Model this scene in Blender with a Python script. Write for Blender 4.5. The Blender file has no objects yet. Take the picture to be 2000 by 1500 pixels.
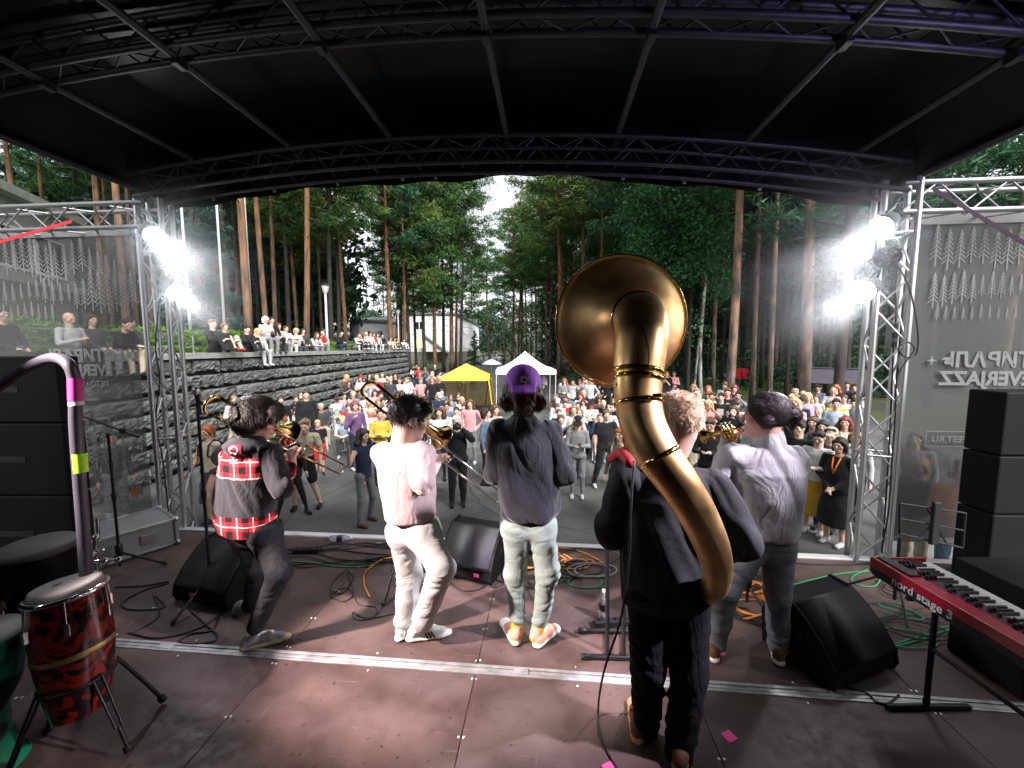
import bpy, bmesh, math, random
import numpy as np
from mathutils import Vector, Matrix, Quaternion
R = math.radians
sc = bpy.context.scene
col = sc.collection
random.seed(7)
rng = np.random.default_rng(7)

# ---------------------------------------------------------------- camera
CAMZ, DECK, FPX = 3.0, 1.0, 780.0
PITCH = R(5.13)
TH = R(5.13)                      # the stage is turned this much against the lens axis
cam_data = bpy.data.cameras.new('camera')
cam_data.sensor_width = 36.0
cam_data.lens = FPX / 2000.0 * 36.0
cam_data.clip_start, cam_data.clip_end = 0.05, 600.0
cam = bpy.data.objects.new('camera', cam_data)
cam.location = (0, 0, CAMZ)
cam.rotation_euler = (R(90) - PITCH, 0, 0)
col.objects.link(cam)
sc.camera = cam

# ---------------------------------------------------------------- overcast sky, sun, exposure
SUN_EL, SUN_AZ = R(46), R(150)
world = bpy.data.worlds.new('World')
sc.world = world
world.use_nodes = True
wn, wl = world.node_tree.nodes, world.node_tree.links
wn.clear()
sky = wn.new('ShaderNodeTexSky')
sky.sky_type = 'NISHITA'
sky.sun_disc = False
sky.sun_elevation, sky.sun_rotation = SUN_EL, SUN_AZ
sky.air_density, sky.dust_density, sky.ozone_density = 1.0, 4.0, 1.0
hs = wn.new('ShaderNodeHueSaturation')
hs.inputs['Saturation'].default_value = 0.16
bg = wn.new('ShaderNodeBackground')
bg.inputs['Strength'].default_value = 0.15
wo = wn.new('ShaderNodeOutputWorld')
wl.new(sky.outputs[0], hs.inputs['Color'])
wl.new(hs.outputs[0], bg.inputs['Color'])
wl.new(bg.outputs[0], wo.inputs['Surface'])
sun_data = bpy.data.lights.new('sun', 'SUN')
sun_data.energy, sun_data.angle, sun_data.color = 1.4, R(25), (1.0, 0.97, 0.92)
sun = bpy.data.objects.new('sun', sun_data)
sun.rotation_euler = (R(90) - SUN_EL, 0, math.pi - SUN_AZ)
col.objects.link(sun)
sc.view_settings.view_transform = 'Standard'
sc.view_settings.look = 'None'
sc.view_settings.exposure = 1.35
sc.view_settings.gamma = 1.0
sc.render.engine = 'CYCLES'
sc.cycles.use_denoising = True
sc.cycles.max_bounces = 6
sc.cycles.diffuse_bounces = 3
sc.cycles.glossy_bounces = 3
sc.cycles.transparent_max_bounces = 12
sc.cycles.sample_clamp_indirect = 4.0
sc.cycles.caustics_reflective = False
sc.cycles.caustics_refractive = False

# ---------------------------------------------------------------- helpers: places
CP, SP = math.cos(PITCH), math.sin(PITCH)
def ray(px, py):
    a, b = (px - 1000) / FPX, (750 - py) / FPX
    return a, CP + b * SP, -SP + b * CP
def atz(px, py, z):
    x, y, w = ray(px, py); t = (z - CAMZ) / w
    return Vector((x * t, y * t, z))
def aty(px, py, Y):
    x, y, w = ray(px, py); t = Y / y
    return Vector((x * t, Y, CAMZ + w * t))
def proj(P):
    z = P[2] - CAMZ; d = P[1] * CP - z * SP; v = P[1] * SP + z * CP
    if d < 0.05: return (-999, -999)
    return 1000 + FPX * P[0] / d, 750 - FPX * v / d
def S(u, v, z):                    # stage coordinates (right, towards audience, up from ground)
    return Vector((u * math.cos(TH) + v * math.sin(TH), -u * math.sin(TH) + v * math.cos(TH), z))
def atv(px, py, v):
    x, y, w = ray(px, py); n = x * math.sin(TH) + y * math.cos(TH); t = v / n
    return Vector((x * t, y * t, CAMZ + w * t))
def to_uv(P):
    return P[0] * math.cos(TH) - P[1] * math.sin(TH), P[0] * math.sin(TH) + P[1] * math.cos(TH)

# ---------------------------------------------------------------- helpers: materials
MATS = {}
def mat(name, color, rough=0.7, metal=0.0, var=0.0, scale=8.0, bump=0.0, bscale=40.0, color2=None, detail=3.0,
        spec=0.5, coat=0.0, emit=None, estr=0.0, coord='Object', sheen=0.0):
    if name in MATS: return MATS[name]
    m = bpy.data.materials.new(name); m.use_nodes = True
    nt = m.node_tree; b = nt.nodes['Principled BSDF']
    c = (color[0], color[1], color[2], 1)
    b.inputs['Base Color'].default_value = c
    b.inputs['Roughness'].default_value = rough
    b.inputs['Metallic'].default_value = metal
    b.inputs['Specular IOR Level'].default_value = spec
    b.inputs['Coat Weight'].default_value = coat
    b.inputs['Sheen Weight'].default_value = sheen
    if emit:
        b.inputs['Emission Color'].default_value = (*emit, 1); b.inputs['Emission Strength'].default_value = estr
    if var > 0 or color2 or bump > 0:
        tc = nt.nodes.new('ShaderNodeTexCoord')
        src = tc.outputs[coord]
    if var > 0 or color2:
        n = nt.nodes.new('ShaderNodeTexNoise'); n.inputs['Scale'].default_value = scale; n.inputs['Detail'].default_value = detail
        nt.links.new(src, n.inputs['Vector'])
        rp = nt.nodes.new('ShaderNodeValToRGB')
        c2 = color2 if color2 else tuple(min(1, x * (1 + var)) for x in color)
        c1 = color if color2 else tuple(x * (1 - var) for x in color)
        rp.color_ramp.elements[0].position, rp.color_ramp.elements[1].position = 0.35, 0.68
        rp.color_ramp.elements[0].color = (*c1, 1); rp.color_ramp.elements[1].color = (*c2, 1)
        nt.links.new(n.outputs['Fac'], rp.inputs['Fac']); nt.links.new(rp.outputs['Color'], b.inputs['Base Color'])
    if bump > 0:
        n2 = nt.nodes.new('ShaderNodeTexNoise'); n2.inputs['Scale'].default_value = bscale; n2.inputs['Detail'].default_value = 5
        nt.links.new(src, n2.inputs['Vector'])
        bp = nt.nodes.new('ShaderNodeBump'); bp.inputs['Strength'].default_value = bump; bp.inputs['Distance'].default_value = min(0.02, 0.35 / bscale)
        nt.links.new(n2.outputs['Fac'], bp.inputs['Height']); nt.links.new(bp.outputs['Normal'], b.inputs['Normal'])
    MATS[name] = m
    return m
def cloth(name, c, rough=0.9):
    return mat('cloth_' + name, c, rough, var=0.10, scale=5, bump=0.25, bscale=28, spec=0.2, sheen=0.1)

# ---------------------------------------------------------------- helpers: objects
def thing(name, label, cat, loc=(0, 0, 0), rz=0.0, group=None):
    o = bpy.data.objects.new(name, None); col.objects.link(o)
    o.empty_display_size = 0.1
    o.location = loc; o.rotation_euler = (0, 0, rz)
    o['label'] = label; o['category'] = cat
    if group: o['group'] = group
    return o
def sthing(name, label, cat, u, v, z=DECK, rz=0.0, group=None):
    return thing(name, label, cat, S(u, v, z), -TH + rz, group)
def obj(name, me, parent=None, mats=None, loc=None, label=None, cat=None, group=None, kind=None):
    o = bpy.data.objects.new(name, me); col.objects.link(o)
    if parent is not None: o.parent = parent
    if mats is not None and not me.materials:
        for m in (mats if isinstance(mats, (list, tuple)) else [mats]): me.materials.append(m)
    if loc is not None: o.location = loc
    if label: o['label'] = label
    if cat: o['category'] = cat
    if group: o['group'] = group
    if kind: o['kind'] = kind
    return o
def mesh(name, verts, faces, mats=None, smooth=False, fmat=None):
    me = bpy.data.meshes.new(name)
    me.from_pydata([tuple(v) for v in verts], [], [tuple(f) for f in faces])
    if mats is not None:
        for m in (mats if isinstance(mats, (list, tuple)) else [mats]): me.materials.append(m)
    if smooth: me.polygons.foreach_set('use_smooth', [True] * len(me.polygons))
    if fmat is not None: me.polygons.foreach_set('material_index', list(fmat))
    me.update()
    return me
class MB:
    """collects boxes, tubes and polygons of ONE piece"""
    def __init__(s): s.v, s.f, s.m, s.sm = [], [], [], []
    def add(s, v, f, mi=0, smooth=False):
        o = len(s.v); s.v += [tuple(x) for x in v]
        for q in f: s.f.append(tuple(i + o for i in q)); s.m.append(mi); s.sm.append(smooth)
        return s
    def box(s, c, d, rot=None, mi=0, bevel=0.0):
        hx, hy, hz = d[0] / 2, d[1] / 2, d[2] / 2
        if bevel > 0:
            bm = bmesh.new(); bmesh.ops.create_cube(bm, size=1.0)
            for v in bm.verts: v.co = (v.co.x * d[0], v.co.y * d[1], v.co.z * d[2])
            bmesh.ops.bevel(bm, geom=bm.edges[:], offset=bevel, segments=2, affect='EDGES', profile=0.5)
            bm.verts.index_update()
            vs = [v.co.copy() for v in bm.verts]; fs = [[v.index for v in f.verts] for f in bm.faces]; bm.free()
        else:
            vs = [Vector((x, y, z)) for x in (-hx, hx) for y in (-hy, hy) for z in (-hz, hz)]
            fs = [(0, 1, 3, 2), (4, 6, 7, 5), (0, 4, 5, 1), (2, 3, 7, 6), (0, 2, 6, 4), (1, 5, 7, 3)]
        if rot is not None: vs = [rot @ v for v in vs]
        c = Vector(c)
        return s.add([v + c for v in vs], fs, mi)
    def tube(s, pts, rad, n=8, mi=0, cap=True):
        v, f = tube_geo(pts, rad, n, cap); return s.add(v, f, mi, True)
    def lathe(s, prof, n=24, mi=0, M=None):
        v, f = lathe_geo(prof, n)
        if M is not None: v = [M @ Vector(x) for x in v]
        return s.add(v, f, mi, True)
    def prism(s, poly, axis_vec, mi=0):
        n = len(poly); a = Vector(axis_vec); p = [Vector(x) for x in poly]
        v = p + [x + a for x in p]
        f = [tuple(range(n))[::-1], tuple(range(n, 2 * n))] + [(i, (i + 1) % n, n + (i + 1) % n, n + i) for i in range(n)]
        return s.add(v, f, mi)
    def mesh(s, name, mats=None):
        me = mesh(name, s.v, s.f, mats, False, s.m)
        me.polygons.foreach_set('use_smooth', s.sm); return me
    def obj(s, name, mats, parent=None, **k):
        return obj(name, s.mesh(name, mats), parent, None, **k)
def tube_geo(pts, rad, n=8, cap=True):
    P = [Vector(p) for p in pts]; m = len(P)
    if not isinstance(rad, (list, tuple)): rad = [rad] * m
    T = []
    for i in range(m):
        t = P[min(i + 1, m - 1)] - P[max(i - 1, 0)]
        T.append(t.normalized() if t.length > 1e-9 else Vector((0, 0, 1)))
    ref = Vector((0, 0, 1)) if abs(T[0].z) < 0.9 else Vector((1, 0, 0))
    nrm = (ref - T[0] * ref.dot(T[0])).normalized()
    v, f = [], []
    for i in range(m):
        if i:
            nrm = nrm - T[i] * nrm.dot(T[i])
            if nrm.length < 1e-6: nrm = T[i].orthogonal()
            nrm.normalize()
        b = T[i].cross(nrm)
        for k in range(n):
            a = 2 * math.pi * k / n
            v.append(P[i] + (nrm * math.cos(a) + b * math.sin(a)) * rad[i])
    for i in range(m - 1):
        for k in range(n):
            f.append((i * n + k, i * n + (k + 1) % n, (i + 1) * n + (k + 1) % n, (i + 1) * n + k))
    if cap:
        f.append(tuple(range(n))[::-1]); f.append(tuple(range((m - 1) * n, m * n)))
    return v, f
def lathe_geo(prof, n=24):
    v, f = [], []
    for r, z in prof:
        for k in range(n):
            a = 2 * math.pi * k / n; v.append((r * math.cos(a), r * math.sin(a), z))
    for i in range(len(prof) - 1):
        for k in range(n):
            f.append((i * n + k, i * n + (k + 1) % n, (i + 1) * n + (k + 1) % n, (i + 1) * n + k))
    return v, f
def spline(pts, per=8):
    P = [np.array(p, float) for p in pts]
    P = [2 * P[0] - P[1]] + P + [2 * P[-1] - P[-2]]
    out = []
    for i in range(1, len(P) - 2):
        p0, p1, p2, p3 = P[i - 1], P[i], P[i + 1], P[i + 2]
        for k in range(per):
            t = k / per
            out.append(0.5 * ((2 * p1) + (-p0 + p2) * t + (2 * p0 - 5 * p1 + 4 * p2 - p3) * t * t + (-p0 + 3 * p1 - 3 * p2 + p3) * t ** 3))
    out.append(P[-2]); return out
UNIT = {}
def unit_tube(m, n=8):
    k = (m.name, n)
    if k not in UNIT:
        v, f = tube_geo([(0, 0, 0), (0, 0, 1)], 1.0, n)
        me = mesh('tube', v, f, m, True); me.polygons[-1].use_smooth = False; me.polygons[-2].use_smooth = False
        UNIT[k] = me
    return UNIT[k]
def rod(name, a, b, r, m, parent=None, n=8):
    a, b = Vector(a), Vector(b); d = b - a
    o = obj(name, unit_tube(m, n), parent)
    o.rotation_mode = 'QUATERNION'
    o.location = a; o.rotation_quaternion = Vector((0, 0, 1)).rotation_difference(d); o.scale = (r, r, d.length)
    return o
def copy_tree(o, parent=None):
    c = o.copy(); col.objects.link(c)
    if parent is not None: c.parent = parent
    for ch in list(o.children): copy_tree(ch, c)
    return c
def text_mesh(name, s, size, m, mirror=False, align='LEFT', ext=0.0015, bold=0.0):
    cu = bpy.data.curves.new(name, 'FONT'); cu.body = s; cu.size = size; cu.align_x = align; cu.extrude = ext; cu.offset = bold
    t = bpy.data.objects.new(name, cu); col.objects.link(t)
    dg = bpy.context.evaluated_depsgraph_get()
    me = bpy.data.meshes.new_from_object(t.evaluated_get(dg))
    bpy.data.objects.remove(t); bpy.data.curves.remove(cu)
    if mirror:
        for v in me.vertices: v.co.x = -v.co.x
    me.materials.clear(); me.materials.append(m); me.name = name
    return me

# ---------------------------------------------------------------- helpers: smooth solid figures (distance field, then surface nets)
LAT = rng.random((32, 32, 32)).astype(np.float32)
def vnoise(X, Y, Z):
    xi, yi, zi = np.floor(X).astype(int), np.floor(Y).astype(int), np.floor(Z).astype(int)
    fx, fy, fz = X - xi, Y - yi, Z - zi
    fx, fy, fz = fx * fx * (3 - 2 * fx), fy * fy * (3 - 2 * fy), fz * fz * (3 - 2 * fz)
    L = lambda a, b, c: LAT[(xi + a) & 31, (yi + b) & 31, (zi + c) & 31]
    x00 = L(0, 0, 0) * (1 - fx) + L(1, 0, 0) * fx; x10 = L(0, 1, 0) * (1 - fx) + L(1, 1, 0) * fx
    x01 = L(0, 0, 1) * (1 - fx) + L(1, 0, 1) * fx; x11 = L(0, 1, 1) * (1 - fx) + L(1, 1, 1) * fx
    return (x00 * (1 - fy) + x10 * fy) * (1 - fz) + (x01 * (1 - fy) + x11 * fy) * fz - 0.5
class Sdf:
    def __init__(s): s.p = []
    def cap(s, a, b, ra, rb, mi=0, k=0.02, sq=None, cut=False):
        s.p.append(('cap', np.array(a, float), np.array(b, float), ra, rb, mi, k, sq, cut)); return s
    def chain(s, pts, rads, mi=0, k=0.02, sq=None):
        for i in range(len(pts) - 1): s.cap(pts[i], pts[i + 1], rads[i], rads[i + 1], mi, k, sq)
        return s
    def ell(s, c, r, Rm=None, mi=0, k=0.02, cut=False):
        s.p.append(('ell', np.array(c, float), np.array(r, float), None if Rm is None else np.array(Rm, float), 0, mi, k, None, cut)); return s
    def loft(s, a, b, lat, prof, mi=0, k=0.02, rnd=0.03):
        s.p.append(('loft', np.array(a, float), np.array(b, float), np.array(lat, float), prof, mi, k, rnd, False)); return s
    def bbox(s, p):
        if p[0] == 'cap':
            r = max(p[3], p[4]); return np.minimum(p[1], p[2]) - r, np.maximum(p[1], p[2]) + r
        if p[0] == 'ell':
            r = p[2].max(); return p[1] - r, p[1] + r
        r = max(max(q[1], q[2]) for q in p[4]) + 0.02; return np.minimum(p[1], p[2]) - r, np.maximum(p[1], p[2]) + r
    def dist(s, p, X, Y, Z):
        if p[0] == 'cap':
            a, b, ra, rb, sq = p[1], p[2], p[3], p[4], p[7]
            d = b - a; dd = float(d @ d) + 1e-12
            px, py, pz = X - a[0], Y - a[1], Z - a[2]
            t = np.clip((px * d[0] + py * d[1] + pz * d[2]) / dd, 0, 1)
            qx, qy, qz = px - t * d[0], py - t * d[1], pz - t * d[2]
            if sq is not None:
                n, kk = sq; n = np.array(n, float); n /= np.linalg.norm(n)
                h = (qx * n[0] + qy * n[1] + qz * n[2]) * (kk - 1)
                qx, qy, qz = qx + h * n[0], qy + h * n[1], qz + h * n[2]
            return np.sqrt(qx * qx + qy * qy + qz * qz) - (ra + (rb - ra) * t)
        if p[0] == 'ell':
            px, py, pz = X - p[1][0], Y - p[1][1], Z - p[1][2]
            if p[3] is not None:
                M = p[3].T
                px, py, pz = (M[0, 0] * px + M[0, 1] * py + M[0, 2] * pz, M[1, 0] * px + M[1, 1] * py + M[1, 2] * pz, M[2, 0] * px + M[2, 1] * py + M[2, 2] * pz)
            r = p[2]
            k0 = np.sqrt((px / r[0]) ** 2 + (py / r[1]) ** 2 + (pz / r[2]) ** 2)
            k1 = np.sqrt((px / r[0] ** 2) ** 2 + (py / r[1] ** 2) ** 2 + (pz / r[2] ** 2) ** 2) + 1e-9
            return k0 * (k0 - 1) / k1
        a, b, lat, prof, rnd = p[1], p[2], p[3], p[4], p[7]
        ax = b - a; L = np.linalg.norm(ax); ax = ax / L
        lat = lat - ax * (lat @ ax); lat /= np.linalg.norm(lat); dep = np.cross(ax, lat)
        px, py, pz = X - a[0], Y - a[1], Z - a[2]
        h = px * ax[0] + py * ax[1] + pz * ax[2]
        x = px * lat[0] + py * lat[1] + pz * lat[2]; y = px * dep[0] + py * dep[1] + pz * dep[2]
        ts = [q[0] * L for q in prof]
        A = np.interp(h, ts, [q[1] for q in prof]) - rnd; B = np.interp(h, ts, [q[2] for q in prof]) - rnd
        rr = np.sqrt((x / A) ** 2 + (y / B) ** 2) + 1e-6
        g = np.sqrt((x / A ** 2) ** 2 + (y / B ** 2) ** 2) + 1e-6
        dr = rr * (rr - 1) / g
        dz = np.abs(h - L / 2) - L / 2 + rnd
        return np.sqrt(np.maximum(dr, 0) ** 2 + np.maximum(dz, 0) ** 2) + np.minimum(np.maximum(dr, dz), 0) - rnd
    def build(s, h, noise=None, mfun=None):
        lo = np.min([s.bbox(p)[0] for p in s.p if not p[8]], axis=0) - 3 * h
        hi = np.max([s.bbox(p)[1] for p in s.p if not p[8]], axis=0) + 3 * h
        n = np.ceil((hi - lo) / h).astype(int) + 1
        F = np.full(n, 0.5, np.float32); Mi = np.zeros(n, np.int16); D1 = np.full(n, 0.5, np.float32)
        ax = [lo[i] + h * np.arange(n[i]) for i in range(3)]
        for p in s.p:
            k = p[6]; bl, bh = s.bbox(p); mg = 3 * h + k
            i0 = np.clip(((bl - mg - lo) / h).astype(int), 0, n); i1 = np.clip(((bh + mg - lo) / h).astype(int) + 2, 0, n)
            if np.any(i1 - i0 < 2): continue
            sl = tuple(slice(i0[i], i1[i]) for i in range(3))
            X, Y, Z = ax[0][sl[0]][:, None, None], ax[1][sl[1]][None, :, None], ax[2][sl[2]][None, None, :]
            d = s.dist(p, X, Y, Z).astype(np.float32)
            f = F[sl]
            if p[8]:
                q = np.clip(0.5 - 0.5 * (f + d) / k, 0, 1); F[sl] = f * (1 - q) - d * q + k * q * (1 - q); continue
            q = np.clip(0.5 + 0.5 * (f - d) / k, 0, 1)
            F[sl] = f * (1 - q) + d * q - k * q * (1 - q)
            c = d < D1[sl]; D1[sl] = np.where(c, d, D1[sl]); Mi[sl] = np.where(c, p[5], Mi[sl])
        if noise:
            idx = np.nonzero(np.abs(F) < 0.04 + 2 * h)
            X, Y, Z = ax[0][idx[0]], ax[1][idx[1]], ax[2][idx[2]]
            F[idx] += noise(X, Y, Z).astype(np.float32)
        return surfnet(F, lo, h, Mi, mfun)
def surfnet(F, lo, h, Mi, mfun=None):
    sg = F < 0
    n = F.shape
    c8 = [(i, j, k) for i in (0, 1) for j in (0, 1) for k in (0, 1)]
    cnt = sum(sg[i:n[0] - 1 + i, j:n[1] - 1 + j, k:n[2] - 1 + k].astype(np.int8) for i, j, k in c8)
    act = np.argwhere((cnt > 0) & (cnt < 8))
    vid = np.full(cnt.shape, -1, np.int32); vid[act[:, 0], act[:, 1], act[:, 2]] = np.arange(len(act))
    acc = np.zeros((len(act), 3)); w = np.zeros(len(act))
    for a in c8:
        for axn in range(3):
            if a[axn]: continue
            b = list(a); b[axn] = 1
            fa = F[act[:, 0] + a[0], act[:, 1] + a[1], act[:, 2] + a[2]]; fb = F[act[:, 0] + b[0], act[:, 1] + b[1], act[:, 2] + b[2]]
            m = (fa < 0) != (fb < 0)
            t = np.where(m, fa / np.where(m, fa - fb, 1), 0)
            p = np.tile(np.array(a, float), (len(act), 1)); p[:, axn] += t
            acc += p * m[:, None]; w += m
    V = lo + (act + acc / w[:, None]) * h
    faces, fm = [], []
    for axn in range(3):
        sl0 = [slice(1, n[i] - 1) for i in range(3)]; sl1 = list(sl0)
        sl0[axn] = slice(0, n[axn] - 1); sl1[axn] = slice(1, n[axn])
        s0, s1 = sg[tuple(sl0)], sg[tuple(sl1)]
        e = np.argwhere(s0 != s1)
        if not len(e): continue
        flip = s0[e[:, 0], e[:, 1], e[:, 2]]
        off = np.ones(3, int); off[axn] = 0
        e = e + off
        u, v = (axn + 1) % 3, (axn + 2) % 3
        def g(du, dv):
            q = e.copy(); q[:, u] -= du; q[:, v] -= dv
            return vid[q[:, 0], q[:, 1], q[:, 2]]
        q = np.stack([g(1, 1), g(0, 1), g(0, 0), g(1, 0)], 1)
        q = np.where(flip[:, None], q, q[:, ::-1])
        faces.append(q); fm.append(Mi[e[:, 0], e[:, 1], e[:, 2]])
    Fc = np.concatenate(faces); fm = np.concatenate(fm)
    if mfun is not None: fm = mfun(V[Fc].mean(1), fm)
    return V, Fc, fm
def np_mesh(name, parts, mats):
    vs, fs, ms, o = [], [], [], 0
    for V, Fc, fm in parts:
        vs.append(V); fs.append(Fc + o); ms.append(fm); o += len(V)
    V, Fc, fm = np.concatenate(vs), np.concatenate(fs), np.concatenate(ms)
    me = bpy.data.meshes.new(name)
    me.vertices.add(len(V)); me.vertices.foreach_set('co', V.astype(np.float32).ravel())
    me.loops.add(Fc.size); me.loops.foreach_set('vertex_index', Fc.astype(np.int32).ravel())
    me.polygons.add(len(Fc)); me.polygons.foreach_set('loop_start', np.arange(0, Fc.size, 4, dtype=np.int32))
    me.polygons.foreach_set('material_index', fm.astype(np.int32)); me.polygons.foreach_set('use_smooth', np.ones(len(Fc), bool))
    for m in mats: me.materials.append(m)
    me.update(calc_edges=True); me.validate()
    return me
def tri_mesh(name, V, mats, fm=None):
    """V: (n,3,3) loose triangles"""
    n = len(V); me = bpy.data.meshes.new(name)
    me.vertices.add(n * 3); me.vertices.foreach_set('co', np.asarray(V, np.float32).ravel())
    me.loops.add(n * 3); me.loops.foreach_set('vertex_index', np.arange(n * 3, dtype=np.int32))
    me.polygons.add(n); me.polygons.foreach_set('loop_start', np.arange(0, n * 3, 3, dtype=np.int32))
    for m in (mats if isinstance(mats, (list, tuple)) else [mats]): me.materials.append(m)
    if fm is not None: me.polygons.foreach_set('material_index', np.asarray(fm, np.int32))
    me.update(calc_edges=True)
    return me

# ================================================================ THE SETTING
def sheet(name, poly, z, m):
    return obj(name, mesh(name, [(x, y, z) for x, y in poly], [tuple(range(len(poly)))], m), kind='structure')
m_forest = mat('forest_floor', (0.035, 0.030, 0.018), 0.95, color2=(0.05, 0.075, 0.02), scale=0.35, detail=8, bump=0.6, bscale=3)
m_asph = mat('asphalt', (0.065, 0.068, 0.065), 0.85, color2=(0.125, 0.13, 0.125), scale=1.1, detail=12, bump=0.5, bscale=60)
m_path = mat('pale_asphalt', (0.12, 0.12, 0.12), 0.9, var=0.2, scale=1.0, detail=8)
m_grass = mat('lawn', (0.05, 0.12, 0.02), 0.95, var=0.4, scale=2.5, detail=8, bump=0.8, bscale=25)
def weather(m):
    nt = m.node_tree; b = nt.nodes['Principled BSDF']; tc = [n for n in nt.nodes if n.type == 'TEX_COORD'][0]
    src = [l.from_socket for l in nt.links if l.to_socket == b.inputs['Base Color']][0]
    n = nt.nodes.new('ShaderNodeTexNoise'); n.inputs['Scale'].default_value = .45; n.inputs['Detail'].default_value = 9; n.inputs['Distortion'].default_value = .6; nt.links.new(tc.outputs['Object'], n.inputs['Vector'])
    r1 = nt.nodes.new('ShaderNodeMapRange'); r1.inputs[1].default_value = .38; r1.inputs[2].default_value = .62; r1.inputs[3].default_value = .62; r1.inputs[4].default_value = 1.15; nt.links.new(n.outputs['Fac'], r1.inputs[0])
    n2 = nt.nodes.new('ShaderNodeTexNoise'); n2.inputs['Scale'].default_value = 1.2; n2.inputs['Detail'].default_value = 6; nt.links.new(tc.outputs['Object'], n2.inputs['Vector'])
    ad = nt.nodes.new('ShaderNodeMix'); ad.data_type = 'VECTOR'; ad.inputs[0].default_value = .22; nt.links.new(tc.outputs['Object'], ad.inputs[4]); nt.links.new(n2.outputs['Color'], ad.inputs[5])
    v = nt.nodes.new('ShaderNodeTexVoronoi'); v.feature = 'DISTANCE_TO_EDGE'; v.inputs['Scale'].default_value = .55; nt.links.new(ad.outputs[1], v.inputs['Vector'])
    r2 = nt.nodes.new('ShaderNodeMapRange'); r2.inputs[1].default_value = .0; r2.inputs[2].default_value = .012; r2.inputs[3].default_value = .45; r2.inputs[4].default_value = 1; nt.links.new(v.outputs['Distance'], r2.inputs[0])
    mu = nt.nodes.new('ShaderNodeMath'); mu.operation = 'MULTIPLY'; nt.links.new(r1.outputs[0], mu.inputs[0]); nt.links.new(r2.outputs[0], mu.inputs[1])
    mx = nt.nodes.new('ShaderNodeMix'); mx.data_type = 'RGBA'; mx.blend_type = 'MULTIPLY'; mx.inputs[0].default_value = 1; nt.links.new(src, mx.inputs[6]); nt.links.new(mu.outputs[0], mx.inputs[7]); nt.links.new(mx.outputs[2], b.inputs['Base Color'])
weather(m_asph)
sheet('ground', [(-260, -60), (260, -60), (260, 420), (-260, 420)], -0.02, m_forest)
sheet('plaza', [(-8.0, -10), (15, -10), (17, 10), (13, 20), (7, 27), (2.5, 34), (-8, 34)], 0.0, m_asph)
sheet('road', [(-9.5, 33.9), (2.4, 33.9), (0.5, 60), (-2, 100), (-3, 170), (-10, 170), (-9.6, 100), (-9.5, 60)], 0.004, m_path)
sheet('path', [(-34, 60), (-9, 58), (-9, 65), (-34, 67)], 0.008, m_path)
sheet('verge', [(0.6, 62), (6, 60), (8, 110), (-1.9, 110)], 0.004, m_grass)
sheet('lawn', [(-26, 68), (-10, 66), (-10, 79), (-26, 79)], 0.004, m_grass)
sheet('woodland_clearing', [(11.5, 24), (19, 24), (24, 40), (14, 40)], 0.006, m_grass)

# cracks and damp blots of the plaza are in the asphalt grain; the terrace behind the wall is a solid bank
TZ = 2.74
bank = MB()
bank.box((-60, 10, TZ / 2 - 0.02), (103.0, 41.8, TZ - 0.02))
b_o = bank.obj('terrace', m_grass); b_o['kind'] = 'structure'
bank2 = MB(); bank2.prism([(-95, 31, 0), (-13, 31, 0), (-14, 45, 0), (-18, 60, 0), (-95, 60, 0)], (0, 0, 2.46)); b2 = bank2.obj('embankment', m_forest); b2['kind'] = 'structure'

# ---------------------------------------------------------------- rough stone retaining wall
def bump_stone_mat(name, c1, c2, scale, bs, dist, bscale):
    m = mat(name, c1, 0.9, color2=c2, scale=scale, detail=10, bump=bs, bscale=bscale); 
    for n in m.node_tree.nodes:
        if n.type == 'BUMP': n.inputs['Distance'].default_value = dist
    return m
m_stone = [bump_stone_mat('grey_stone_%d' % i, (0.10 * g, 0.108 * g, 0.104 * g), (0.22 * g, 0.235 * g, 0.222 * g), 3.5, 1.0, 0.04, 9) for i, g in enumerate((0.85, 1.0, 1.15))]
m_mortar = mat('dark_mortar', (0.018, 0.019, 0.018), 0.95, var=0.4, scale=6, bump=0.8, bscale=12)
m_cap = mat('pale_concrete', (0.30, 0.31, 0.30), 0.85, var=0.18, scale=4, bump=0.3, bscale=30)
wall = thing('retaining_wall', 'rough grey stone retaining wall with concrete coping left of the crowd', 'wall', (-8.0, 0, 0))
MB().box((-0.42, 16.5, 1.36), (0.6, 29.0, 2.72)).obj('core', m_mortar, wall)
def stone_mesh(i):
    r = np.random.default_rng(100 + i); nx, nz = 10, 6
    v, f = [], []
    jag = np.convolve(r.random(nx + 1), [0.3, 0.4, 0.3], 'same') * 0.46
    for k in range(nz + 1):
        for j in range(nx + 1):
            y, z = j / nx, k / nz
            zz = jag[j] * (1 - z) ** 1 + z * (0.965 - 0.03 * r.random() * (k == nz))
            yy = 0.028 + 0.944 * y + (0.02 * r.normal() if 0 < j < nx else 0.012 * r.random())
            edge = min(y, 1 - y, 1.0) * 8
            dep = 0.055 * min(1, edge + 0.3) * (0.35 + 0.65 * min(1, z * 2.2)) + 0.016 * r.normal()
            if k == nz: dep *= 0.75
            v.append((dep, yy, zz))
    n0 = len(v)
    for k in range(nz):
        for j in range(nx):
            a = k * (nx + 1) + j; f.append((a, a + 1, a + nx + 2, a + nx + 1))
    rim = [j for j in range(nx + 1)] + [k * (nx + 1) + nx for k in range(1, nz + 1)] + [nz * (nx + 1) + j for j in range(nx - 1, -1, -1)] + [k * (nx + 1) for k in range(nz - 1, 0, -1)]
    for q in rim: v.append((-0.13, v[q][1], v[q][2]))
    for a in range(len(rim)):
        b = (a + 1) % len(rim); f.append((rim[b], rim[a], n0 + a, n0 + b))
    return mesh('stone', v, f, m_stone[i % 3])
STONES = [stone_mesh(i) for i in range(9)]
HC = 0.388
rr = random.Random(3)
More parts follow.
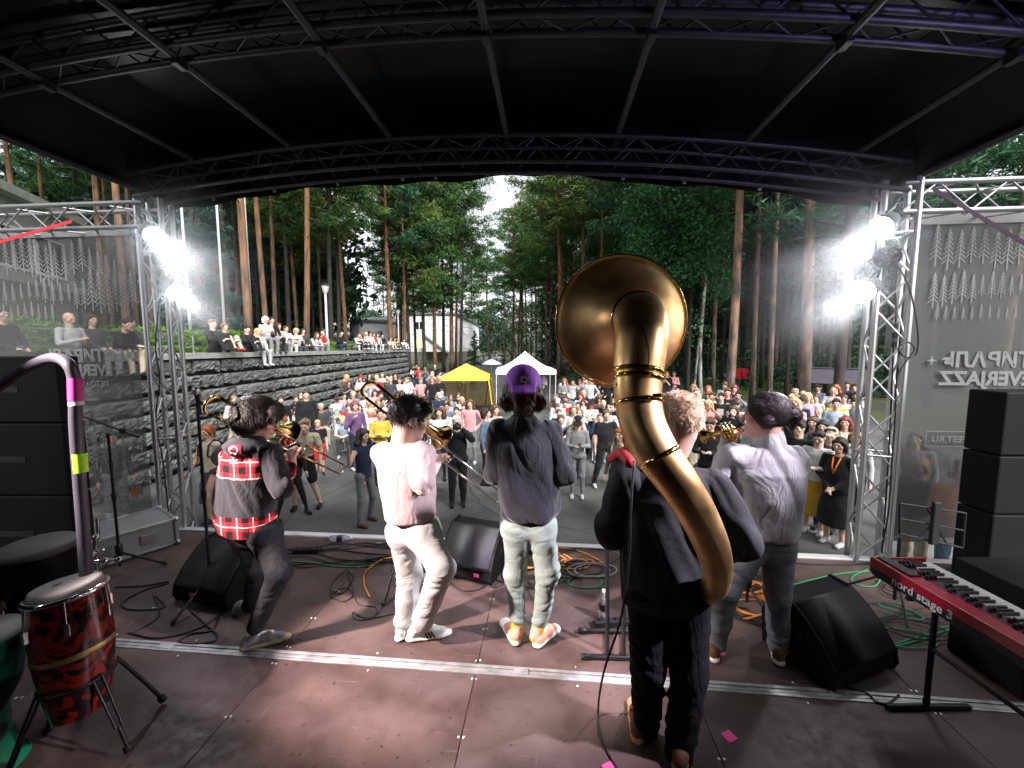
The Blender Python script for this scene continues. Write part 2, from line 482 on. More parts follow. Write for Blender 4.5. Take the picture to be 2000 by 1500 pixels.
for c in range(7):
    y = 2.3 + rr.random() * 0.6
    while y < 30.6:
        L = rr.uniform(0.75, 1.35)
        if y + L > 30.95: L = 30.95 - y
        o = obj('stone', rr.choice(STONES), wall, loc=(0.0, y, c * HC))
        o.scale = (rr.uniform(0.8, 1.3), L - 0.03, HC - 0.012)
        y += L
y = 2.2
while y < 31:
    o = obj('coping_slab', UNIT.setdefault('slab', MB().box((0, 0.5, 0.5), (1, 0.992, 1), bevel=0.012).mesh('coping_slab', m_cap)), wall, loc=(-0.24, y, 2.735)); o.scale = (0.72, 1.6, 0.14); y += 1.6

# metal railing on the coping
m_steel = mat('brushed_steel', (0.55, 0.56, 0.58), 0.35, 1.0)
m_alu = mat('aluminium_tube', (0.62, 0.62, 0.64), 0.38, 0.95, var=0.12, scale=6)
rail = thing('railing', 'low steel railing along the top of the stone wall', 'railing', (-8.42, 0, 2.875))
for i in range(15): rod('post', (0, 3 + i * 1.9, 0), (0, 3 + i * 1.9, 0.47), 0.02, m_steel, rail)
for k, z in enumerate((0.16, 0.31, 0.47)): rod('rail', (0, 2.4, z), (0, 29.9, z), 0.022 if k == 2 else 0.013, m_steel, rail)

# ---------------------------------------------------------------- leaves
def leaf_tris(P, size, asp, r, up=0.0):
    """one small triangle pair (as two tris) per point"""
    n = len(P)
    d = r.normal(size=(n, 3)); d[:, 2] += up; d /= np.linalg.norm(d, axis=1)[:, None]
    e = np.cross(d, r.normal(size=(n, 3))); e /= np.linalg.norm(e, axis=1)[:, None]
    L = size * (0.6 + 0.8 * r.random(n))[:, None]
    a = P - d * L * 0.5; b = P + d * L * 0.5; w = e * L * asp * 0.5
    t1 = np.stack([a, P + w, b], 1); t2 = np.stack([a, b, P - w], 1)
    return np.concatenate([t1, t2])
def leafmat(name, c, c2, trans=0.25):
    m = mat(name, c, 0.6, color2=c2, scale=0.9, detail=4, spec=0.25)
    nt = m.node_tree; b = nt.nodes['Principled BSDF']; out = nt.nodes['Material Output']
    tr = nt.nodes.new('ShaderNodeBsdfTranslucent'); mx = nt.nodes.new('ShaderNodeMixShader'); mx.inputs[0].default_value = trans
    for l in nt.links:
        if l.to_socket == b.inputs['Base Color']: nt.links.new(l.from_socket, tr.inputs['Color']); break
    nt.links.new(b.outputs[0], mx.inputs[1]); nt.links.new(tr.outputs[0], mx.inputs[2]); nt.links.new(mx.outputs[0], out.inputs['Surface'])
    return m
m_needle = [leafmat('needles_deep', (0.020, 0.066, 0.034), (0.060, 0.165, 0.078)),
            leafmat('needles_mid', (0.036, 0.092, 0.028), (0.105, 0.220, 0.060)),
            leafmat('needles_olive', (0.062, 0.105, 0.022), (0.165, 0.240, 0.055))]
m_spruce = leafmat('spruce_needles', (0.03, 0.065, 0.058), (0.085, 0.155, 0.135), 0.15)
m_birchleaf = leafmat('birch_leaves', (0.02, 0.07, 0.025), (0.05, 0.16, 0.06), 0.35)
m_hedge = leafmat('hedge_leaves', (0.07, 0.16, 0.015), (0.19, 0.33, 0.04), 0.3)
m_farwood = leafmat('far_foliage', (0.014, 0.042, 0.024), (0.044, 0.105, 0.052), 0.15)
def barkmat(name, c1, c2, stops=(0.4, 0.62)):
    m = mat(name, c1, 0.9, color2=c2, scale=3.0, detail=9, bump=1.0, bscale=14)
    nt = m.node_tree
    tc = [n for n in nt.nodes if n.type == 'TEX_COORD'][0]; mp = nt.nodes.new('ShaderNodeMapping'); mp.inputs['Scale'].default_value = (1.6, 1.6, 0.35)
    nt.links.new(tc.outputs['Object'], mp.inputs['Vector'])
    for n in nt.nodes:
        if n.type == 'TEX_NOISE': nt.links.new(mp.outputs[0], n.inputs['Vector'])
    return m
def pinebark(name, lo, hi, zmid):
    m = barkmat(name, lo[0], lo[1]); nt = m.node_tree; b = nt.nodes['Principled BSDF']
    rp = [n for n in nt.nodes if n.type == 'VALTORGB'][0]; ns = [n for n in nt.nodes if n.type == 'TEX_NOISE'][0]
    rp2 = nt.nodes.new('ShaderNodeValToRGB'); rp2.color_ramp.elements[0].position, rp2.color_ramp.elements[1].position = .35, .68
    rp2.color_ramp.elements[0].color = (*hi[0], 1); rp2.color_ramp.elements[1].color = (*hi[1], 1); nt.links.new(ns.outputs['Fac'], rp2.inputs['Fac'])
    tc = [n for n in nt.nodes if n.type == 'TEX_COORD'][0]; sp = nt.nodes.new('ShaderNodeSeparateXYZ'); nt.links.new(tc.outputs['Object'], sp.inputs[0])
    ma = nt.nodes.new('ShaderNodeMath'); ma.operation = 'MULTIPLY_ADD'; ma.inputs[1].default_value = 9.0; nt.links.new(ns.outputs['Fac'], ma.inputs[0]); nt.links.new(sp.outputs['Z'], ma.inputs[2])
    mr = nt.nodes.new('ShaderNodeMapRange'); mr.inputs[1].default_value = zmid + 2.0; mr.inputs[2].default_value = zmid + 7.5; nt.links.new(ma.outputs[0], mr.inputs[0])
    mx = nt.nodes.new('ShaderNodeMix'); mx.data_type = 'RGBA'; nt.links.new(mr.outputs[0], mx.inputs[0]); nt.links.new(rp.outputs[0], mx.inputs[6]); nt.links.new(rp2.outputs[0], mx.inputs[7]); nt.links.new(mx.outputs[2], b.inputs['Base Color'])
    return m
GREYB, ORB = ((.050, .036, .029), (.15, .105, .082)), ((.075, .038, .020), (.26, .135, .066))
m_bark_a = [pinebark('pine_bark_%d' % i, GREYB, ORB, z) for i, z in enumerate((1.0, 3.0, 5.0))]
m_bark_g = pinebark('pine_bark_scaly', ((.035, .027, .024), (.21, .16, .14)), ((.06, .036, .024), (.32, .19, .115)), 4.0)
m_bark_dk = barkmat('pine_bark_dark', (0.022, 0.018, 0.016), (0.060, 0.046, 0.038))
m_birch = barkmat('birch_bark', (0.05, 0.045, 0.04), (0.62, 0.60, 0.55))

def pine_variant(i, H=26.0, rad=0.17, dark=False):
    r = np.random.default_rng(500 + i)
    n = 18; ts = np.linspace(0, 1, n)
    amp = r.uniform(0.1, 0.35); ph = r.uniform(0, 6.3)
    cx = amp * np.sin(ts * r.uniform(2, 4) + ph) - amp * math.sin(ph); cy = amp * np.sin(ts * 3 + ph + 1.7) - amp * math.sin(ph + 1.7)
    pts = [(cx[k], cy[k], ts[k] * H) for k in range(n)]
    rads = [rad * (1.0 - 0.80 * t ** 1.15) * (1.25 if k == 0 else 1.0) for k, t in enumerate(ts)]
    v, f = tube_geo(pts, rads, 10)
    trunk = mesh('trunk', v, f, m_bark_a[i % 3] if not dark else m_bark_dk, True)
    def at(t): return np.array([np.interp(t, ts, cx), np.interp(t, ts, cy), t * H])
    br = MB(); tuft = []
    base = r.uniform(0.42, 0.56) if not dark else r.uniform(.26, .40)
    nb = 58 if not dark else 74
    for k in range(nb):
        t = base + (0.985 - base) * (k / nb) ** 0.9
        rel = (t - base) / (1 - base)
        L = (0.9 + 2.5 * math.sin(math.pi * min(1, 0.25 + 0.72 * rel)) ** 0.8) * r.uniform(0.55, 1.2) * (0.55 if rel > .9 else 1)
        a = r.uniform(0, 6.283)
        p0 = at(t); d = np.array([math.cos(a), math.sin(a), r.uniform(-0.12, 0.35)])
        mid = p0 + d * L * 0.5 + np.array([0, 0, 0.05 * L]); end = p0 + d * L + np.array([r.normal() * .15, r.normal() * .15, 0.22 * L * r.uniform(-.3, 1)])
        br.tube([p0, mid, end], [0.045 * (1.15 - rel), 0.028 * (1.15 - rel), 0.010], 4, cap=False)
        m = int(8 + 9 * L)
        s = 0.30 + 0.70 * r.random(m) ** 0.7
        q = (1 - s)[:, None] ** 2 * p0 + 2 * (s * (1 - s))[:, None] * mid + (s ** 2)[:, None] * end
        tuft.append(q + r.normal(size=(m, 3)) * np.array([0.26, 0.26, 0.14]) * (0.5 + 0.3 * L))
    for k in range(9):                       # dead stubs below the crown
        t = base * r.uniform(0.45, 0.99); a = r.uniform(0, 6.283); p0 = at(t); L = r.uniform(0.5, 1.7)
        e = p0 + np.array([math.cos(a), math.sin(a), r.uniform(-0.3, 0.1)]) * L
        br.tube([p0, (p0 + e) / 2 + np.array([0, 0, .06]), e], [0.025, 0.016, 0.006], 4, cap=False)
    T = np.concatenate(tuft)
    c = np.repeat(T, 6, 0)
    c = c + r.normal(size=c.shape) * np.array([0.16, 0.16, 0.10])
    tri = leaf_tris(c, 0.42, 0.17, r, 0.25)
    return trunk, br.mesh('branches', m_bark_dk), tri_mesh('crown', tri, m_needle[i % 3])
PINES = [pine_variant(i, 24 + (i % 3) * 2.0) for i in range(7)]
PINES_D = [pine_variant(20 + i, 24 + i, dark=True) for i in range(3)]
TREES = []
def pine(x, y, z, k, dia, label, group, rz=None, lean=(0, 0), hs=1.0, dark=False, cm=None, bark=None):
    P = PINES_D[k % 3] if dark else PINES[k % 7]
    t = thing('pine_tree', label, 'tree', (x, y, z), rz if rz is not None else random.uniform(0, 6.28), group)
    s = dia / 0.40
    tk = obj('trunk', P[0], t); tk.scale = (s, s, hs)
    if bark is not None: tk.material_slots[0].link = 'OBJECT'; tk.material_slots[0].material = bark
    w = 0.75 + 0.35 * s
    b = obj('branches', P[1], t, kind='stuff'); b.scale = (w, w, hs)
    c = obj('crown', P[2], t); c.scale = (w, w, hs)
    if cm is not None:
        c.material_slots[0].link = 'OBJECT'; c.material_slots[0].material = m_needle[cm]
    t.rotation_euler = (lean[1], lean[0], t.rotation_euler[2])
    TREES.append(t); return t
def by_px(px, Y): return (px - 1000) / FPX * Y * CP * 1.0
# the pines one can tell apart: px of the foot, depth, diameter, lean
GA = 'pines on the terrace behind the wall'
for px, Y, d, ln, k in [(489, 14.0, 0.31, (0.004, 0), 0), (524, 18.5, 0.29, (-0.006, 0), 1), (540, 25, 0.32, (0, 0), 2), (598, 19.5, 0.33, (0.055, 0), 3),
                        (405, 21, 0.30, (0, 0), 4), (455, 24, 0.3, (0, 0), 5), (566, 27, 0.35, (0.02, 0), 6), (582, 30, 0.32, (0.01, 0), 1),
                        (648, 27, 0.36, (0.01, 0), 2), (663, 30, 0.34, (-0.01, 0), 0), (677, 30, 0.34, (-.02, 0), 3), (630, 36, .33, (0, 0), 5), (614, 40, .33, (.01, 0), 6), (550, 38, .33, (0, 0), 0), (508, 36, .33, (0, 0), 2), (470, 33, .33, (0, 0), 3), (425, 36, .33, (0, 0), 1), (378, 30, .34, (0, 0), 4), (345, 24, .34, (0, 0), 5), (250, 17, .34, (0, 0), 6), (205, 21, .36, (0, 0), 0), (225, 27, .33, (0, 0), 1), (172, 29, .36, (0, 0), 2), (300, 30, .36, (0, 0), 3), (270, 24, .3, (0, 0), 4), (110, 26, .3, (0, 0), 5), (60, 22, .35, (0, 0), 6), (20, 28, .3, (0, 0), 1), (-40, 20, .3, (0, 0), 2)]:
    pine(by_px(px, Y), Y, TZ - 0.04 if Y < 31 else 2.42, k, d, 'tall slim pine on the terrace behind the stone wall', GA, lean=ln, cm=0 if k % 2 else None, dark=Y > 25 and k % 2 == 0)
GB = 'pines between the crowd and the white building'
for px, Y, d, ln, k, dk in [(764, 38, 0.62, (-0.03, 0), 0, 0), (772, 44, 0.62, (-0.012, 0), 1, 0), (790, 40, 0.42, (0, 0), 2, 0), (783, 55, .45, (0, 0), 6, 0),
                        (800, 42, 0.4, (0, 0), 0, 1), (812, 46, 0.4, (0, 0), 1, 1), (829, 44, 0.5, (0.0, 0), 2, 1), (850, 46, 0.58, (-0.012, 0), 3, 0), (866, 50, 0.5, (0.01, 0), 0, 1), (882, 48, 0.62, (0.012, 0), 4, 0), (890, 60, .5, (0, 0), 6, 0), (899, 47, 0.45, (0.0, 0), 1, 1), (957, 95, 0.75, (0, 0), 5, 0), (985, 90, 0.5, (-.002, 0), 6, 0), (920, 110, .7, (0, 0), 2, 0), (842, 100, .7, (0, 0), 3, 0), (822, 120, .7, (0, 0), 0, 0), (752, 76, .4, (0, 0), 4, 0)]:
    pine(by_px(px, Y), Y, 0, k, d, ('dark-trunked pine' if dk else 'orange-trunked pine') + ' beyond the crowd left of the road', GB, lean=ln, dark=bool(dk), cm=1 if k % 2 else None)
GC = 'pines along the right side of the road'
for px, Y, d, ln, k in [(999, 62, .55, (.002, 0), 0), (1009, 66, .62, (0.012, 0), 1), (1019, 72, .55, (.004, 0), 2), (1029, 70, .42, (0, 0), 3), (1037, 80, .4, (0, 0), 4), (1048, 64, .4, (.004, 0), 5),
                        (1067, 52, .42, (0, 0), 6), (1074, 58, .40, (0, 0), 0), (1090, 40, .52, (.002, 0), 1), (1102, 44, .66, (-.006, 0), 2), (1116, 48, .58, (0, 0), 3), (1138, 38, .5, (.004, 0), 4), (1168, 36, .34, (0, 0), 5), (1196, 44, .4, (0, 0), 6), (1232, 34, .36, (.004, 0), 0), (1058, 90, .5, (0, 0), 2), (1082, 85, .5, (0, 0), 3), (1127, 70, .5, (0, 0), 1)]:
    pine(by_px(px, Y), Y, 0, k, d, 'orange-trunked pine on the right side of the road', GC, lean=ln, cm=2 if k % 3 else 1)
GD = 'pines in the dark wood on the right'
for px, Y, d, ln, k, dk in [(1428, 17.0, 0.44, (0.012, 0), 1, 0), (1577, 15.6, 0.52, (0.006, 0), 3, 0), (1474, 22, 0.33, (0, 0), 2, 0), (1508, 21, 0.34, (0.004, 0), 4, 0), (1541, 25, .3, (-.03, 0), 0, 1),
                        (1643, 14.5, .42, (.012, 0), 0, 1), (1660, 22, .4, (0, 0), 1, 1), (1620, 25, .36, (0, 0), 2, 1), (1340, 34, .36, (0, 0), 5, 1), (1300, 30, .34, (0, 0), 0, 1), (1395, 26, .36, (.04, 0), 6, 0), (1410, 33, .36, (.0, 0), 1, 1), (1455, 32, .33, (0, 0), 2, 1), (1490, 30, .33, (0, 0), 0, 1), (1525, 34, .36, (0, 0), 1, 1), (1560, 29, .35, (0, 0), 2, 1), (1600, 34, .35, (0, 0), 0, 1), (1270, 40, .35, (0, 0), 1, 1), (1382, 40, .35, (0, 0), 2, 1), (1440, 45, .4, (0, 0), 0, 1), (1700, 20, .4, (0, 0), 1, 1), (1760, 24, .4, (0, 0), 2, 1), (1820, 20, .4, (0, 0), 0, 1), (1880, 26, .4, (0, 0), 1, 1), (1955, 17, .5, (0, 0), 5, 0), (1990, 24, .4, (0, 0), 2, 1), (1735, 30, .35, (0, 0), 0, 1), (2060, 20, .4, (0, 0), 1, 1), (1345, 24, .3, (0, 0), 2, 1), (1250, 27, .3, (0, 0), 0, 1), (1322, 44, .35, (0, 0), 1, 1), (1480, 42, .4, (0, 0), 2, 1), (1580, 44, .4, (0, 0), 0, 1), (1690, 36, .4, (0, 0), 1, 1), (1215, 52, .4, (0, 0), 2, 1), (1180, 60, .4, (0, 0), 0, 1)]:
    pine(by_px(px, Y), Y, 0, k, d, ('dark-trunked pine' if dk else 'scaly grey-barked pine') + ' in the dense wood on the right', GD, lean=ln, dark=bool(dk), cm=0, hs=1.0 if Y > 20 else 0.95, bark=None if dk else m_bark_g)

# spruces: tiers of drooping boughs
def spruce_mesh(seed, H, Rb, m):
    r = np.random.default_rng(seed); P = []; br = MB()
    for k in range(int(H * 8)):
        t = (k + r.random()) / (H * 8); z = 0.25 + t * (H - 0.3); L = Rb * (1 - t) ** 0.85 * r.uniform(0.75, 1.1) + 0.12
        a = r.uniform(0, 6.283); d = np.array([math.cos(a), math.sin(a), 0])
        e = np.array([0, 0, z]) + d * L + np.array([0, 0, -0.22 * L])
        br.tube([(0, 0, z), np.array([0, 0, z]) + d * L * .6 - np.array([0, 0, .16 * L]), e], [.03, .016, .006], 4, cap=False)
        n = int(14 + 26 * L); s = r.random(n) ** 0.7
        q = np.array([0, 0, z]) + d * (L * s)[:, None] + np.array([0, 0, 1]) * (-0.24 * L * s)[:, None]
        side = np.array([-d[1], d[0], 0]); q = q + side * ((r.random(n) - .5) * 0.75 * L * (1.15 - s))[:, None]; q[:, 2] += r.normal(size=n) * .06
        P.append(q)
    P = np.concatenate(P); P = np.repeat(P, 4, 0) + r.normal(size=(len(P) * 4, 3)) * .07
    return br.mesh('branches', m_bark_dk), tri_mesh('crown', leaf_tris(P, 0.20, 0.22, r), m)
def spruce(px, Y, z, seed, H, Rb, label, m=None, x=None):
    t = thing('spruce_tree', label, 'tree', (by_px(px, Y), Y, z))
    b, c = spruce_mesh(seed, H, Rb, m or m_spruce)
    v, f = tube_geo([(0, 0, 0), (0, 0, H * .5), (0, 0, H)], [.17, .1, .02], 8)
    obj('trunk', mesh('trunk', v, f, m_bark_dk, True), t); obj('branches', b, t, kind='stuff'); obj('crown', c, t)
spruce(392, 15.5, TZ - .04, 31, 11.0, 1.75, 'large blue spruce with tiered boughs behind the flagpoles')
spruce(927, 70, 0, 32, 6.0, 1.9, 'small dark spruce at the corner of the white building', m_needle[0])
spruce(668, 52, 2.4, 33, 7.0, 2.4, 'dark young spruce left of the white house', m_needle[0])

def birch(px, Y, seed, H, dia, lean, crown_c, crown_r, n, label):
    r = np.random.default_rng(seed); x = by_px(px, Y)
    t = thing('birch_tree', label, 'tree', (x, Y, 0))
    pts = [(lean * z + .12 * math.sin(z * .5 + seed), .08 * math.sin(z * .7), z) for z in np.linspace(0, H, 16)]
    v, f = tube_geo(pts, [dia / 2 * (1 - .75 * k / 15) for k in range(16)], 9)
    obj('trunk', mesh('trunk', v, f, m_birch, True), t)
    P = []; br = MB()
    for k in range(46):
        z = H * r.uniform(.35, .98); a = r.uniform(0, 6.283); i = min(14, int(z / H * 15)); p0 = np.array(pts[i]) + (np.array(pts[i + 1]) - np.array(pts[i])) * .5
        e = np.array(crown_c) + r.normal(size=3) * np.array(crown_r) * .55
        if np.linalg.norm(e - p0) > crown_r[0] * 2.2: e = p0 + (e - p0) * .5
        mid = (p0 + e) / 2 + np.array([0, 0, .4])
        br.tube([p0, mid, e], [.028, .016, .005], 4, cap=False)
        m = n // 46; c0 = e + (mid - e) * r.random((m, 1)) * .7
        P.append(c0 + r.normal(size=(m, 3)) * np.array([.38, .38, .32]))
    obj('branches', br.mesh('branches', m_bark_dk), t, kind='stuff')
    obj('crown', tri_mesh('crown', leaf_tris(np.concatenate(P), .17, .7, r), m_birchleaf), t)
birch(1377, 20, 41, 13, .2, -0.028, (-.6, 0, 8.6), (1.7, 1.5, 3.4), 7000, 'white-barked birch right of the brass bell')
birch(1290, 21, 42, 13, .16, -.02, (-.3, .4, 8.6), (1.9, 1.6, 3.0), 9000, 'leafy green birch behind the brass bell')
birch(1362, 23, 43, 14, .14, .01, (.5, 0, 10), (1.8, 1.6, 3.4), 6000, 'thin birch in front of the dark wood')

# hedge on the terrace and low growth in the wood
def blob_leaves(name, boxes, n, size, m, seed, **k):
    r = np.random.default_rng(seed); P = []
    tot = sum(b[3] * b[4] * b[5] for b in boxes)
    for cx, cy, cz, sx, sy, sz in boxes:
        q = r.random((int(n * sx * sy * sz / tot), 3)) * 2 - 1
        q = np.sign(q) * np.abs(q) ** .6
        wob = 1 + .22 * np.sin(q[:, 1] * sy * 1.3 + cy)[:, None]
        P.append(np.array([cx, cy, cz]) + q * np.array([sx, sy, sz]) / 2 * wob)
    return obj(name, tri_mesh(name, leaf_tris(np.concatenate(P), size, .6, r), m), **k)
for i, (cy, sy, cz, sz, nn, lab) in enumerate([(9.6, 7.0, 3.14, .78, 17000, 'bright green clipped hedge behind the seated pair in black'), (15.6, 4.4, 3.08, .66, 8000, 'bright green low hedge behind the middle of the railing'), (21.0, 5.5, 3.05, .6, 7000, 'green low hedge behind the far end of the railing'), (4.6, 2.6, 3.0, .6, 8000, 'green hedge seen through the left mesh banner')]):
    h = thing('hedge', lab, 'hedge', (-9.75, cy, TZ - .03), 0, 'hedges on the terrace')
    blob_leaves('foliage', [(0, 0, cz - TZ, 1.3, sy, sz)], nn, .085, m_hedge, 60 + i, parent=h)
    for j in range(6): rod('stem', (0, -sy / 2 + (j + .5) * sy / 6, 0), (0.05, -sy / 2 + (j + .5) * sy / 6, cz - TZ + .1), .02, m_bark_dk, h)
def undergrowth():
    r = np.random.default_rng(77); P = []
    for k in range(420):
        px = r.uniform(1130, 2080); Y = r.uniform(23, 58); x = by_px(px, Y)
        if 11 < x < 20 and Y < 42 and r.random() < .6: continue
        h = r.uniform(.4, 3.2) ** 1.1
        P.append(np.array([x, Y, h * .5]) + r.normal(size=(70, 3)) * np.array([.7, .7, h * .3]))
    for k in range(160):
        px = r.uniform(340, 655); Y = r.uniform(32, 56); h = r.uniform(.4, 2.5)
        P.append(np.array([by_px(px, Y), Y, 2.4 + h * .5]) + r.normal(size=(60, 3)) * np.array([.7, .7, h * .3]))
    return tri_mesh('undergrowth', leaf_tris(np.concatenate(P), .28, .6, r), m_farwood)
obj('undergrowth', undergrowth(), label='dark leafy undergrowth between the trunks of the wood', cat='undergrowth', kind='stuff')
def distant_wood():
    r = np.random.default_rng(78); P = []
    def mass(px0, px1, Y0, Y1, z0, z1, n):
        for k in range(n):
            Y = r.uniform(Y0, Y1); x = by_px(r.uniform(px0, px1), Y); z = r.uniform(z0, z1)
            P.append(np.array([x, Y, z]) + r.normal(size=(50, 3)) * np.array([1.2, 1.2, .8]))
    mass(-100, 630, 60, 90, 1, 20, 900); mass(330, 690, 40, 58, 6, 15, 300); mass(-60, 330, 30, 50, 5, 16, 300); mass(700, 930, 120, 150, 1, 15, 260); mass(930, 1060, 135, 165, 1, 19, 260)
    mass(1060, 1300, 70, 110, 0, 24, 700); mass(1300, 2150, 50, 80, 0, 22, 1500); mass(480, 640, 62, 80, 16, 28, 250)
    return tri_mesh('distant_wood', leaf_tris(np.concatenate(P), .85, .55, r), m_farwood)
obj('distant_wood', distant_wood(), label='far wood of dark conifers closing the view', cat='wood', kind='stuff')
# far trunks one sees as a palisade: slim dark trees further in
rr = random.Random(11)
for k in range(34):
    px = rr.uniform(1150, 1720); Y = rr.uniform(46, 66)
    pine(by_px(px, Y), Y, 0, k, rr.uniform(.3, .45), 'slender shaded pine deep in the right-hand wood', GD, dark=True, cm=0)
for k in range(26):
    px = rr.uniform(120, 600); Y = rr.uniform(42, 60)
    pine(by_px(px, Y), Y, 2.4, k, rr.uniform(.28, .42), 'slender pine deep in the wood behind the terrace', GA, dark=k % 3 > 0, cm=0)

# ---------------------------------------------------------------- flagpoles, lamp posts
m_pale = mat('pale_painted_metal', (0.62, 0.63, 0.65), 0.45, 0.2)
m_black = mat('black_metal', (0.012, 0.012, 0.013), 0.42, 0.2)
for px, Y, lab in [(374, 13.2, 'pale flagpole nearest the left light tower'), (441, 13.9, 'middle pale flagpole before the blue spruce'), (494, 14.6, 'pale flagpole beside the thick orange pine')]:
    t = thing('flagpole', lab, 'flagpole', (by_px(px, Y), Y, TZ - .03), 0, 'flagpoles on the terrace')
    v, f = tube_geo([(0, 0, 0), (0, 0, 9.5)], [.045, .028], 10); obj('pole', mesh('pole', v, f, m_pale, True), t)
    MB().lathe([(.001, 0), (.11, 0), (.11, .05), (.05, .08), (.001, .08)], 12).obj('base', m_pale, t)
    MB().lathe([(.001, 0), (.05, .03), (.05, .07), (.001, .1)], 10, M=Matrix.Translation((0, 0, 9.5))).obj('finial', m_pale, t)
m_milk = mat('milk_glass', (0.75, 0.75, 0.72), 0.3)
def lamp_post(px, Y, z, H, lab):
    t = thing('street_lamp', lab, 'street lamp', (by_px(px, Y), Y, z), 0, 'park lamp posts')
    rod('pole', (0, 0, 0), (0, 0, H - .35), .055, m_pale, t)
    rod('base', (0, 0, 0), (0, 0, .7), .085, m_pale, t)
    MB().lathe([(.05, 0), (.11, .04), (.19, .36)], 6, M=Matrix.Translation((0, 0, H - .36))).obj('glass', m_milk, t)
    MB().lathe([(.24, 0), (.2, .06), (.06, .13), (.001, .15)], 6, M=Matrix.Translation((0, 0, H))).obj('roof', m_black, t)
lamp_post(640, 18.0, TZ - .03, 3.05, 'park lamp post standing behind the wall railing')
lamp_post(779, 33, 0, 6.1, 'park lamp post at the far end of the wall')
lamp_post(1010, 58, 0, 5.0, 'dark-stemmed park lamp at the right edge of the road')

# ---------------------------------------------------------------- buildings
m_white = mat('white_render', (0.80, 0.81, 0.82), 0.85, var=.08, scale=.6)
m_plinth = mat('rubble_plinth', (0.14, .13, .11), .9, color2=(.32, .30, .26), scale=3, bump=.8, bscale=5)
m_glass = mat('window_glass', (0.02, 0.025, 0.03), 0.06, spec=0.6)
m_warmglass = mat('lit_window', (0.4, .3, .1), .4, emit=(1.0, .72, .28), estr=1.2)
m_roofm = mat('grey_roof', (0.18, .18, .19), .6)
def quad_frame(o, ux, uy, w, h, fr, dep, m, name, parent, glass, n):
    """window: frame bars round a recessed pane, on a wall whose outward normal is n"""
    o, ux, uy, n = Vector(o), Vector(ux), Vector(uy), Vector(n)
    fo = MB()
    def bar(x0, y0, x1, y1):
        a = o + ux * x0 + uy * y0
        q = [a, a + ux * (x1 - x0), a + ux * (x1 - x0) + uy * (y1 - y0), a + uy * (y1 - y0)]
        fo.prism([p + n * .003 for p in q], n * dep)
    bar(0, 0, fr, h); bar(w - fr, 0, w, h); bar(fr, 0, w - fr, fr); bar(fr, h - fr, w - fr, h); bar(w / 2 - fr / 2, fr, w / 2 + fr / 2, h - fr)
    wd = fo.obj(name, m, parent)
    g = MB(); a = o + ux * fr + uy * fr + n * .006
    g.prism([a, a + ux * (w - 2 * fr), a + ux * (w - 2 * fr) + uy * (h - 2 * fr), a + uy * (h - 2 * fr)], n * (dep * .3)).obj('pane', glass, wd)
    return wd
bl = thing('white_building', 'two-storey white building with sloped stair roof beyond the pines', 'building', (0, 0, 0))
A, B, Cc, Dd = (-20.6, 80), (-10.9, 80), (-10.2, 124), (-20.6, 124)
def walls(poly, z0, z1):
    m = MB(); n = len(poly)
    v = [(x, y, z0) for x, y in poly] + [(x, y, z1) for x, y in poly]
    return m.add(v, [(i, (i + 1) % n, n + (i + 1) % n, n + i) for i in range(n)] + [tuple(range(n, 2 * n))])
walls([A, B, Cc, Dd], 2.3, 9.6).obj('wall', m_white, bl)
pl = [(-20.8, 79.8), (-10.7, 79.8), (-10.0, 124), (-20.8, 124)]
walls(pl, 0, 2.3).obj('plinth', m_plinth, bl)
walls([(-20.9, 79.7), (-10.6, 79.7), (-9.9, 124.3), (-20.9, 124.3)], 9.6, 9.9).obj('roof', m_roofm, bl)
nrm = Vector((44, -0.7, 0)).normalized(); ax_ = Vector((.7, 44, 0)).normalized()
for fl in (3.1, 6.4):
    for k in range(11):
        p = Vector((-10.9, 80, fl)) + ax_ * (1.6 + k * 3.9)
        quad_frame(p, ax_, (0, 0, 1), 1.9, 1.9, .14, .08, m_white, 'window', bl, m_glass, nrm)
quad_frame((-19.6, 80, 6.6), (1, 0, 0), (0, 0, 1), 2.4, 1.7, .14, .08, m_white, 'window', bl, m_glass, (0, -1, 0))
quad_frame((-19.6, 80, 2.9), (1, 0, 0), (0, 0, 1), 2.4, 2.0, .14, .08, m_white, 'window', bl, m_warmglass, (0, -1, 0))
st = MB(); st.prism([(-17.0, 80, 2.3), (-13.0, 80, 2.3), (-17.0, 80, 5.4)], (0, -2.2, 0)).obj('stair_wing', m_white, bl)
st = MB(); st.prism([(-17.3, 80, 5.45), (-12.6, 80, 1.95), (-12.6, 80, 2.2), (-17.3, 80, 5.7)], (0, -2.5, 0)).obj('stair_roof', m_roofm, bl)
hb = thing('white_house', 'white house with hipped grey roof behind the seated people', 'building', (0, 0, 0))
hp = [(-24.2, 60), (-22.3, 58.5), (-18.6, 60.2), (-18.6, 70), (-24.2, 70)]
walls(hp, 0.0, 6.9).obj('wall', m_white, hb)
cx, cy = -21.4, 65
ov = [(x + (x - cx) * .05, y + (y - cy) * .05) for x, y in hp]
rf = MB(); n = len(ov); v = [(x, y, 6.9) for x, y in ov] + [(x, y, 7.12) for x, y in ov] + [(cx - 1, cy, 8.0), (cx + 1.5, cy, 8.0)]
rf.add(v, [tuple(range(n))[::-1]] + [(i, (i + 1) % n, n + (i + 1) % n, n + i) for i in range(n)] + [(n, n + 1, 2 * n), (n + 1, n + 2, 2 * n + 1, 2 * n), (n + 2, n + 3, 2 * n + 1), (n + 3, n + 4, 2 * n, 2 * n + 1), (n + 4, n, 2 * n)]).obj('roof', m_roofm, hb)
d1 = Vector((3.7, 1.7, 0)).normalized(); n1 = Vector((d1.y, -d1.x, 0))
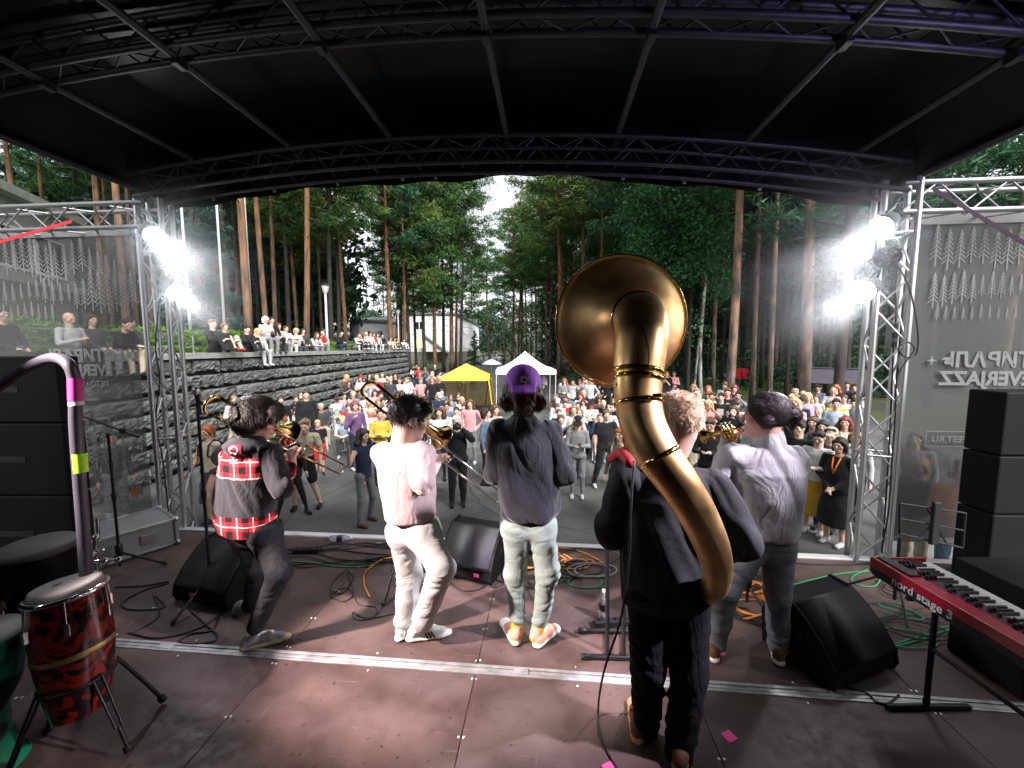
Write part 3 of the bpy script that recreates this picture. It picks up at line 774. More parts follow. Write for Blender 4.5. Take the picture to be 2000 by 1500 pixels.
for k in range(2): quad_frame(Vector((-22.3, 58.5, 4.3)) + d1 * (.7 + 1.8 * k), d1, (0, 0, 1), .9, 1.3, .1, .06, m_white, 'window', hb, m_glass, n1)
gb = thing('grey_building', 'pale slab building with a long window band behind the left banner', 'building', (0, 0, 0))
e0 = Vector((-21.5, 20, 0)); dv = Vector((.397, -1, 0)).normalized(); nv = Vector((1, .397, 0)).normalized()
q = [e0, e0 + dv * 14, e0 + dv * 14 - nv * 9, e0 - nv * 9]
walls([(p.x, p.y) for p in q], TZ - .04, 9.0).obj('wall', mat('grey_render', (.38, .38, .39), .85, var=.1), gb)
for k in range(6): quad_frame(e0 + dv * (.6 + 2.2 * k) + Vector((0, 0, 6.2)), dv, (0, 0, 1), 2.0, 1.7, .1, .06, m_white, 'window', gb, m_glass, nv)
MB().prism([e0 + Vector((0, 0, 5.5)) - dv * .2, e0 + dv * 14 + Vector((0, 0, 5.5)), e0 + dv * 14 + nv * .9 + Vector((0, 0, 5.5)), e0 + nv * .9 - dv * .2 + Vector((0, 0, 5.5))], (0, 0, .3)).obj('ledge', m_cap, gb)
MB().prism([e0 + Vector((0, 0, 9.0)) - dv * .3, e0 + dv * 14.2 + Vector((0, 0, 9.0)), e0 + dv * 14.2 + nv * .5 + Vector((0, 0, 9)), e0 + nv * .5 - dv * .3 + Vector((0, 0, 9))], (0, 0, .35)).obj('cornice', m_cap, gb)

# ================================================================ THE STAGE
m_deck = mat('brown_deck_ply', (0.068, 0.041, 0.037), 0.48, color2=(0.125, 0.078, 0.070), scale=3.2, detail=10, bump=0.2, bscale=90, spec=0.5)
nt = m_deck.node_tree                      # fine scuffs break up the gloss
_n = nt.nodes.new('ShaderNodeTexNoise'); _n.inputs['Scale'].default_value = 14; _n.inputs['Detail'].default_value = 12; _n.inputs['Roughness'].default_value = .7
_r = nt.nodes.new('ShaderNodeMapRange'); _r.inputs[1].default_value = .35; _r.inputs[2].default_value = .7; _r.inputs[3].default_value = .38; _r.inputs[4].default_value = .68
nt.links.new([n for n in nt.nodes if n.type == 'TEX_COORD'][0].outputs['Object'], _n.inputs['Vector']); nt.links.new(_n.outputs['Fac'], _r.inputs[0]); nt.links.new(_r.outputs[0], nt.nodes['Principled BSDF'].inputs['Roughness'])
def scuffs(m):
    nt = m.node_tree; b = nt.nodes['Principled BSDF']; tc = [n for n in nt.nodes if n.type == 'TEX_COORD'][0]; src = [l.from_socket for l in nt.links if l.to_socket == b.inputs['Base Color']][0]
    oi = nt.nodes.new('ShaderNodeObjectInfo'); ad = nt.nodes.new('ShaderNodeVectorMath'); ad.operation = 'ADD'; nt.links.new(tc.outputs['Object'], ad.inputs[0]); nt.links.new(oi.outputs['Location'], ad.inputs[1])
    for n in nt.nodes:
        if n.type == 'TEX_NOISE': nt.links.new(ad.outputs[0], n.inputs['Vector'])
    def layer(src, scale, stretch, rot, lo, hi, colr, fac):
        mp = nt.nodes.new('ShaderNodeMapping'); mp.inputs['Scale'].default_value = stretch; mp.inputs['Rotation'].default_value = (0, 0, rot); nt.links.new(ad.outputs[0], mp.inputs['Vector'])
        n = nt.nodes.new('ShaderNodeTexNoise'); n.inputs['Scale'].default_value = scale; n.inputs['Detail'].default_value = 4; nt.links.new(mp.outputs[0], n.inputs['Vector'])
        r = nt.nodes.new('ShaderNodeMapRange'); r.inputs[1].default_value = lo; r.inputs[2].default_value = hi; r.inputs[4].default_value = fac; nt.links.new(n.outputs['Fac'], r.inputs[0])
        mx = nt.nodes.new('ShaderNodeMix'); mx.data_type = 'RGBA'; nt.links.new(r.outputs[0], mx.inputs[0]); nt.links.new(src, mx.inputs[6]); mx.inputs[7].default_value = (*colr, 1); return mx.outputs[2]
    s = layer(src, 26, (1, 1, 1), 0, .66, .70, (.012, .009, .009), .85)
    s = layer(s, 5, (1, 14, 1), .5, .66, .74, (.20, .16, .15), .5); s = layer(s, 4, (16, 1, 1), -.3, .67, .75, (.18, .14, .13), .5); s = layer(s, 1.6, (1, 1, 1), 0, .5, .75, (.09, .078, .08), .6)
    nt.links.new(s, b.inputs['Base Color'])
scuffs(m_deck)
m_strip = mat('scuffed_aluminium', (0.50, 0.50, 0.50), 0.45, 0.6, var=0.3, scale=9, detail=8)
m_dark = mat('black_paint', (0.010, 0.010, 0.011), 0.55)
m_skirt = mat('black_skirting', (0.012, 0.012, 0.013), 0.9)
stage = sthing('stage_deck', 'brown plywood stage deck with aluminium joint strips underfoot', 'stage', 0, 0, 0)
us = [-6.88, -5.59, -4.30, -3.01, -1.72, -0.43, 0.86, 2.15, 3.44, 4.73, 6.02]
pm = {}
for (v0, v1) in ((-1.8, 0.24), (0.27, 2.262), (2.338, 3.885)):
    for i in range(len(us) - 1):
        u0, u1 = us[i] + .002, us[i + 1] - .002
        k = round(v1 - v0, 2)
        if k not in pm: pm[k] = MB().box((0, 0, -.02), (u1 - u0, v1 - v0, .04), bevel=.002).mesh('deck_panel', m_deck)
        obj('deck_panel', pm[k], stage, loc=((u0 + u1) / 2, (v0 + v1) / 2, DECK))
for v, w in ((2.2735, .021), (2.30, .022), (2.3265, .021)):
    MB().box((-.43, v, DECK - .012 + (.003 if w < .022 else 0)), (12.9, w, .03), bevel=.003).obj('joint_strip', m_strip, stage)
for u in (-2.55, -.15, 1.7): MB().box((u, 2.30, DECK + .005), (.09, .05, .012), bevel=.002).obj('joint_lock', m_strip, stage)
MB().box((-.43, 3.925, DECK - .03), (12.9, .075, .09), bevel=.006).obj('edge_trim', mat('white_edge_trim', (.72, .72, .73), .45, .3), stage)
MB().box((-.43, 3.90, .47), (12.8, .03, .9)).obj('skirting', m_skirt, stage)
MB().box((-.43, 1.05, DECK - .10), (12.8, 5.6, .11)).obj('frame', m_dark, stage)
m_screw = mat('bright_screw', (.85, .85, .85), .3, .8)
sm = MB().lathe([(.0001, .003), (.006, .003), (.008, .0)], 8).mesh('screw_head', m_screw)
rr = random.Random(5)
for u in us[1:-1]:
    for v in (1.86, 2.23, 2.37, 2.66, 3.0, 3.35, 3.82, 1.3):
        for s_ in (-1, 1): obj('screw_head', sm, stage, loc=(u + s_ * .013, v + rr.uniform(-.005, .005), DECK + .001))
    for v in (2.23, 2.37): obj('screw_head', sm, stage, loc=(u + .62, v, DECK + .001))

# ---------------------------------------------------------------- roof
def arch(u):
    d = u + .6; return 4.97 - .0222 * d * d - .0233 * d
m_alu_r = mat('shaded_aluminium', (.065, .065, .074), .5, .8, var=.2, scale=6)  # darker copy of the aluminium: backlit shade under the roof put into its colour
m_memb = mat('black_roof_membrane', (.004, .004, .005), .36, spec=.22, bump=.12, bscale=5)
roof = sthing('stage_roof', 'black vaulted stage roof carried on arched aluminium trusses', 'roof', 0, 0, 0)
nu, nv2 = 36, 12
U0, U1 = -4.32, 3.2
V, F = [], []
def memb_z(u): 
    e = max(0, abs(u + .56) - 3.3); return arch(u) + .25 - .75 * e
for j in range(nv2 + 1):
    for i in range(nu + 1):
        u = U0 + (U1 - U0) * i / nu; v = -2.2 + 6.4 * j / nv2
        V.append((u, v, memb_z(u) - .015 * math.sin(j * 1.9) * math.sin(i * .5)))
for j in range(nv2):
    for i in range(nu): a = j * (nu + 1) + i; F.append((a, a + 1, a + nu + 2, a + nu + 1))
n0 = len(V); V += [(x, y, z + .02) for x, y, z in V]; F += [tuple(q + n0 for q in f[::-1]) for f in F]
obj('membrane', mesh('membrane', V, F, m_memb, True), roof)
V, F = [], []                               # front valance with a scalloped hem
nn = 90
for i in range(nn + 1):
    u = U0 + (U1 - U0) * i / nn; hem = arch(u) - .25 - .035 * abs(math.sin(u * 1.45 + .5)) + .012 * math.sin(u * 9)
    hem += .05 * math.exp(-((u - .15) / .5) ** 2)
    for t in (0, .5, 1): V.append((u, 4.17 + .012 * math.sin(u * 7 + t * 2), (memb_z(u) + .07) * (1 - t) + hem * t))
for i in range(nn):
    for t in range(2): a = i * 3 + t; F.append((a, a + 3, a + 4, a + 1))
n0 = len(V); V += [(x, y + .006, z) for x, y, z in V]; F += [tuple(q + n0 for q in f[::-1]) for f in F]
val = obj('valance', mesh('valance', V, F, m_memb, True), roof)
m_grom = mat('bright_grommet', (.9, .9, .9), .3, .7)
gm = MB().lathe([(.009, -.004), (.016, -.004), (.016, .004), (.009, .004)], 10).mesh('grommet', m_grom)
for u in (-3.6, -2.9, -2.2, -1.5, -1.15, -.62, .25, .72, 1.3, 2.0):
    o = obj('grommet', gm, val, loc=(u, 4.155, arch(u) - .245)); o.rotation_euler = (R(90), 0, 0)
PU = [-3.5, -2.49, -1.49, -.40, .61, 1.71, 2.62]
for u in PU:
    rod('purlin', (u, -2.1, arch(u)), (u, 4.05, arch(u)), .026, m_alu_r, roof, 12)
    for v in (2.66, 3.94): MB().box((u, v, arch(u) - .02), (.05, .09, .06), bevel=.006).obj('purlin_clamp', m_black, roof)
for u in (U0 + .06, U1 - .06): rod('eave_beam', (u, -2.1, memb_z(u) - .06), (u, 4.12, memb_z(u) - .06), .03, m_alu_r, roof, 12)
def arch_truss(name, v0, v1, dz0, dz1, ra):
    t = bpy.data.objects.new(name, None); col.objects.link(t); t.parent = roof
    uu = np.linspace(U0 + .15, U1 - .15, 40)
    for v in (v0, v1):
        for dz in (dz0, dz1):
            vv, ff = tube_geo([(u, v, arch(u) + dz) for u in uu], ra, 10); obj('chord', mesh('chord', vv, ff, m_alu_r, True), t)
    n = 32; us_ = np.linspace(U0 + .2, U1 - .2, n + 1)
    for k in range(n):
        a, b = us_[k], us_[k + 1]; up = k % 2
        for v in (v0, v1):
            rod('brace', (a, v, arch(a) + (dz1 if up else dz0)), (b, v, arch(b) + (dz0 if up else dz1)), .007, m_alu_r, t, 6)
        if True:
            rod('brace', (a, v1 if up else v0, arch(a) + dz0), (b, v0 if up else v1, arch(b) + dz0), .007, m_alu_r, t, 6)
    return t
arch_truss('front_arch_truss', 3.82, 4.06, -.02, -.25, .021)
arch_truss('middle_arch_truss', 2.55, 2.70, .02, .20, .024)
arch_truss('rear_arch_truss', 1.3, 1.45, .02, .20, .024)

# unseen black drapes added at the back and sides to shut out sky light
m_drape = mat('black_drape', (.008, .008, .009), .95)
def drape(label, a, b, z0, z1):
    a, b = Vector((a[0], a[1], 0)), Vector((b[0], b[1], 0)); d = b - a; L = d.length; d.normalize(); n = Vector((d.y, -d.x, 0)); V, F = [], []
    k = int(L / .06)
    for i in range(k + 1):
        p = a + d * (L * i / k) + n * .03 * math.sin(i * 1.1); V += [(p.x, p.y, z0), (p.x, p.y, z1)]
    for i in range(k): F.append((2 * i, 2 * i + 2, 2 * i + 3, 2 * i + 1))
    o = obj('unseen_drape', mesh('unseen_drape', V, F, m_drape, True), None, loc=S(0, 0, 0), label=label, cat='drape', group='unseen black drapes added round the stage'); o.rotation_euler = (0, 0, -TH)
drape('unseen black drape added across the back of the stage', (-4.35, -1.95), (3.25, -1.95), 0, 5.2)
drape('unseen black drape added along the left side of the stage', (-4.38, -1.9), (-4.38, 2.4), 0, 4.75)
drape('unseen black drape added along the right side of the stage', (3.28, -1.9), (3.28, 2.2), 0, 4.6)
# ---------------------------------------------------------------- light towers
def lattice_tower(label, u, v, rz, top, hw):
    t = sthing('truss_tower', label, 'truss tower', u, v, 0, rz, 'truss towers carrying the roof')
    h = hw; cs = [(-h, -h), (h, -h), (h, h), (-h, h)]
    for x, y in cs: rod('chord', (x, y, .02), (x, y, top), .025, m_alu, t, 12)
    n = int(top / .29)
    for f in range(4):
        (x0, y0), (x1, y1) = cs[f], cs[(f + 1) % 4]
        for k in range(n):
            z0, z1 = .15 + k * .29, .15 + (k + 1) * .29
            if z1 > top: break
            if (k + f) % 2: rod('brace', (x0, y0, z0), (x1, y1, z1), .009, m_alu, t, 6)
            else: rod('brace', (x1, y1, z0), (x0, y0, z1), .009, m_alu, t, 6)
        for z in (.1, 2.02, 4.0): rod('rung', (x0, y0, z), (x1, y1, z), .012, m_alu, t, 6)
    MB().box((0, 0, .01), (.5, .5, .02), bevel=.004).obj('base_plate', m_alu, t)
    return t
lattice_tower('aluminium truss tower left of the stage opening', -4.16, 4.02, R(20), 4.55, .105)
lattice_tower('aluminium truss tower right of the stage opening', 3.06, 3.96, R(-20), 4.45, .115)
m_steel_w = mat('dull_steel_tube', (.30, .30, .315), .42, .9)
def wing(label, u0, u1, z, v):
    t = sthing('wing_truss', label, 'truss', 0, 0, 0, 0, 'trusses holding the side banners')
    for vv in (v, v + .24):
        for zz in (z, z + .24): rod('chord', (u0, vv, zz), (u1, vv, zz), .024, m_steel_w, t, 10)
    n = int(abs(u1 - u0) / .27); s = (u1 - u0) / n
    for k in range(n):
        a, b = u0 + k * s, u0 + (k + 1) * s; up = k % 2
        for vv in (v, v + .24): rod('brace', (a, vv, z + (.24 if up else 0)), (b, vv, z + (0 if up else .24)), .009, m_steel_w, t, 6)
        for zz in (z, z + .24): rod('brace', (a, v + (.24 if up else 0), zz), (b, v + (0 if up else .24), zz), .009, m_steel_w, t, 6)
    for u in np.linspace(u0, u1, 7):
        v_, f_ = tube_geo([(u + .03 * math.cos(a), v - .0, z + .0 + .035 * math.sin(a)) for a in np.linspace(0, 6.283, 9)], .004, 4); obj('cable_tie', mesh('cable_tie', v_, f_, m_black), t)
wing('horizontal truss above the left mesh banner', -4.12, -7.4, 4.24, 3.86)
wing('horizontal truss above the right mesh banner', 3.0, 6.0, 4.16, 3.82)

# ---------------------------------------------------------------- mesh banners, printed side away
def meshmat(name, c, alpha):
    m = mat(name, c, .9, var=.08, scale=1.5)
    nt = m.node_tree; b = nt.nodes['Principled BSDF']; out = nt.nodes['Material Output']
    tr = nt.nodes.new('ShaderNodeBsdfTransparent'); mx = nt.nodes.new('ShaderNodeMixShader'); mx.inputs[0].default_value = alpha
    tl = nt.nodes.new('ShaderNodeBsdfTranslucent'); tl.inputs['Color'].default_value = (*c, 1); mx2 = nt.nodes.new('ShaderNodeMixShader'); mx2.inputs[0].default_value = .5
    nt.links.new(b.outputs[0], mx2.inputs[1]); nt.links.new(tl.outputs[0], mx2.inputs[2])
    nt.links.new(tr.outputs[0], mx.inputs[1]); nt.links.new(mx2.outputs[0], mx.inputs[2]); nt.links.new(mx.outputs[0], out.inputs['Surface']); return m
m_net = meshmat('banner_mesh', (.15, .155, .155), .66)
m_net2 = meshmat('banner_mesh_dense', (.15, .155, .16), .82)
m_print = meshmat('banner_print', (.42, .42, .43), .80)
m_orange = meshmat('banner_print_orange', (.75, .30, .16), .85)
def icon_mesh():
    b = MB()
    def line(p, q, w):
        d = Vector((q[0] - p[0], 0, q[1] - p[1])).normalized(); n = Vector((-d.z, 0, d.x)) * w / 2
        P, Q = Vector((p[0], 0, p[1])), Vector((q[0], 0, q[1]))
        b.prism([P - n, Q - n, Q + n, P + n], (0, .0012, 0))
    line((0, 0), (0, 1), .030)
    for k in range(7):
        z = .97 - k * .115; w = .05 + .015 * k
        line((0, z), (-w, z - .13), .022); line((0, z), (w, z - .13), .022)
    return b.mesh('printed_tree', m_print)
ICON = icon_mesh()
def star_mesh(s):
    pts = []
    for k in range(8):
        a = k * math.pi / 4; r = s if k % 2 == 0 else s * .28; pts.append((r * math.sin(a), 0, r * math.cos(a)))
    return MB().prism(pts, (0, .0012, 0)).mesh('printed_star', m_print)
def banner(label, u0, u1, z0, z1, v, m):
    t = sthing('mesh_banner', label, 'banner', 0, 0, 0, 0, 'grey mesh banners beside the stage')
    nx = 24; V, F = [], []
    for i in range(nx + 1):
        u = u0 + (u1 - u0) * i / nx
        for z in np.linspace(z0, z1, 10): V.append((u, v + .012 * math.sin(u * 5 + z), z))
    for i in range(nx):
        for k in range(9): a = i * 10 + k; F.append((a, a + 10, a + 11, a + 1))
    obj('mesh_sheet', mesh('mesh_sheet', V, F, m, True), t)
    for (a, b, c, d) in ((u0, u1, z1 - .09, z1), (u0, u1, z0, z0 + .05)): MB().box(((a + b) / 2, v - .015, (c + d) / 2), (abs(b - a), .004, d - c)).obj('hem', meshmat('banner_hem', (.45, .45, .46), .97), t)
    return t
VB = 4.05
def put(me, px, py, par, name, sx=1.0, rot=True):
    P = atv(px, py, VB - .017); u, v = to_uv(P)
    o = obj(name, me, par, loc=(u, v, P.z))
    if rot: o.rotation_euler = (R(90), 0, 0)
    return o
def icons(par, lst):
    for px, ytop, ybot in lst:
        A, B = atv(px, ytop, VB - .017), atv(px, ybot, VB - .017)
        u, v = to_uv(B); o = obj('printed_tree', ICON, par, loc=(u, v, B.z)); h = A.z - B.z; o.scale = (h, 1, h)
BL = banner('grey mesh banner with mirrored white lettering left of the left tower', -4.50, -7.3, 1.10, 4.30, VB, m_net)
BR = banner('grey mesh banner with mirrored white lettering behind the right tower', 3.28, 6.0, 1.14, 4.20, VB, m_net2)
put(text_mesh('lettering', 'ФЕСТИВАЛЬ', .185, m_print, True, 'LEFT', bold=.006), 268, 706, BL, 'lettering')
put(text_mesh('lettering', 'EVERJAZZ', .170, m_print, True, 'LEFT', bold=.006), 221, 733, BL, 'lettering')
put(text_mesh('lettering', 'ЛЕТО • СОСНЫ', .085, m_print, True, 'LEFT', bold=.002), 214, 755, BL, 'lettering')
put(star_mesh(.055), 232, 722, BL, 'printed_star', rot=False)
for k, (s, y) in enumerate((('ПРИ ПОДДЕРЖКЕ', 955), ('ФОНДА', 963), ('ПРЕЗИДЕНТСКИХ', 972), ('ГРАНТОВ', 981))): put(text_mesh('lettering', s, .030 if k == 0 else .045, m_print, True, 'LEFT', bold=.001), 253, y, BL, 'lettering')
a = MB().prism([(0, 0, .02), (.085, 0, 0), (.10, 0, .10), (0.0, 0, .13)], (0, .0012, 0)).mesh('printed_logo', m_orange)
put(a, 257, 972, BL, 'printed_logo', rot=False)
a = MB().prism([(0, 0, .03), (.07, 0, 0), (.05, 0, .12), (-.04, 0, .13)], (0, .0012, 0)).mesh('printed_logo', m_print)
put(a, 270, 968, BL, 'printed_logo', rot=False)
rr = random.Random(9)
L1 = [(15 + 16.3 * k, 470 - 12 * math.sin(k * .8) + (25 if k > 9 else 0), 545 - 14 * math.sin(k * .8 + .5)) for k in range(15)]
L2 = [(12 + 15.5 * k, 548 - (18 if k > 10 else 0) + 6 * math.sin(k), 590 + (18 if k > 8 else 0) + 5 * math.cos(k)) for k in range(17)]
L3 = [(10 + 13.5 * k, 592 + 5 * math.sin(k * 1.3), 625 + 4 * math.cos(k)) for k in range(8)]
L4 = [(172 + 14 * k, 812, 832 + 5 * (k > 4)) for k in range(8)] + [(171 + 18.5 * k, 832 + (4 * k if k < 4 else 5 * k), 918 - 2 * k) for k in range(6)]
icons(BL, L1 + L2 + L3 + L4)
put(text_mesh('lettering', 'ФЕСТИВАЛЬ', .185, m_print, True, 'RIGHT', bold=.006), 1836, 716, BR, 'lettering')
put(text_mesh('lettering', 'EVERJAZZ', .175, m_print, True, 'RIGHT', bold=.006), 1834, 751, BR, 'lettering')
put(star_mesh(.048), 1820, 704, BR, 'printed_star', rot=False)
put(text_mesh('lettering', 'EVERJAZZFEST.RU', .085, m_print, True, 'RIGHT', bold=.002), 1819, 863, BR, 'lettering')
def printed_frame(par, x0, y0, x1, y1):
    A, B = atv(x0, y1, VB - .017), atv(x1, y0, VB - .017); (ua, va), (ub, vb) = to_uv(A), to_uv(B); b = MB(); w = .008
    for c, d in ((((ua + ub) / 2, va, A.z), (ub - ua, .0012, w)), (((ua + ub) / 2, va, B.z), (ub - ua, .0012, w)), ((ua, va, (A.z + B.z) / 2), (w, .0012, B.z - A.z)), ((ub, va, (A.z + B.z) / 2), (w, .0012, B.z - A.z))): b.box(c, d)
    b.obj('printed_frame', m_print, par)
printed_frame(BR, 1807, 845, 1990, 871)
icons(BR, [(1826 + 23.3 * k, 437 + 12 * abs(math.sin(k * .9)), 520 + 8 * math.sin(k * 1.4)) for k in range(8)] + [(1821 + 19 * k, 532 + 6 * math.sin(k * 1.7), 596 - (18 if k > 4 else 0) + 6 * math.cos(k)) for k in range(10)] + [(1829 + 17 * k, 590 + 10 * abs(math.sin(k * .6)), 625) for k in range(10)] + [(1797 + 20 * k, 886 + 4 * (k % 3), 925 + 4 * (k % 2)) for k in range(5)])

# ---------------------------------------------------------------- stage lamps on the towers
m_lamp = mat('lit_lens', (1, 1, 1), .2, emit=(.93, .96, 1.0), estr=60)
m_lensoff = mat('dark_lens', (.05, .05, .055), .12, spec=.7)
def par_lamp(label, P, aim, lit, power=0, size=42, r=.092, colr=(1, .97, 1.0)):
    t = thing('stage_lamp', label, 'stage lamp', P, 0, 'round stage lamps on the towers')
    d = (Vector(aim) - Vector(P)).normalized(); q = Vector((0, 0, 1)).rotation_difference(d); M = q.to_matrix().to_4x4()
    MB().lathe([(.0001, -.14), (r * .55, -.14), (r * .92, -.08), (r, 0), (r, .03), (r * .93, .03), (r * .9, .006)], 20, M=M).obj('housing', m_black, t)
    if lit: 
        lens = MB().lathe([(r * .9, .012), (.0001, .012)], 20, M=M).obj('lens', m_lamp, t)
    else:
        lens = MB().lathe([(r * .9, .010), (.0001, .010)], 20, M=M).obj('lens', m_black, t)
        for k in range(12):
            rad, a = (.0, 0) if k == 0 else (r * .36, k * 2 * math.pi / 4) if k < 5 else (r * .70, k * 2 * math.pi / 7)
            MB().lathe([(r * .17, .010), (r * .12, .022), (.0001, .026)], 8, M=M @ Matrix.Translation((rad * math.cos(a), rad * math.sin(a), .0))).obj('diode', m_lensoff, lens)
    side = M @ Vector((1, 0, 0)); up = M @ Vector((0, 1, 0))
    vv, ff = tube_geo([side * (r + .012) + d * -.02, side * (r + .012) + d * -.19, -side * (r + .012) + d * -.19, -side * (r + .012) + d * -.02], .009, 6); obj('yoke', mesh('yoke', vv, ff, m_black), t)
    if lit:
        L = bpy.data.lights.new('lamp_light', 'SPOT'); L.energy = power; L.spot_size = R(size); L.spot_blend = .5; L.shadow_soft_size = r * .8; L.color = colr
        lo = bpy.data.objects.new('lamp_light', L); col.objects.link(lo); lo.parent = t; lo.location = d * .05
        lo.rotation_mode = 'QUATERNION'; lo.rotation_quaternion = Vector((0, 0, -1)).rotation_difference(d)
    return t
def lampP(px, py): return atv(px, py, 3.80)
PW = 95
par_lamp('brightly lit upper lamp on the left tower', lampP(297, 457), S(.5, 2.3, 1.2), True, PW)
par_lamp('dark unlit lamp between two lit ones on the left tower', lampP(320, 508), S(-1.5, .3, 2.6), False)
par_lamp('brightly lit lower lamp on the left tower', lampP(343, 570), S(.1, 2.5, 1.2), True, PW)
par_lamp('brightly lit upper lamp on the right tower', lampP(1725, 440), S(-1.5, 1.9, 1.0), True, PW)
par_lamp('dark unlit lamp between two lit ones on the right tower', lampP(1732, 502), S(1.3, .3, 2.6), False)
par_lamp('brightly lit lower lamp on the right tower', lampP(1690, 565), S(-1.3, 1.6, 1.0), True, PW)
# the lamps on the rear arch, above and behind the lens: their pools and shadows lie on the deck
par_lamp('lit wash lamp hung from the rear roof truss, left', S(-3.9, .3, 4.3), S(-.62, 2.72, 1.2), True, 1700, 27, colr=(1.0, .82, .80))
par_lamp('lit wash lamp hung from the rear roof truss, right', S(3.0, 1.3, 4.2), S(.72, 2.05, 2.35), True, 640, 34, colr=(.92, .84, 1.0))
par_lamp('purple wash lamp on the right side truss', S(2.95, .5, 3.8), S(1.9, 3.1, 4.9), True, 26, 70, colr=(.30, .08, 1.0))

# tower clutter: coiled cable and a white distribution box on the right tower
m_cable = mat('black_cable', (.012, .012, .013), .5)
def cable(label, pts, r=.006, m=None, per=8, name='cable', group='cables on the stage'):
    vv, ff = tube_geo(spline(pts, per), r, 6)
    P0 = Vector(pts[0])
    me = mesh(name, [Vector(p) - P0 for p in vv], ff, m or m_cable, True)
    return obj(name, me, None, loc=P0, label=label, cat='cable', group=group)
cable('cable looping down the right light tower', [atv(*q, 3.74) for q in ((1745, 505), (1775, 560), (1792, 640), (1790, 690), (1768, 697), (1755, 680), (1772, 668), (1786, 682), (1770, 706), (1752, 740), (1748, 820), (1742, 900), (1735, 1000), (1722, 1075))], .007)
cable('cable running straight down inside the right tower', [atv(*q, 3.85) for q in ((1735, 520), (1750, 590), (1744, 700), (1740, 800), (1732, 950), (1722, 1080))], .007)
cable('cable hanging down the left light tower', [atv(*q, 3.9) for q in ((322, 520), (310, 600), (304, 680), (312, 740), (305, 820), (318, 900), (330, 1010))], .007)
dbx = thing('distribution_box', 'pale power distribution box strapped inside the right tower', 'power box', atv(1742, 655, 3.9))
MB().box((0, 0, 0), (.07, .06, .26), bevel=.008).obj('case', mat('pale_plastic', (.5, .5, .5), .5), dbx)
for z in (-.08, 0, .08): MB().box((-.005, -.034, z), (.04, .012, .05), bevel=.003).obj('socket', m_dark, dbx)
# red webbing strap, left; dark one, right
def strap(label, a, b, m):
    a, b = Vector(a), Vector(b); d = b - a; w = Vector((0, 0, .018))
    mb = MB(); mb.prism([-w, d - w, d + w, w], (0, .003, 0)); mb.obj('webbing_strap', m, loc=a, label=label, cat='strap')
strap('red webbing strap under the left banner truss', atv(-20, 478, 3.78), atv(140, 432, 3.78), mat('red_webbing', (.45, .02, .03), .8))
strap('dark webbing strap slanting down before the right banner', atv(1822, 368, 3.70), atv(2010, 480, 3.5), mat('dark_webbing', (.03, .012, .03), .8))

# ================================================================ THINGS ON THE STAGE
m_grille = mat('black_grille', (.018, .018, .020), .42, .3)
_nt = m_grille.node_tree; _tc = _nt.nodes.new('ShaderNodeTexCoord'); _v = _nt.nodes.new('ShaderNodeTexVoronoi'); _v.inputs['Scale'].default_value = 420
_nt.links.new(_tc.outputs['Object'], _v.inputs['Vector']); _b = _nt.nodes.new('ShaderNodeBump'); _b.inputs['Strength'].default_value = .5; _b.inputs['Distance'].default_value = .001
_nt.links.new(_v.outputs['Distance'], _b.inputs['Height']); _nt.links.new(_b.outputs['Normal'], _nt.nodes['Principled BSDF'].inputs['Normal'])
m_cab = mat('black_cabinet', (.0035, .0035, .004), .6, spec=.2, bump=.2, bscale=220)
m_pink = mat('pink_tape', (.85, .10, .32), .7)
m_red = mat('red_tape', (.75, .03, .05), .7)
def wedge(label, u, v, rz, w=.54, sticker=None):
    t = sthing('floor_monitor', label, 'monitor speaker', u, v, DECK + .004, rz, 'wedge monitor speakers')
    prof = [(0, .0), (-.02, .05), (-.005, .135), (.07, .235), (.165, .325), (.27, .395), (.40, .40), (.47, .22), (.45, 0)]
    b = MB()
    for s in (-1, 1): b.prism([(s * w / 2, y, z) for y, z in prof], (-s * .018, 0, 0))
    b.prism([(-w / 2 + .018, y, z) for y, z in [(.01, .006), (-.008, .05), (.007, .125), (.082, .222), (.177, .312), (.275, .38), (.395, .388), (.455, .22), (.44, .006)]], (w - .036, 0, 0))
    b.obj('cabinet', m_cab, t)
    g = MB(); gp = [tuple(q) for q in spline([(-.010, .132), (.066, .236), (.161, .327), (.262, .396)], 5)]; NG = len(gp)
    V = [(x, y - .004, z) for y, z in gp for x in (-w / 2 + .02, w / 2 - .02)] + [(x, y + .01, z - .01) for y, z in gp for x in (-w / 2 + .02, w / 2 - .02)]
    g.add(V, [(2 * i, 2 * i + 1, 2 * i + 3, 2 * i + 2) for i in range(NG - 1)] + [(0, 2 * NG, 2 * NG + 1, 1), (2 * NG - 2, 2 * NG - 1, 4 * NG - 1, 4 * NG - 2)] + [(2 * i, 2 * i + 2, 2 * NG + 2 + 2 * i, 2 * NG + 2 * i) for i in range(NG - 1)] + [(2 * i + 1, 2 * NG + 1 + 2 * i, 2 * NG + 3 + 2 * i, 3 + 2 * i) for i in range(NG - 1)], 0, True).obj('grille', m_grille, t)
    for s in (-1, 1):
        MB().box((s * (w / 2 + .002), .25, .2), (.006, .12, .04), bevel=.002).obj('handle', m_dark, t)
    if sticker: MB().box((sticker, -.021, .085), (.045, .003, .03)).obj('tape_mark', m_pink, t)
    return t
wedge('black wedge monitor with pink tape in front of the left musician', -2.68, 2.72, R(-10), .54, -.06)
wedge('black wedge monitor behind the white-trousered musician', -.70, 3.22, R(-14), .50, .12)
wedge('black wedge monitor beside the red keyboard', 1.92, 2.42, R(24), .56)

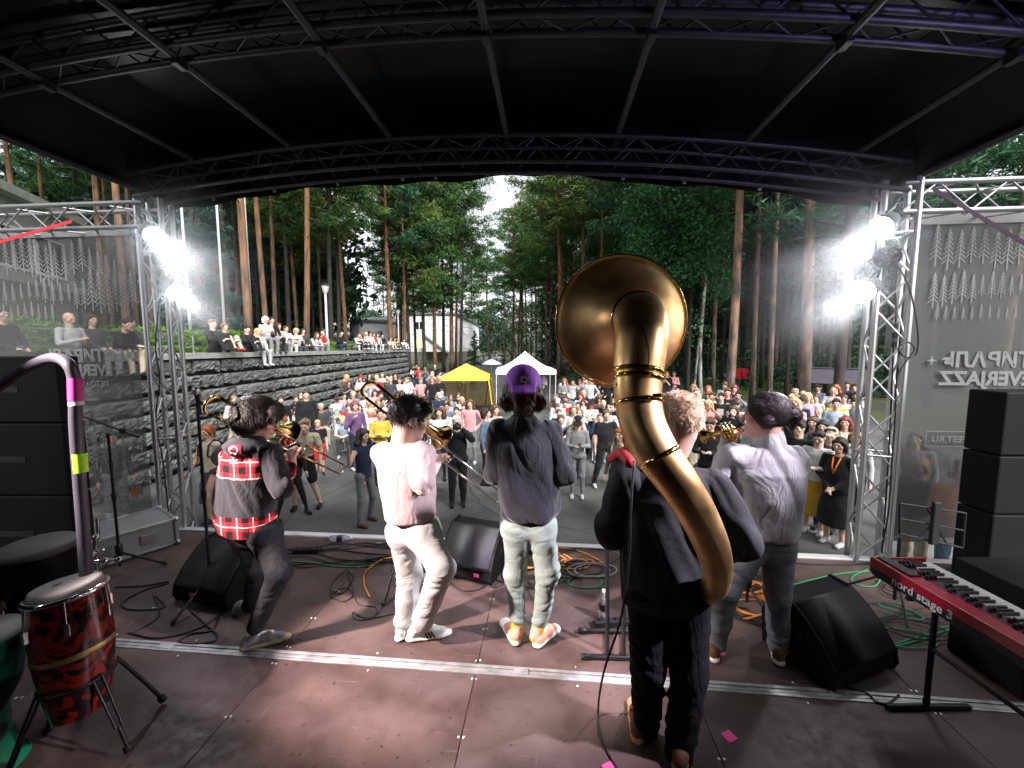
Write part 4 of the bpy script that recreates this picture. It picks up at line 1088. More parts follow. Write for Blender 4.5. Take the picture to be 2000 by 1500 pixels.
# flight case with aluminium edges
A, B, C_ = atz(343, 1012, 1.27), atz(412, 1028, 1.27), atz(205, 1092, 1.27)
ax1 = (B - A); lenw = ax1.length; ax2 = (C_ - B); lenl = ax2.length
fc = thing('flight_case', 'long grey flight case with aluminium edges by the left tower', 'case', (A.x, A.y, DECK), math.atan2(ax2.y, ax2.x))
m_case = mat('grey_case_laminate', (.33, .33, .34), .5, var=.08, scale=5)
L_, W_ = lenl, lenw * .95
MB().box((L_ / 2, W_ / 2 - W_, .135), (L_, W_, .25)).obj('body', m_case, fc)
for y in (0, -W_):
    for z in (.02, .262): MB().box((L_ / 2, y, z), (L_ + .02, .03, .022), bevel=.004).obj('edge_profile', m_strip, fc)
for x in (0, L_):
    for z in (.02, .262): MB().box((x, -W_ / 2, z), (.03, W_ + .02, .0225), bevel=.004).obj('edge_profile', m_strip, fc)
for x in (0, L_):
    for y in (0, -W_):
        MB().box((x, y, .14), (.032, .032, .28), bevel=.006).obj('edge_profile', m_strip, fc)
        for z in (.025, .262): MB().lathe([(.0001, .03), (.02, .026), (.032, 0), (.02, -.026), (.0001, -.03)], 10, M=Matrix.Translation((x, y, z))).obj('ball_corner', m_steel, fc)
for x in (L_ * .3, L_ * .72): MB().box((x, .006, .14), (.12, .012, .10), bevel=.004).obj('latch', m_steel, fc)
MB().box((L_ * .5, -W_ - .006, .14), (.16, .012, .11), bevel=.004).obj('handle', m_dark, fc)

# microphone and music stands
def mic_stand(label, P, H, boom=None, mic=None, legs=.32, rz=0.0, cat='mic stand'):
    t = thing('microphone_stand', label, cat, P, rz, 'black microphone stands')
    rod('upright', (0, 0, .06), (0, 0, H), .011, m_black, t)
    MB().lathe([(.02, -.05), (.028, -.03), (.028, .05), (.015, .07)], 10, M=Matrix.Translation((0, 0, .2))).obj('leg_hub', m_black, t)
    for k in range(3):
        a = k * 2.094 + .4; lg = rod('leg', (0, 0, .19), (legs * math.cos(a), legs * math.sin(a), .015), .010, m_black, t)
        rod('rubber_foot', (legs * .9 * math.cos(a), legs * .9 * math.sin(a), .034), (legs * 1.03 * math.cos(a), legs * 1.03 * math.sin(a), .012), .014, m_dark, t)
    MB().lathe([(.012, -.04), (.018, -.03), (.018, .03), (.012, .04)], 8, M=Matrix.Translation((0, 0, H * .55))).obj('clutch', m_black, t)
    if boom:
        a, b = Vector(boom[0]), Vector(boom[1]); rod('boom', a, b, .009, m_black, t)
        MB().box(a + (b - a) * boom[2], (.045, .03, .05), bevel=.008).obj('boom_clamp', m_black, t)
        rod('counterweight', b + (a - b) * .12, b, .014, m_dark, t)
    if mic:
        p, d = Vector(mic[0]), Vector(mic[1]).normalized()
        M = Matrix.Translation(p) @ Vector((0, 0, 1)).rotation_difference(d).to_matrix().to_4x4()
        MB().lathe([(.0001, -.16), (.010, -.16), (.017, -.02), (.020, 0)], 12, M=M).obj('microphone_body', m_black, t)
        MB().lathe([(.020, 0), (.028, .012), (.029, .03), (.022, .055), (.0001, .066)], 12, M=M).obj('microphone_head', mat('steel_mesh', (.6, .6, .6), .4, .8), t)
    return t
P = atz(236, 1118, DECK)
top = aty(237, 846, P.y).z - DECK
bl_, br_ = aty(158, 812, P.y) - P, aty(271, 853, P.y) - P
mic_stand('black microphone stand with boom before the left banner', P, top, (bl_, br_, .72), None)
P = Vector((aty(408, 1100, 3.05).x, 3.05, DECK)); h = aty(405, 790, 3.05).z - DECK
mic_stand('microphone on a thin stand left of the plaid-shirted musician', P, h, None, ((0, 0, h + .08), (-.02, -.1, 1)))
P = atz(1062, 1150, DECK); mic_stand('microphone stand in front of the musician in the purple cap', P, 1.15, None, ((.0, 0, 1.28), (0, -.8, .6)), .34)
P = atz(1458, 1190, DECK); mic_stand('microphone stand between trumpeter and sousaphone', P, .95, None, ((-.0, .05, 1.03), (.1, -.6, .8)), .40, .3)
P = atz(735, 1135, DECK); mic_stand('low microphone stand in front of the pink-shirted musician', Vector((P.x + .17, P.y + .1, DECK)), .9, None, None, .42, 2.2)

ms = thing('music_stand', 'black folding music stand in front of the right banner', 'music stand', (2.98, 2.95, DECK))
rod('upright', (0, 0, .05), (0, 0, .55), .012, m_black, ms)
for k in range(3):
    a = k * 2.094; rod('leg', (0, 0, .28), (.3 * math.cos(a), .3 * math.sin(a), .01), .009, m_black, ms)
q = [aty(x, y, 2.95) - ms.location for x, y in ((1757, 983), (1886, 1002), (1880, 1070), (1757, 1042))]
for a, b in ((0, 1), (1, 2), (2, 3), (3, 0)): rod('desk_bar', q[a], q[b], .008, m_black, ms)
rod('desk_bar', q[0] * .5 + q[3] * .5, q[1] * .5 + q[2] * .5, .007, m_black, ms)
rod('desk_bar', q[0] * .6 + q[1] * .4, q[3] * .25 + q[2] * .75, .006, m_black, ms); rod('desk_bar', q[0] * .3 + q[1] * .7, q[3] * .7 + q[2] * .3, .006, m_black, ms)
MB().box((q[0] + q[1] + q[2] + q[3]) / 4 + Vector((0, -.02, .02)), (.06, .03, .34), bevel=.01).obj('spine', m_black, ms)

# loudspeakers
def cabinet(label, x0, x1, y0, y1, zs, group='loudspeaker stacks'):
    t = thing('loudspeaker_stack', label, 'loudspeaker', ((x0 + x1) / 2, (y0 + y1) / 2, DECK + .003), 0, group)
    for z0, z1 in zip(zs[:-1], zs[1:]):
        c = MB().box((0, 0, (z0 + z1) / 2 - DECK), (x1 - x0, y1 - y0, z1 - z0 - .008), bevel=.012).obj('cabinet', m_cab, t)
        MB().box((0, -(y1 - y0) / 2 - .002, (z0 + z1) / 2 - DECK), ((x1 - x0) * .3, .006, .05), bevel=.002).obj('handle', m_dark, c)
    return t
cabinet('tall black loudspeaker stack at the left edge of the stage', -4.9, -3.9, 3.42, 3.6, [DECK, 1.7, 2.35, 2.93])
cabinet('tall black loudspeaker stack right of the music stand', 3.62, 4.6, 2.9, 3.15, [DECK, 1.75, 2.2, 2.68])
rk = thing('amplifier_rack', 'black amplifier rack with tiny indicator lights by the right edge', 'amplifier', (3.15, 2.3, DECK + .003))
MB().box((0, 0, .32), (.5, .4, .64), bevel=.01).obj('case', m_cab, rk)
for k in range(4):
    p = MB().box((-.0, -.203, .12 + k * .14), (.46, .008, .12), bevel=.003).obj('panel', m_dark, rk)
    for j in range(4): MB().box((-.18 + .07 * j + .02 * (k % 2), -.209, .12 + k * .14 + .02), (.008, .004, .006)).obj('indicator', mat('led_white', (1, 1, 1), .5, emit=(.9, .95, 1), estr=3), p)

# bent drum-rack pipe with tape bands, close on the left
rkp = thing('drum_rack', 'bent metal drum rack pipe with pink and green tape at left', 'drum rack', (0, 0, DECK))
m_purp = mat('satin_tube', (.075, .07, .09), .5, .4)
YR = 1.98
pp = [aty(-60, 800, YR + .35), aty(20, 740, YR + .22), aty(88, 702, YR + .08), aty(128, 706, YR), aty(146, 745, YR), aty(148, 830, YR), aty(154, 920, YR), aty(161, 1010, YR), aty(166, 1090, YR), aty(172, 1210, YR), atz(178, 1330, DECK) * 1.0]
sp = spline([p - Vector((0, 0, DECK)) for p in pp], 8)
vv, ff = tube_geo(sp, .026, 14); obj('pipe', mesh('pipe', vv, ff, m_purp, True), rkp)
def band(px, y0, y1, m):
    a, b = aty(px[0], y0, YR) - Vector((0, 0, DECK)), aty(px[1], y1, YR) - Vector((0, 0, DECK)); v_, f_ = tube_geo([a, b], .0285, 14, False); obj('tape_band', mesh('tape_band', v_, f_, m, True), rkp)
band((147, 148), 738, 782, mat('magenta_tape', (.6, .03, .28), .6)); band((155, 158), 885, 922, mat('lime_tape', (.32, .62, .02), .6)); band((148, 149.5), 784, 792, mat('white_tape', (.8, .8, .8), .6))
m_chrome = mat('chrome', (.75, .75, .77), .12, 1.0)
cl = thing('drum_hardware', 'chrome drum clamp and boom arm beside the conga', 'drum clamp', atz(190, 1130, DECK))
o_ = cl.location
for (a, b, r_) in (((190, 1012, 2.75), (192, 1045, 2.75), .010), ((186, 1045, 2.75), (190, 1120, 2.78), .016), ((172, 1083, 2.72), (205, 1075, 2.78), .014), ((178, 1098, 2.70), (240, 1092, 2.82), .013), ((190, 1120, 2.78), (190, 1135, 2.78), .012)):
    rod('arm', aty(a[0], a[1], a[2]) - o_, aty(b[0], b[1], b[2]) - o_, r_, m_chrome, cl)
for px, py in ((187, 1050), (180, 1083), (205, 1095), (232, 1093)): MB().lathe([(.0001, -.022), (.02, -.015), (.024, 0), (.02, .015), (.0001, .022)], 10, M=Matrix.Translation(aty(px, py, 2.73) - o_)).obj('joint', m_chrome, cl)
for px in (176, 200): 
    g_ = aty(px, 1076, 2.72) - o_; MB().box(g_, (.03, .012, .012), bevel=.003).obj('wing_nut', m_chrome, cl)
rod('post', (0, 0, 0), (0, 0, .05), .03, m_dark, cl)

# conga on a stand
m_conga = mat('red_marbled_shell', (.010, .003, .003), .2, color2=(.24, .013, .008), scale=5.5, detail=2, coat=.6)
_n = [n for n in m_conga.node_tree.nodes if n.type == 'TEX_NOISE'][0]; _n.inputs['Distortion'].default_value = 3.2
[n for n in m_conga.node_tree.nodes if n.type == 'VALTORGB'][0].color_ramp.elements[0].position = .46
[n for n in m_conga.node_tree.nodes if n.type == 'VALTORGB'][0].color_ramp.elements[1].position = .54
m_skin = mat('drum_head', (.34, .34, .335), .55, var=.06, scale=6)
cg = thing('conga_drum', 'tall conga drum with red marbled shell and white head', 'drum', (-2.15, 1.85, DECK + .0)); cg.scale = (.83, .83, .83)
cg.rotation_euler = (R(-3), R(-5), 0)
def shell_r(t): return .128 + .062 * math.sin(math.pi * (.18 + .62 * t)) - .028 * (1 - t)
prof = [(shell_r(t), .24 + .73 * t) for t in np.linspace(0, 1, 18)]
MB().lathe(prof, 40).lathe([(.001, .25), (shell_r(0), .24)], 40).obj('shell', m_conga, cg)
MB().lathe([(.0001, 1.012), (.135, 1.012), (.152, 1.006), (.158, .99), (.160, .975)], 40).obj('head', m_skin, cg)
MB().lathe([(.160, .972), (.176, .975), (.184, .968), (.186, .955), (.180, .945), (.172, .95)], 40).obj('rim', m_chrome, cg)
for k in range(6):
    a = k * math.pi / 3 + .25; c_, s_ = math.cos(a), math.sin(a)
    rod('tension_rod', (.186 * c_, .186 * s_, .955), (.195 * c_, .195 * s_, .80), .005, m_chrome, cg)
    MB().box((.190 * c_, .190 * s_, .80), (.026, .026, .07), Matrix.Rotation(a, 3, 'Z'), bevel=.004).obj('lug', m_chrome, cg)
MB().lathe([(shell_r(.52) + .001, .605), (shell_r(.56) + .003, .61), (shell_r(.56) + .003, .632), (shell_r(.58) + .001, .637)], 40).obj('shell_band', mat('brass_band', (.62, .45, .18), .3, .8), cg)
MB().lathe([(.0001, 1.0125), (.022, 1.0125), (.022, 1.0129), (.0001, 1.0129)], 12, M=Matrix.Translation((-.03, -.02, 0))).obj('head_mark', mat('grey_print', (.12, .12, .12), .7), cg)
for k, a in enumerate((-.25, .9, 2.9, 4.4)):
    c_, s_ = math.cos(a), math.sin(a)
    p0, p1, p2 = Vector((.17 * c_, .17 * s_, .44)), Vector((.30 * c_, .30 * s_, .16)), Vector((.36 * c_, .36 * s_, .02))
    off = Vector((-s_, c_, 0)) * .022
    for s2 in (-1, 1): rod('stand_leg', p0 + off * s2, p1 + off * s2 * .7, .008, m_black, cg)
    rod('stand_leg', p1, p2, .011, m_black, cg); rod('rubber_foot', p1 * .25 + p2 * .75, p2, .022, m_dark, cg)
MB().lathe([(shell_r(.25) + .004, .42), (shell_r(.25) + .012, .42), (shell_r(.25) + .012, .44), (shell_r(.25) + .004, .44)], 30).obj('stand_ring', m_black, cg)
ft = thing('floor_tom', 'black floor tom drum with grey head behind the conga', 'drum', (-2.72, 2.2, DECK)); ft.scale = (.9, .9, .9)
MB().lathe([(.17, .50), (.182, .50), (.182, .96)], 36).obj('shell', m_cab, ft)
MB().lathe([(.0001, .985), (.17, .985), (.184, .975), (.19, .965), (.19, .94), (.183, .94)], 36).obj('head', mat('grey_drum_head', (.10, .105, .11), .6), ft)
for k in range(3):
    a = k * 2.094 + .5; rod('leg', (.20 * math.cos(a), .20 * math.sin(a), .7), (.22 * math.cos(a), .22 * math.sin(a), 0), .008, m_chrome, ft)
    MB().box((.195 * math.cos(a), .195 * math.sin(a), .7), (.03, .03, .06), Matrix.Rotation(a, 3, 'Z'), bevel=.004).obj('leg_bracket', m_chrome, ft)
m_green = mat('green_patterned_cloth', (.01, .30, .14), .5, color2=(.004, .012, .008), scale=7, detail=1)
[n for n in m_green.node_tree.nodes if n.type == 'VALTORGB'][0].color_ramp.elements[0].position = .52
[n for n in m_green.node_tree.nodes if n.type == 'VALTORGB'][0].color_ramp.elements[1].position = .56
dj = thing('djembe_drum', 'green patterned goblet drum cut by the left picture edge', 'drum', (-2.52, 1.74, DECK)); dj.scale = (1.1, 1.1, 1.1)
MB().lathe([(.15, .60), (.16, .58), (.155, .50), (.13, .36), (.085, .26), (.075, .20), (.10, .08), (.13, 0)], 30).obj('shell', m_green, dj)
MB().lathe([(.0001, .605), (.15, .605), (.157, .595)], 30).obj('head', m_skin, dj)
MB().lathe([(.157, .57), (.166, .575), (.166, .59), (.157, .595)], 30).obj('rim', mat('green_rim', (.01, .30, .14), .4), dj)

# red stage keyboard
kb = thing('stage_keyboard', 'red stage keyboard on a stand at the right edge', 'keyboard', (2.14, 2.27, 1.66))
m_kred = mat('red_lacquer', (.42, .012, .035), .28, coat=.5)
m_kback = mat('black_back_panel', (.012, .011, .014), .5)
LK = 1.22
MB().box((.16, -LK / 2, .035), (.32, LK, .07), bevel=.006).obj('body', m_kback, kb)
MB().box((.045, -LK / 2, .086), (.09, LK, .028), bevel=.008).obj('top_panel', m_kred, kb)
MB().box((.005, -LK / 2, .075), (.014, LK + .004, .055), bevel=.004).obj('rear_edge', m_kred, kb)
for y in (0.006, -LK - .006): MB().box((.16, y, .055), (.325, .014, .09), bevel=.004).obj('end_cheek', m_kred, kb)
MB().box((.125, -LK / 2, .084), (.075, LK - .02, .024), bevel=.002).obj('control_panel', mat('dark_red_panel', (.07, .004, .022), .4), kb)
MB().box((.055, -.10, .104), (.06, .20, .012), bevel=.004).obj('display_unit', m_dark, kb)
kn = MB().lathe([(.0001, .02), (.007, .02), (.009, .0)], 8).mesh('knob', m_dark)
rr = random.Random(4)
for k in range(30):
    for x in (.104, .128, .150):
        if rr.random() < .75: obj('knob', kn, kb, loc=(x, -.06 - k * .038, .096))
wk = MB().box((.245, 0, .078), (.15, .0218, .018), bevel=.002).mesh('white_key', mat('white_key', (.72, .71, .68), .3))
bk = MB().box((.205, 0, .093), (.085, .012, .016), bevel=.002).mesh('black_key', mat('black_key', (.012, .012, .012), .3))
n = int((LK - .05) / .0235)
for k in range(n):
    y = -.035 - k * .0235
    obj('white_key', wk, kb, loc=(0, y, 0))
    if k % 7 not in (2, 6): obj('black_key', bk, kb, loc=(0, y - .01175, 0))
lt = text_mesh('lettering', 'nord stage 3', .062, mat('white_print', (.85, .85, .85), .6), ext=.0006, bold=.0008)
o = obj('lettering', lt, kb, loc=(-.003, -.13, .022)); o.rotation_euler = (R(90), 0, R(-90))
for s in (.22, .95):
    rod('stand_tube', (.16, -s, 0), (.16, -s, -.60), .014, m_black, kb); rod('stand_foot', (-.06, -s, -.645), (.40, -s, -.645), .016, m_black, kb)
    rod('stand_arm', (.0, -s, -.01), (.32, -s, -.01), .013, m_black, kb)
    rod('stand_tube', (.16, -s, -.60), (.16, -s, -.645), .016, m_black, kb)
rod('stand_brace', (.16, -.22, -.3), (.16, -.95, -.3), .012, m_black, kb)

# keyboard-type frame stand half hidden by the sousaphone player
fs = thing('frame_stand', 'black tubular frame stand behind the sousaphone player', 'stand', (0, 0, DECK))
def dk(px, py): p = atz(px, py, DECK); return Vector((p.x, p.y, .02))
a1, b1 = dk(1130, 1236), dk(1238, 1238); a2, b2 = dk(1135, 1288), dk(1238, 1290)
for a, b in ((a1, b1), (a2, b2)):
    rod('foot_tube', a, b, .016, m_black, fs); rod('foot_cap', a, a + (b - a) * .13, .019, m_dark, fs)
u1_ = dk(1188, 1285); 
for px, top in ((1186, 985), (1218, 1000)):
    f0 = dk(px, 1289); f1 = dk(px, 1237); mid = (f0 + f1) / 2
    tp = aty(px, top, mid.y); rod('upright', f0, Vector((tp.x, tp.y, tp.z - DECK)), .014, m_black, fs)
    rod('cross_tube', f0, f1, .012, m_black, fs)

# bottles
m_pet = bpy.data.materials.new('clear_plastic'); m_pet.use_nodes = True
_b = m_pet.node_tree.nodes['Principled BSDF']; _b.inputs['Base Color'].default_value = (.9, .93, .95, 1); _b.inputs['Roughness'].default_value = .08; _b.inputs['Transmission Weight'].default_value = .75; _b.inputs['IOR'].default_value = 1.15
def bottle(label, P, lie=None):
    t = thing('water_bottle', label, 'bottle', P, 0, 'clear water bottles on the deck')
    MB().lathe([(.0001, .0), (.028, 0), (.032, .008), (.032, .06), (.030, .065), (.032, .07), (.032, .14), (.026, .165), (.013, .195), (.013, .21)], 18).obj('body', m_pet, t)
    MB().lathe([(.015, .205), (.015, .225), (.0001, .226)], 14).obj('cap', mat('white_cap', (.8, .8, .8), .4), t)
    MB().lathe([(.0328, .075), (.0328, .125)], 18).obj('wrapper', mat('black_wrapper', (.015, .015, .017), .4), t)
    if lie is not None: t.rotation_euler = (R(90), 0, lie); t.location.z += .033
bottle('upright water bottle beside the frame stand', atz(1178, 1208, DECK + .001))
bottle('upright water bottle behind the white-trousered musician', atz(826, 1132, DECK + .001))
bottle('water bottle lying by the front edge of the stage', atz(645, 1058, DECK + .001), R(95))
# tape marks on the deck
for px, py, m, w, lab in [(1424, 1438, m_pink, .055, 'pink tape square on the deck near the bottom edge'), (1410, 1276, m_pink, .04, 'pink tape mark behind the trumpeter'), (1606, 1319, m_red, .05, 'red tape mark under the right wedge monitor'), (1190, 1500, m_pink, .05, 'pink tape mark at the bottom picture edge'), (460, 1168, m_red, .03, 'small red tape mark near the left wedge monitor')]:
    P = atz(px, py, DECK + .003); MB().box((0, 0, 0), (w * 1.1, w, .002), Matrix.Rotation(.4, 3, 'Z')).obj('tape_mark', m, loc=P, label=lab, cat='tape')
# power strips
for px, py, rz, lab in [(1195, 1222, .1, 'black power strip behind the frame stand feet'), (600, 1080, .05, 'cable connector box near the stage edge'), (1790, 1160, -.5, 'black connector block under the keyboard')]:
    P = atz(px, py, DECK); t = thing('power_strip', lab, 'power strip', P, rz)
    MB().box((0, 0, .025), (.26, .055, .045), bevel=.006).obj('case', m_dark, t)
    for k in range(4): MB().lathe([(.0001, .051), (.017, .051), (.019, .047)], 10, M=Matrix.Translation((-.09 + .06 * k, 0, 0))).obj('socket', m_cab, t)

# cables lying on the deck
m_orange_c = mat('orange_cable', (.75, .26, .03), .5); m_green_c = mat('green_cable', (.03, .28, .12), .5); m_grey_c = mat('grey_cable', (.30, .30, .31), .5)
def deck_cable(label, px, r=.006, m=None, lift=0):
    cable(label, [(*(atz(x, y, DECK)[:2]), DECK + r + .001 + lift) for x, y in px], r, m)
deck_cable('black cable with a loop in front of the left wedge monitor', [(352, 1045 + 90), (352, 1170), (395, 1215), (425, 1245), (400, 1258), (352, 1256), (372, 1240), (415, 1232), (430, 1200), (437, 1170), (455, 1140)], .006)
deck_cable('black cable running from the conga to the left wedge monitor', [(250, 1238), (310, 1248), (380, 1232), (425, 1205), (450, 1172), (478, 1130), (520, 1110), (640, 1100)], .006)
deck_cable('black cable curling left of the left wedge monitor', [(330, 1140), (280, 1155), (240, 1178), (255, 1192), (320, 1188), (300, 1165), (310, 1205), (255, 1240)], .006)
deck_cable('black cable along the deck behind the left wedge', [(225, 1148), (280, 1146), (330, 1137)], .007)
rr = random.Random(21)
for k in range(8):
    y0 = 1066 + k * 5
    pts = [(545 + rr.uniform(-10, 10), y0 + 3)]
    for x in range(600, 1000, 55): pts.append((x, y0 + 8 * math.sin(x * .013 + k) + rr.uniform(-5, 7) + (x - 600) * .012))
    pts.append((1000, y0 + 22)); deck_cable('black cable in the bundle along the stage front', pts, rr.uniform(.005, .008), m_green_c if k == 6 else None, .004 * (k % 3))
deck_cable('tangled thin cable left of the white trousers', [(760, 1085), (705, 1098), (668, 1120), (645, 1150), (668, 1160), (690, 1130), (678, 1118), (690, 1160), (670, 1175), (645, 1162), (680, 1150), (700, 1180), (735, 1188), (725, 1210), (690, 1200)], .004)
deck_cable('orange cable with metal plug left of the white trousers', [(775, 1088), (745, 1095), (715, 1118), (711, 1140), (716, 1155), (722, 1168)], .007, m_orange_c)
deck_cable('thin cable curving under the white trousers', [(768, 1072), (762, 1140), (745, 1190), (720, 1208), (690, 1196), (700, 1212), (770, 1200), (800, 1196)], .003)
for k in range(9):
    cx, cy = rr.uniform(975, 1150), rr.uniform(1082, 1140); pts = []
    for a in range(14): pts.append((cx + (25 + 4 * k) * math.cos(a * .9 + k) + a * 2, cy + (9 + k) * math.sin(a * .9 + k)))
    deck_cable('cable in the tangle in front of the capped musician', pts, .005, [None, m_orange_c, None, m_green_c, None, m_grey_c, None, m_orange_c, None][k], .006 * (k % 3))
deck_cable('orange cable sweeping right in front of the capped musician', [(1000, 1078), (1060, 1070), (1120, 1075), (1160, 1090), (1190, 1110)], .007, m_orange_c)
deck_cable('black cable curving behind the centre wedge monitor', [(985, 1090), (975, 1120), (940, 1150), (905, 1155), (880, 1140), (875, 1120)], .006)
deck_cable('white cable at the foot of the centre wedge monitor', [(985, 1095), (970, 1115), (930, 1132), (890, 1128)], .005, m_grey_c)
deck_cable('black cable looping right of the centre wedge monitor', [(960, 1100), (940, 1130), (960, 1148), (985, 1140), (982, 1118), (1010, 1110)], .006)
for k in range(12):
    cx, cy = rr.uniform(1435, 1545), rr.uniform(1125, 1215); pts = []
    for a in range(15): pts.append((cx + (30 + 3 * k) * math.cos(a * .8 + k) - a, cy + (10 + .8 * k) * math.sin(a * .8 + k * 2)))
    deck_cable('cable in the coil behind the trumpeter', pts, .005, m_orange_c if k % 2 else None, .006 * (k % 4))
for k in range(11):
    cx, cy = rr.uniform(1700, 1840), rr.uniform(1110, 1250); pts = []
    for a in range(12): pts.append((cx + (40 + 4 * k) * math.cos(a * .75 + k), cy + (13 + k) * math.sin(a * .75 + k * 2) + a))
    deck_cable('cable in the tangle under the red keyboard', pts, .005, m_green_c if k % 4 == 1 else None, .006 * (k % 4))
deck_cable('black cable running along the stage front to the right tower', [(1500, 1095), (1580, 1103), (1660, 1104), (1712, 1100)], .007)
deck_cable('green cable coil near the right tower', [(1730, 1105), (1700, 1112), (1665, 1128), (1670, 1142), (1705, 1147), (1718, 1132), (1700, 1118), (1640, 1122), (1580, 1135), (1545, 1145)], .006, m_green_c)
deck_cable('black cable from the right wedge across the joint strip', [(1545, 1258), (1590, 1290), (1620, 1330), (1690, 1355), (1710, 1372), (1735, 1376), (1756, 1360)], .006)
cable('black cable hanging from the sousaphone player to the deck', [aty(1238, 900, 1.72), aty(1232, 1000, 1.66), aty(1228, 1100, 1.66), aty(1212, 1210, 1.68), aty(1180, 1310, 1.72), (*(atz(1168, 1400, DECK)[:2]), DECK + .05), (*(atz(1172, 1440, DECK)[:2]), DECK + .006), (*(atz(1200, 1495, DECK)[:2]), DECK + .006), (*(atz(1230, 1540, DECK)[:2]), DECK + .006)], .0055)

# ================================================================ PEOPLE
m_skin_t = {k: mat('skin_' + k, c, .5, var=.08, scale=12, bump=.08, bscale=120, spec=.4) for k, c in dict(light=(.62, .40, .31), fair=(.70, .47, .38), tan=(.45, .27, .19), rosy=(.66, .36, .29)).items()}
m_eye = mat('dark_eye_line', (.07, .05, .045), .4)
m_lip = mat('lip', (.42, .16, .14), .45)
m_hair = {k: mat('hair_' + k, c, .5, color2=tuple(x * 2.2 for x in c), scale=22, detail=6, bump=.9, bscale=70, spec=.5) for k, c in dict(black=(.008, .007, .007), dark=(.018, .012, .009), brown=(.050, .028, .016), light=(.14, .085, .045), blond=(.34, .24, .12), ginger=(.20, .055, .018), grey=(.28, .27, .26), white=(.55, .54, .52), red=(.12, .02, .015)).items()}
for m in m_hair.values():
    nt = m.node_tree; tc = [n for n in nt.nodes if n.type == 'TEX_COORD'][0]; mp = nt.nodes.new('ShaderNodeMapping'); mp.inputs['Scale'].default_value = (1, 1, .25)
    nt.links.new(tc.outputs['Object'], mp.inputs['Vector'])
    for n in nt.nodes:
        if n.type == 'TEX_NOISE': nt.links.new(mp.outputs[0], n.inputs['Vector'])
def rot_head(yaw, pitch=0.0, roll=0.0):
    return np.array((Matrix.Rotation(yaw, 3, 'Z') @ Matrix.Rotation(pitch, 3, 'X') @ Matrix.Rotation(roll, 3, 'Y')))
def head_sdf(c, Rm, neck, s=1.0, jaw=1.0):
    S_ = Sdf(); c = np.array(c, float)
    W = lambda x, y, z: c + Rm @ (np.array([x, y, z]) * s)
    e = lambda p, r, **k: S_.ell(W(*p), np.array(r) * s, Rm, **k)
    e((0, .012, .02), (.074, .096, .088)); e((0, -.028, -.045), (.056 * jaw, .064, .074), k=.03); e((0, -.066, -.094), (.026 * jaw, .022, .02), k=.03)
    S_.cap(W(-.034, -.080, .022), W(.034, -.080, .022), .013 * s, .013 * s, 0, .02)
    for q in (-1, 1):
        e((q * .044, -.062, -.02), (.024, .022, .022), k=.025); e((q * .075, .010, -.004), (.010, .021, .032), k=.008)
    S_.cap(W(0, -.090, .008), W(0, -.110, -.028), .008 * s, .0135 * s, 0, .012)
    S_.cap(W(-.018, -.089, -.060), W(.018, -.089, -.060), .0085 * s, .0085 * s, 0, .01)
    S_.cap(W(0, .022, -.05), np.array(neck, float), .056 * s, .062 * s, 0, .03)
    for q in (-1, 1): e((q * .031, -.104, .006), (.016, .014, .009), k=.008, cut=True)
    def mf(P, fm):
        L = (P - c) @ Rm / s
        f = fm.copy()
        for q in (-1, 1):
            f[(((L[:, 0] - q * .031) / .013) ** 2 + ((L[:, 2] - .006) / .0058) ** 2 < 1) & (L[:, 1] < -.05)] = 1
        f[((L[:, 0] / .024) ** 2 + ((L[:, 2] + .060) / .010) ** 2 < 1) & (L[:, 1] < -.06)] = 2
        return f
    return S_, mf
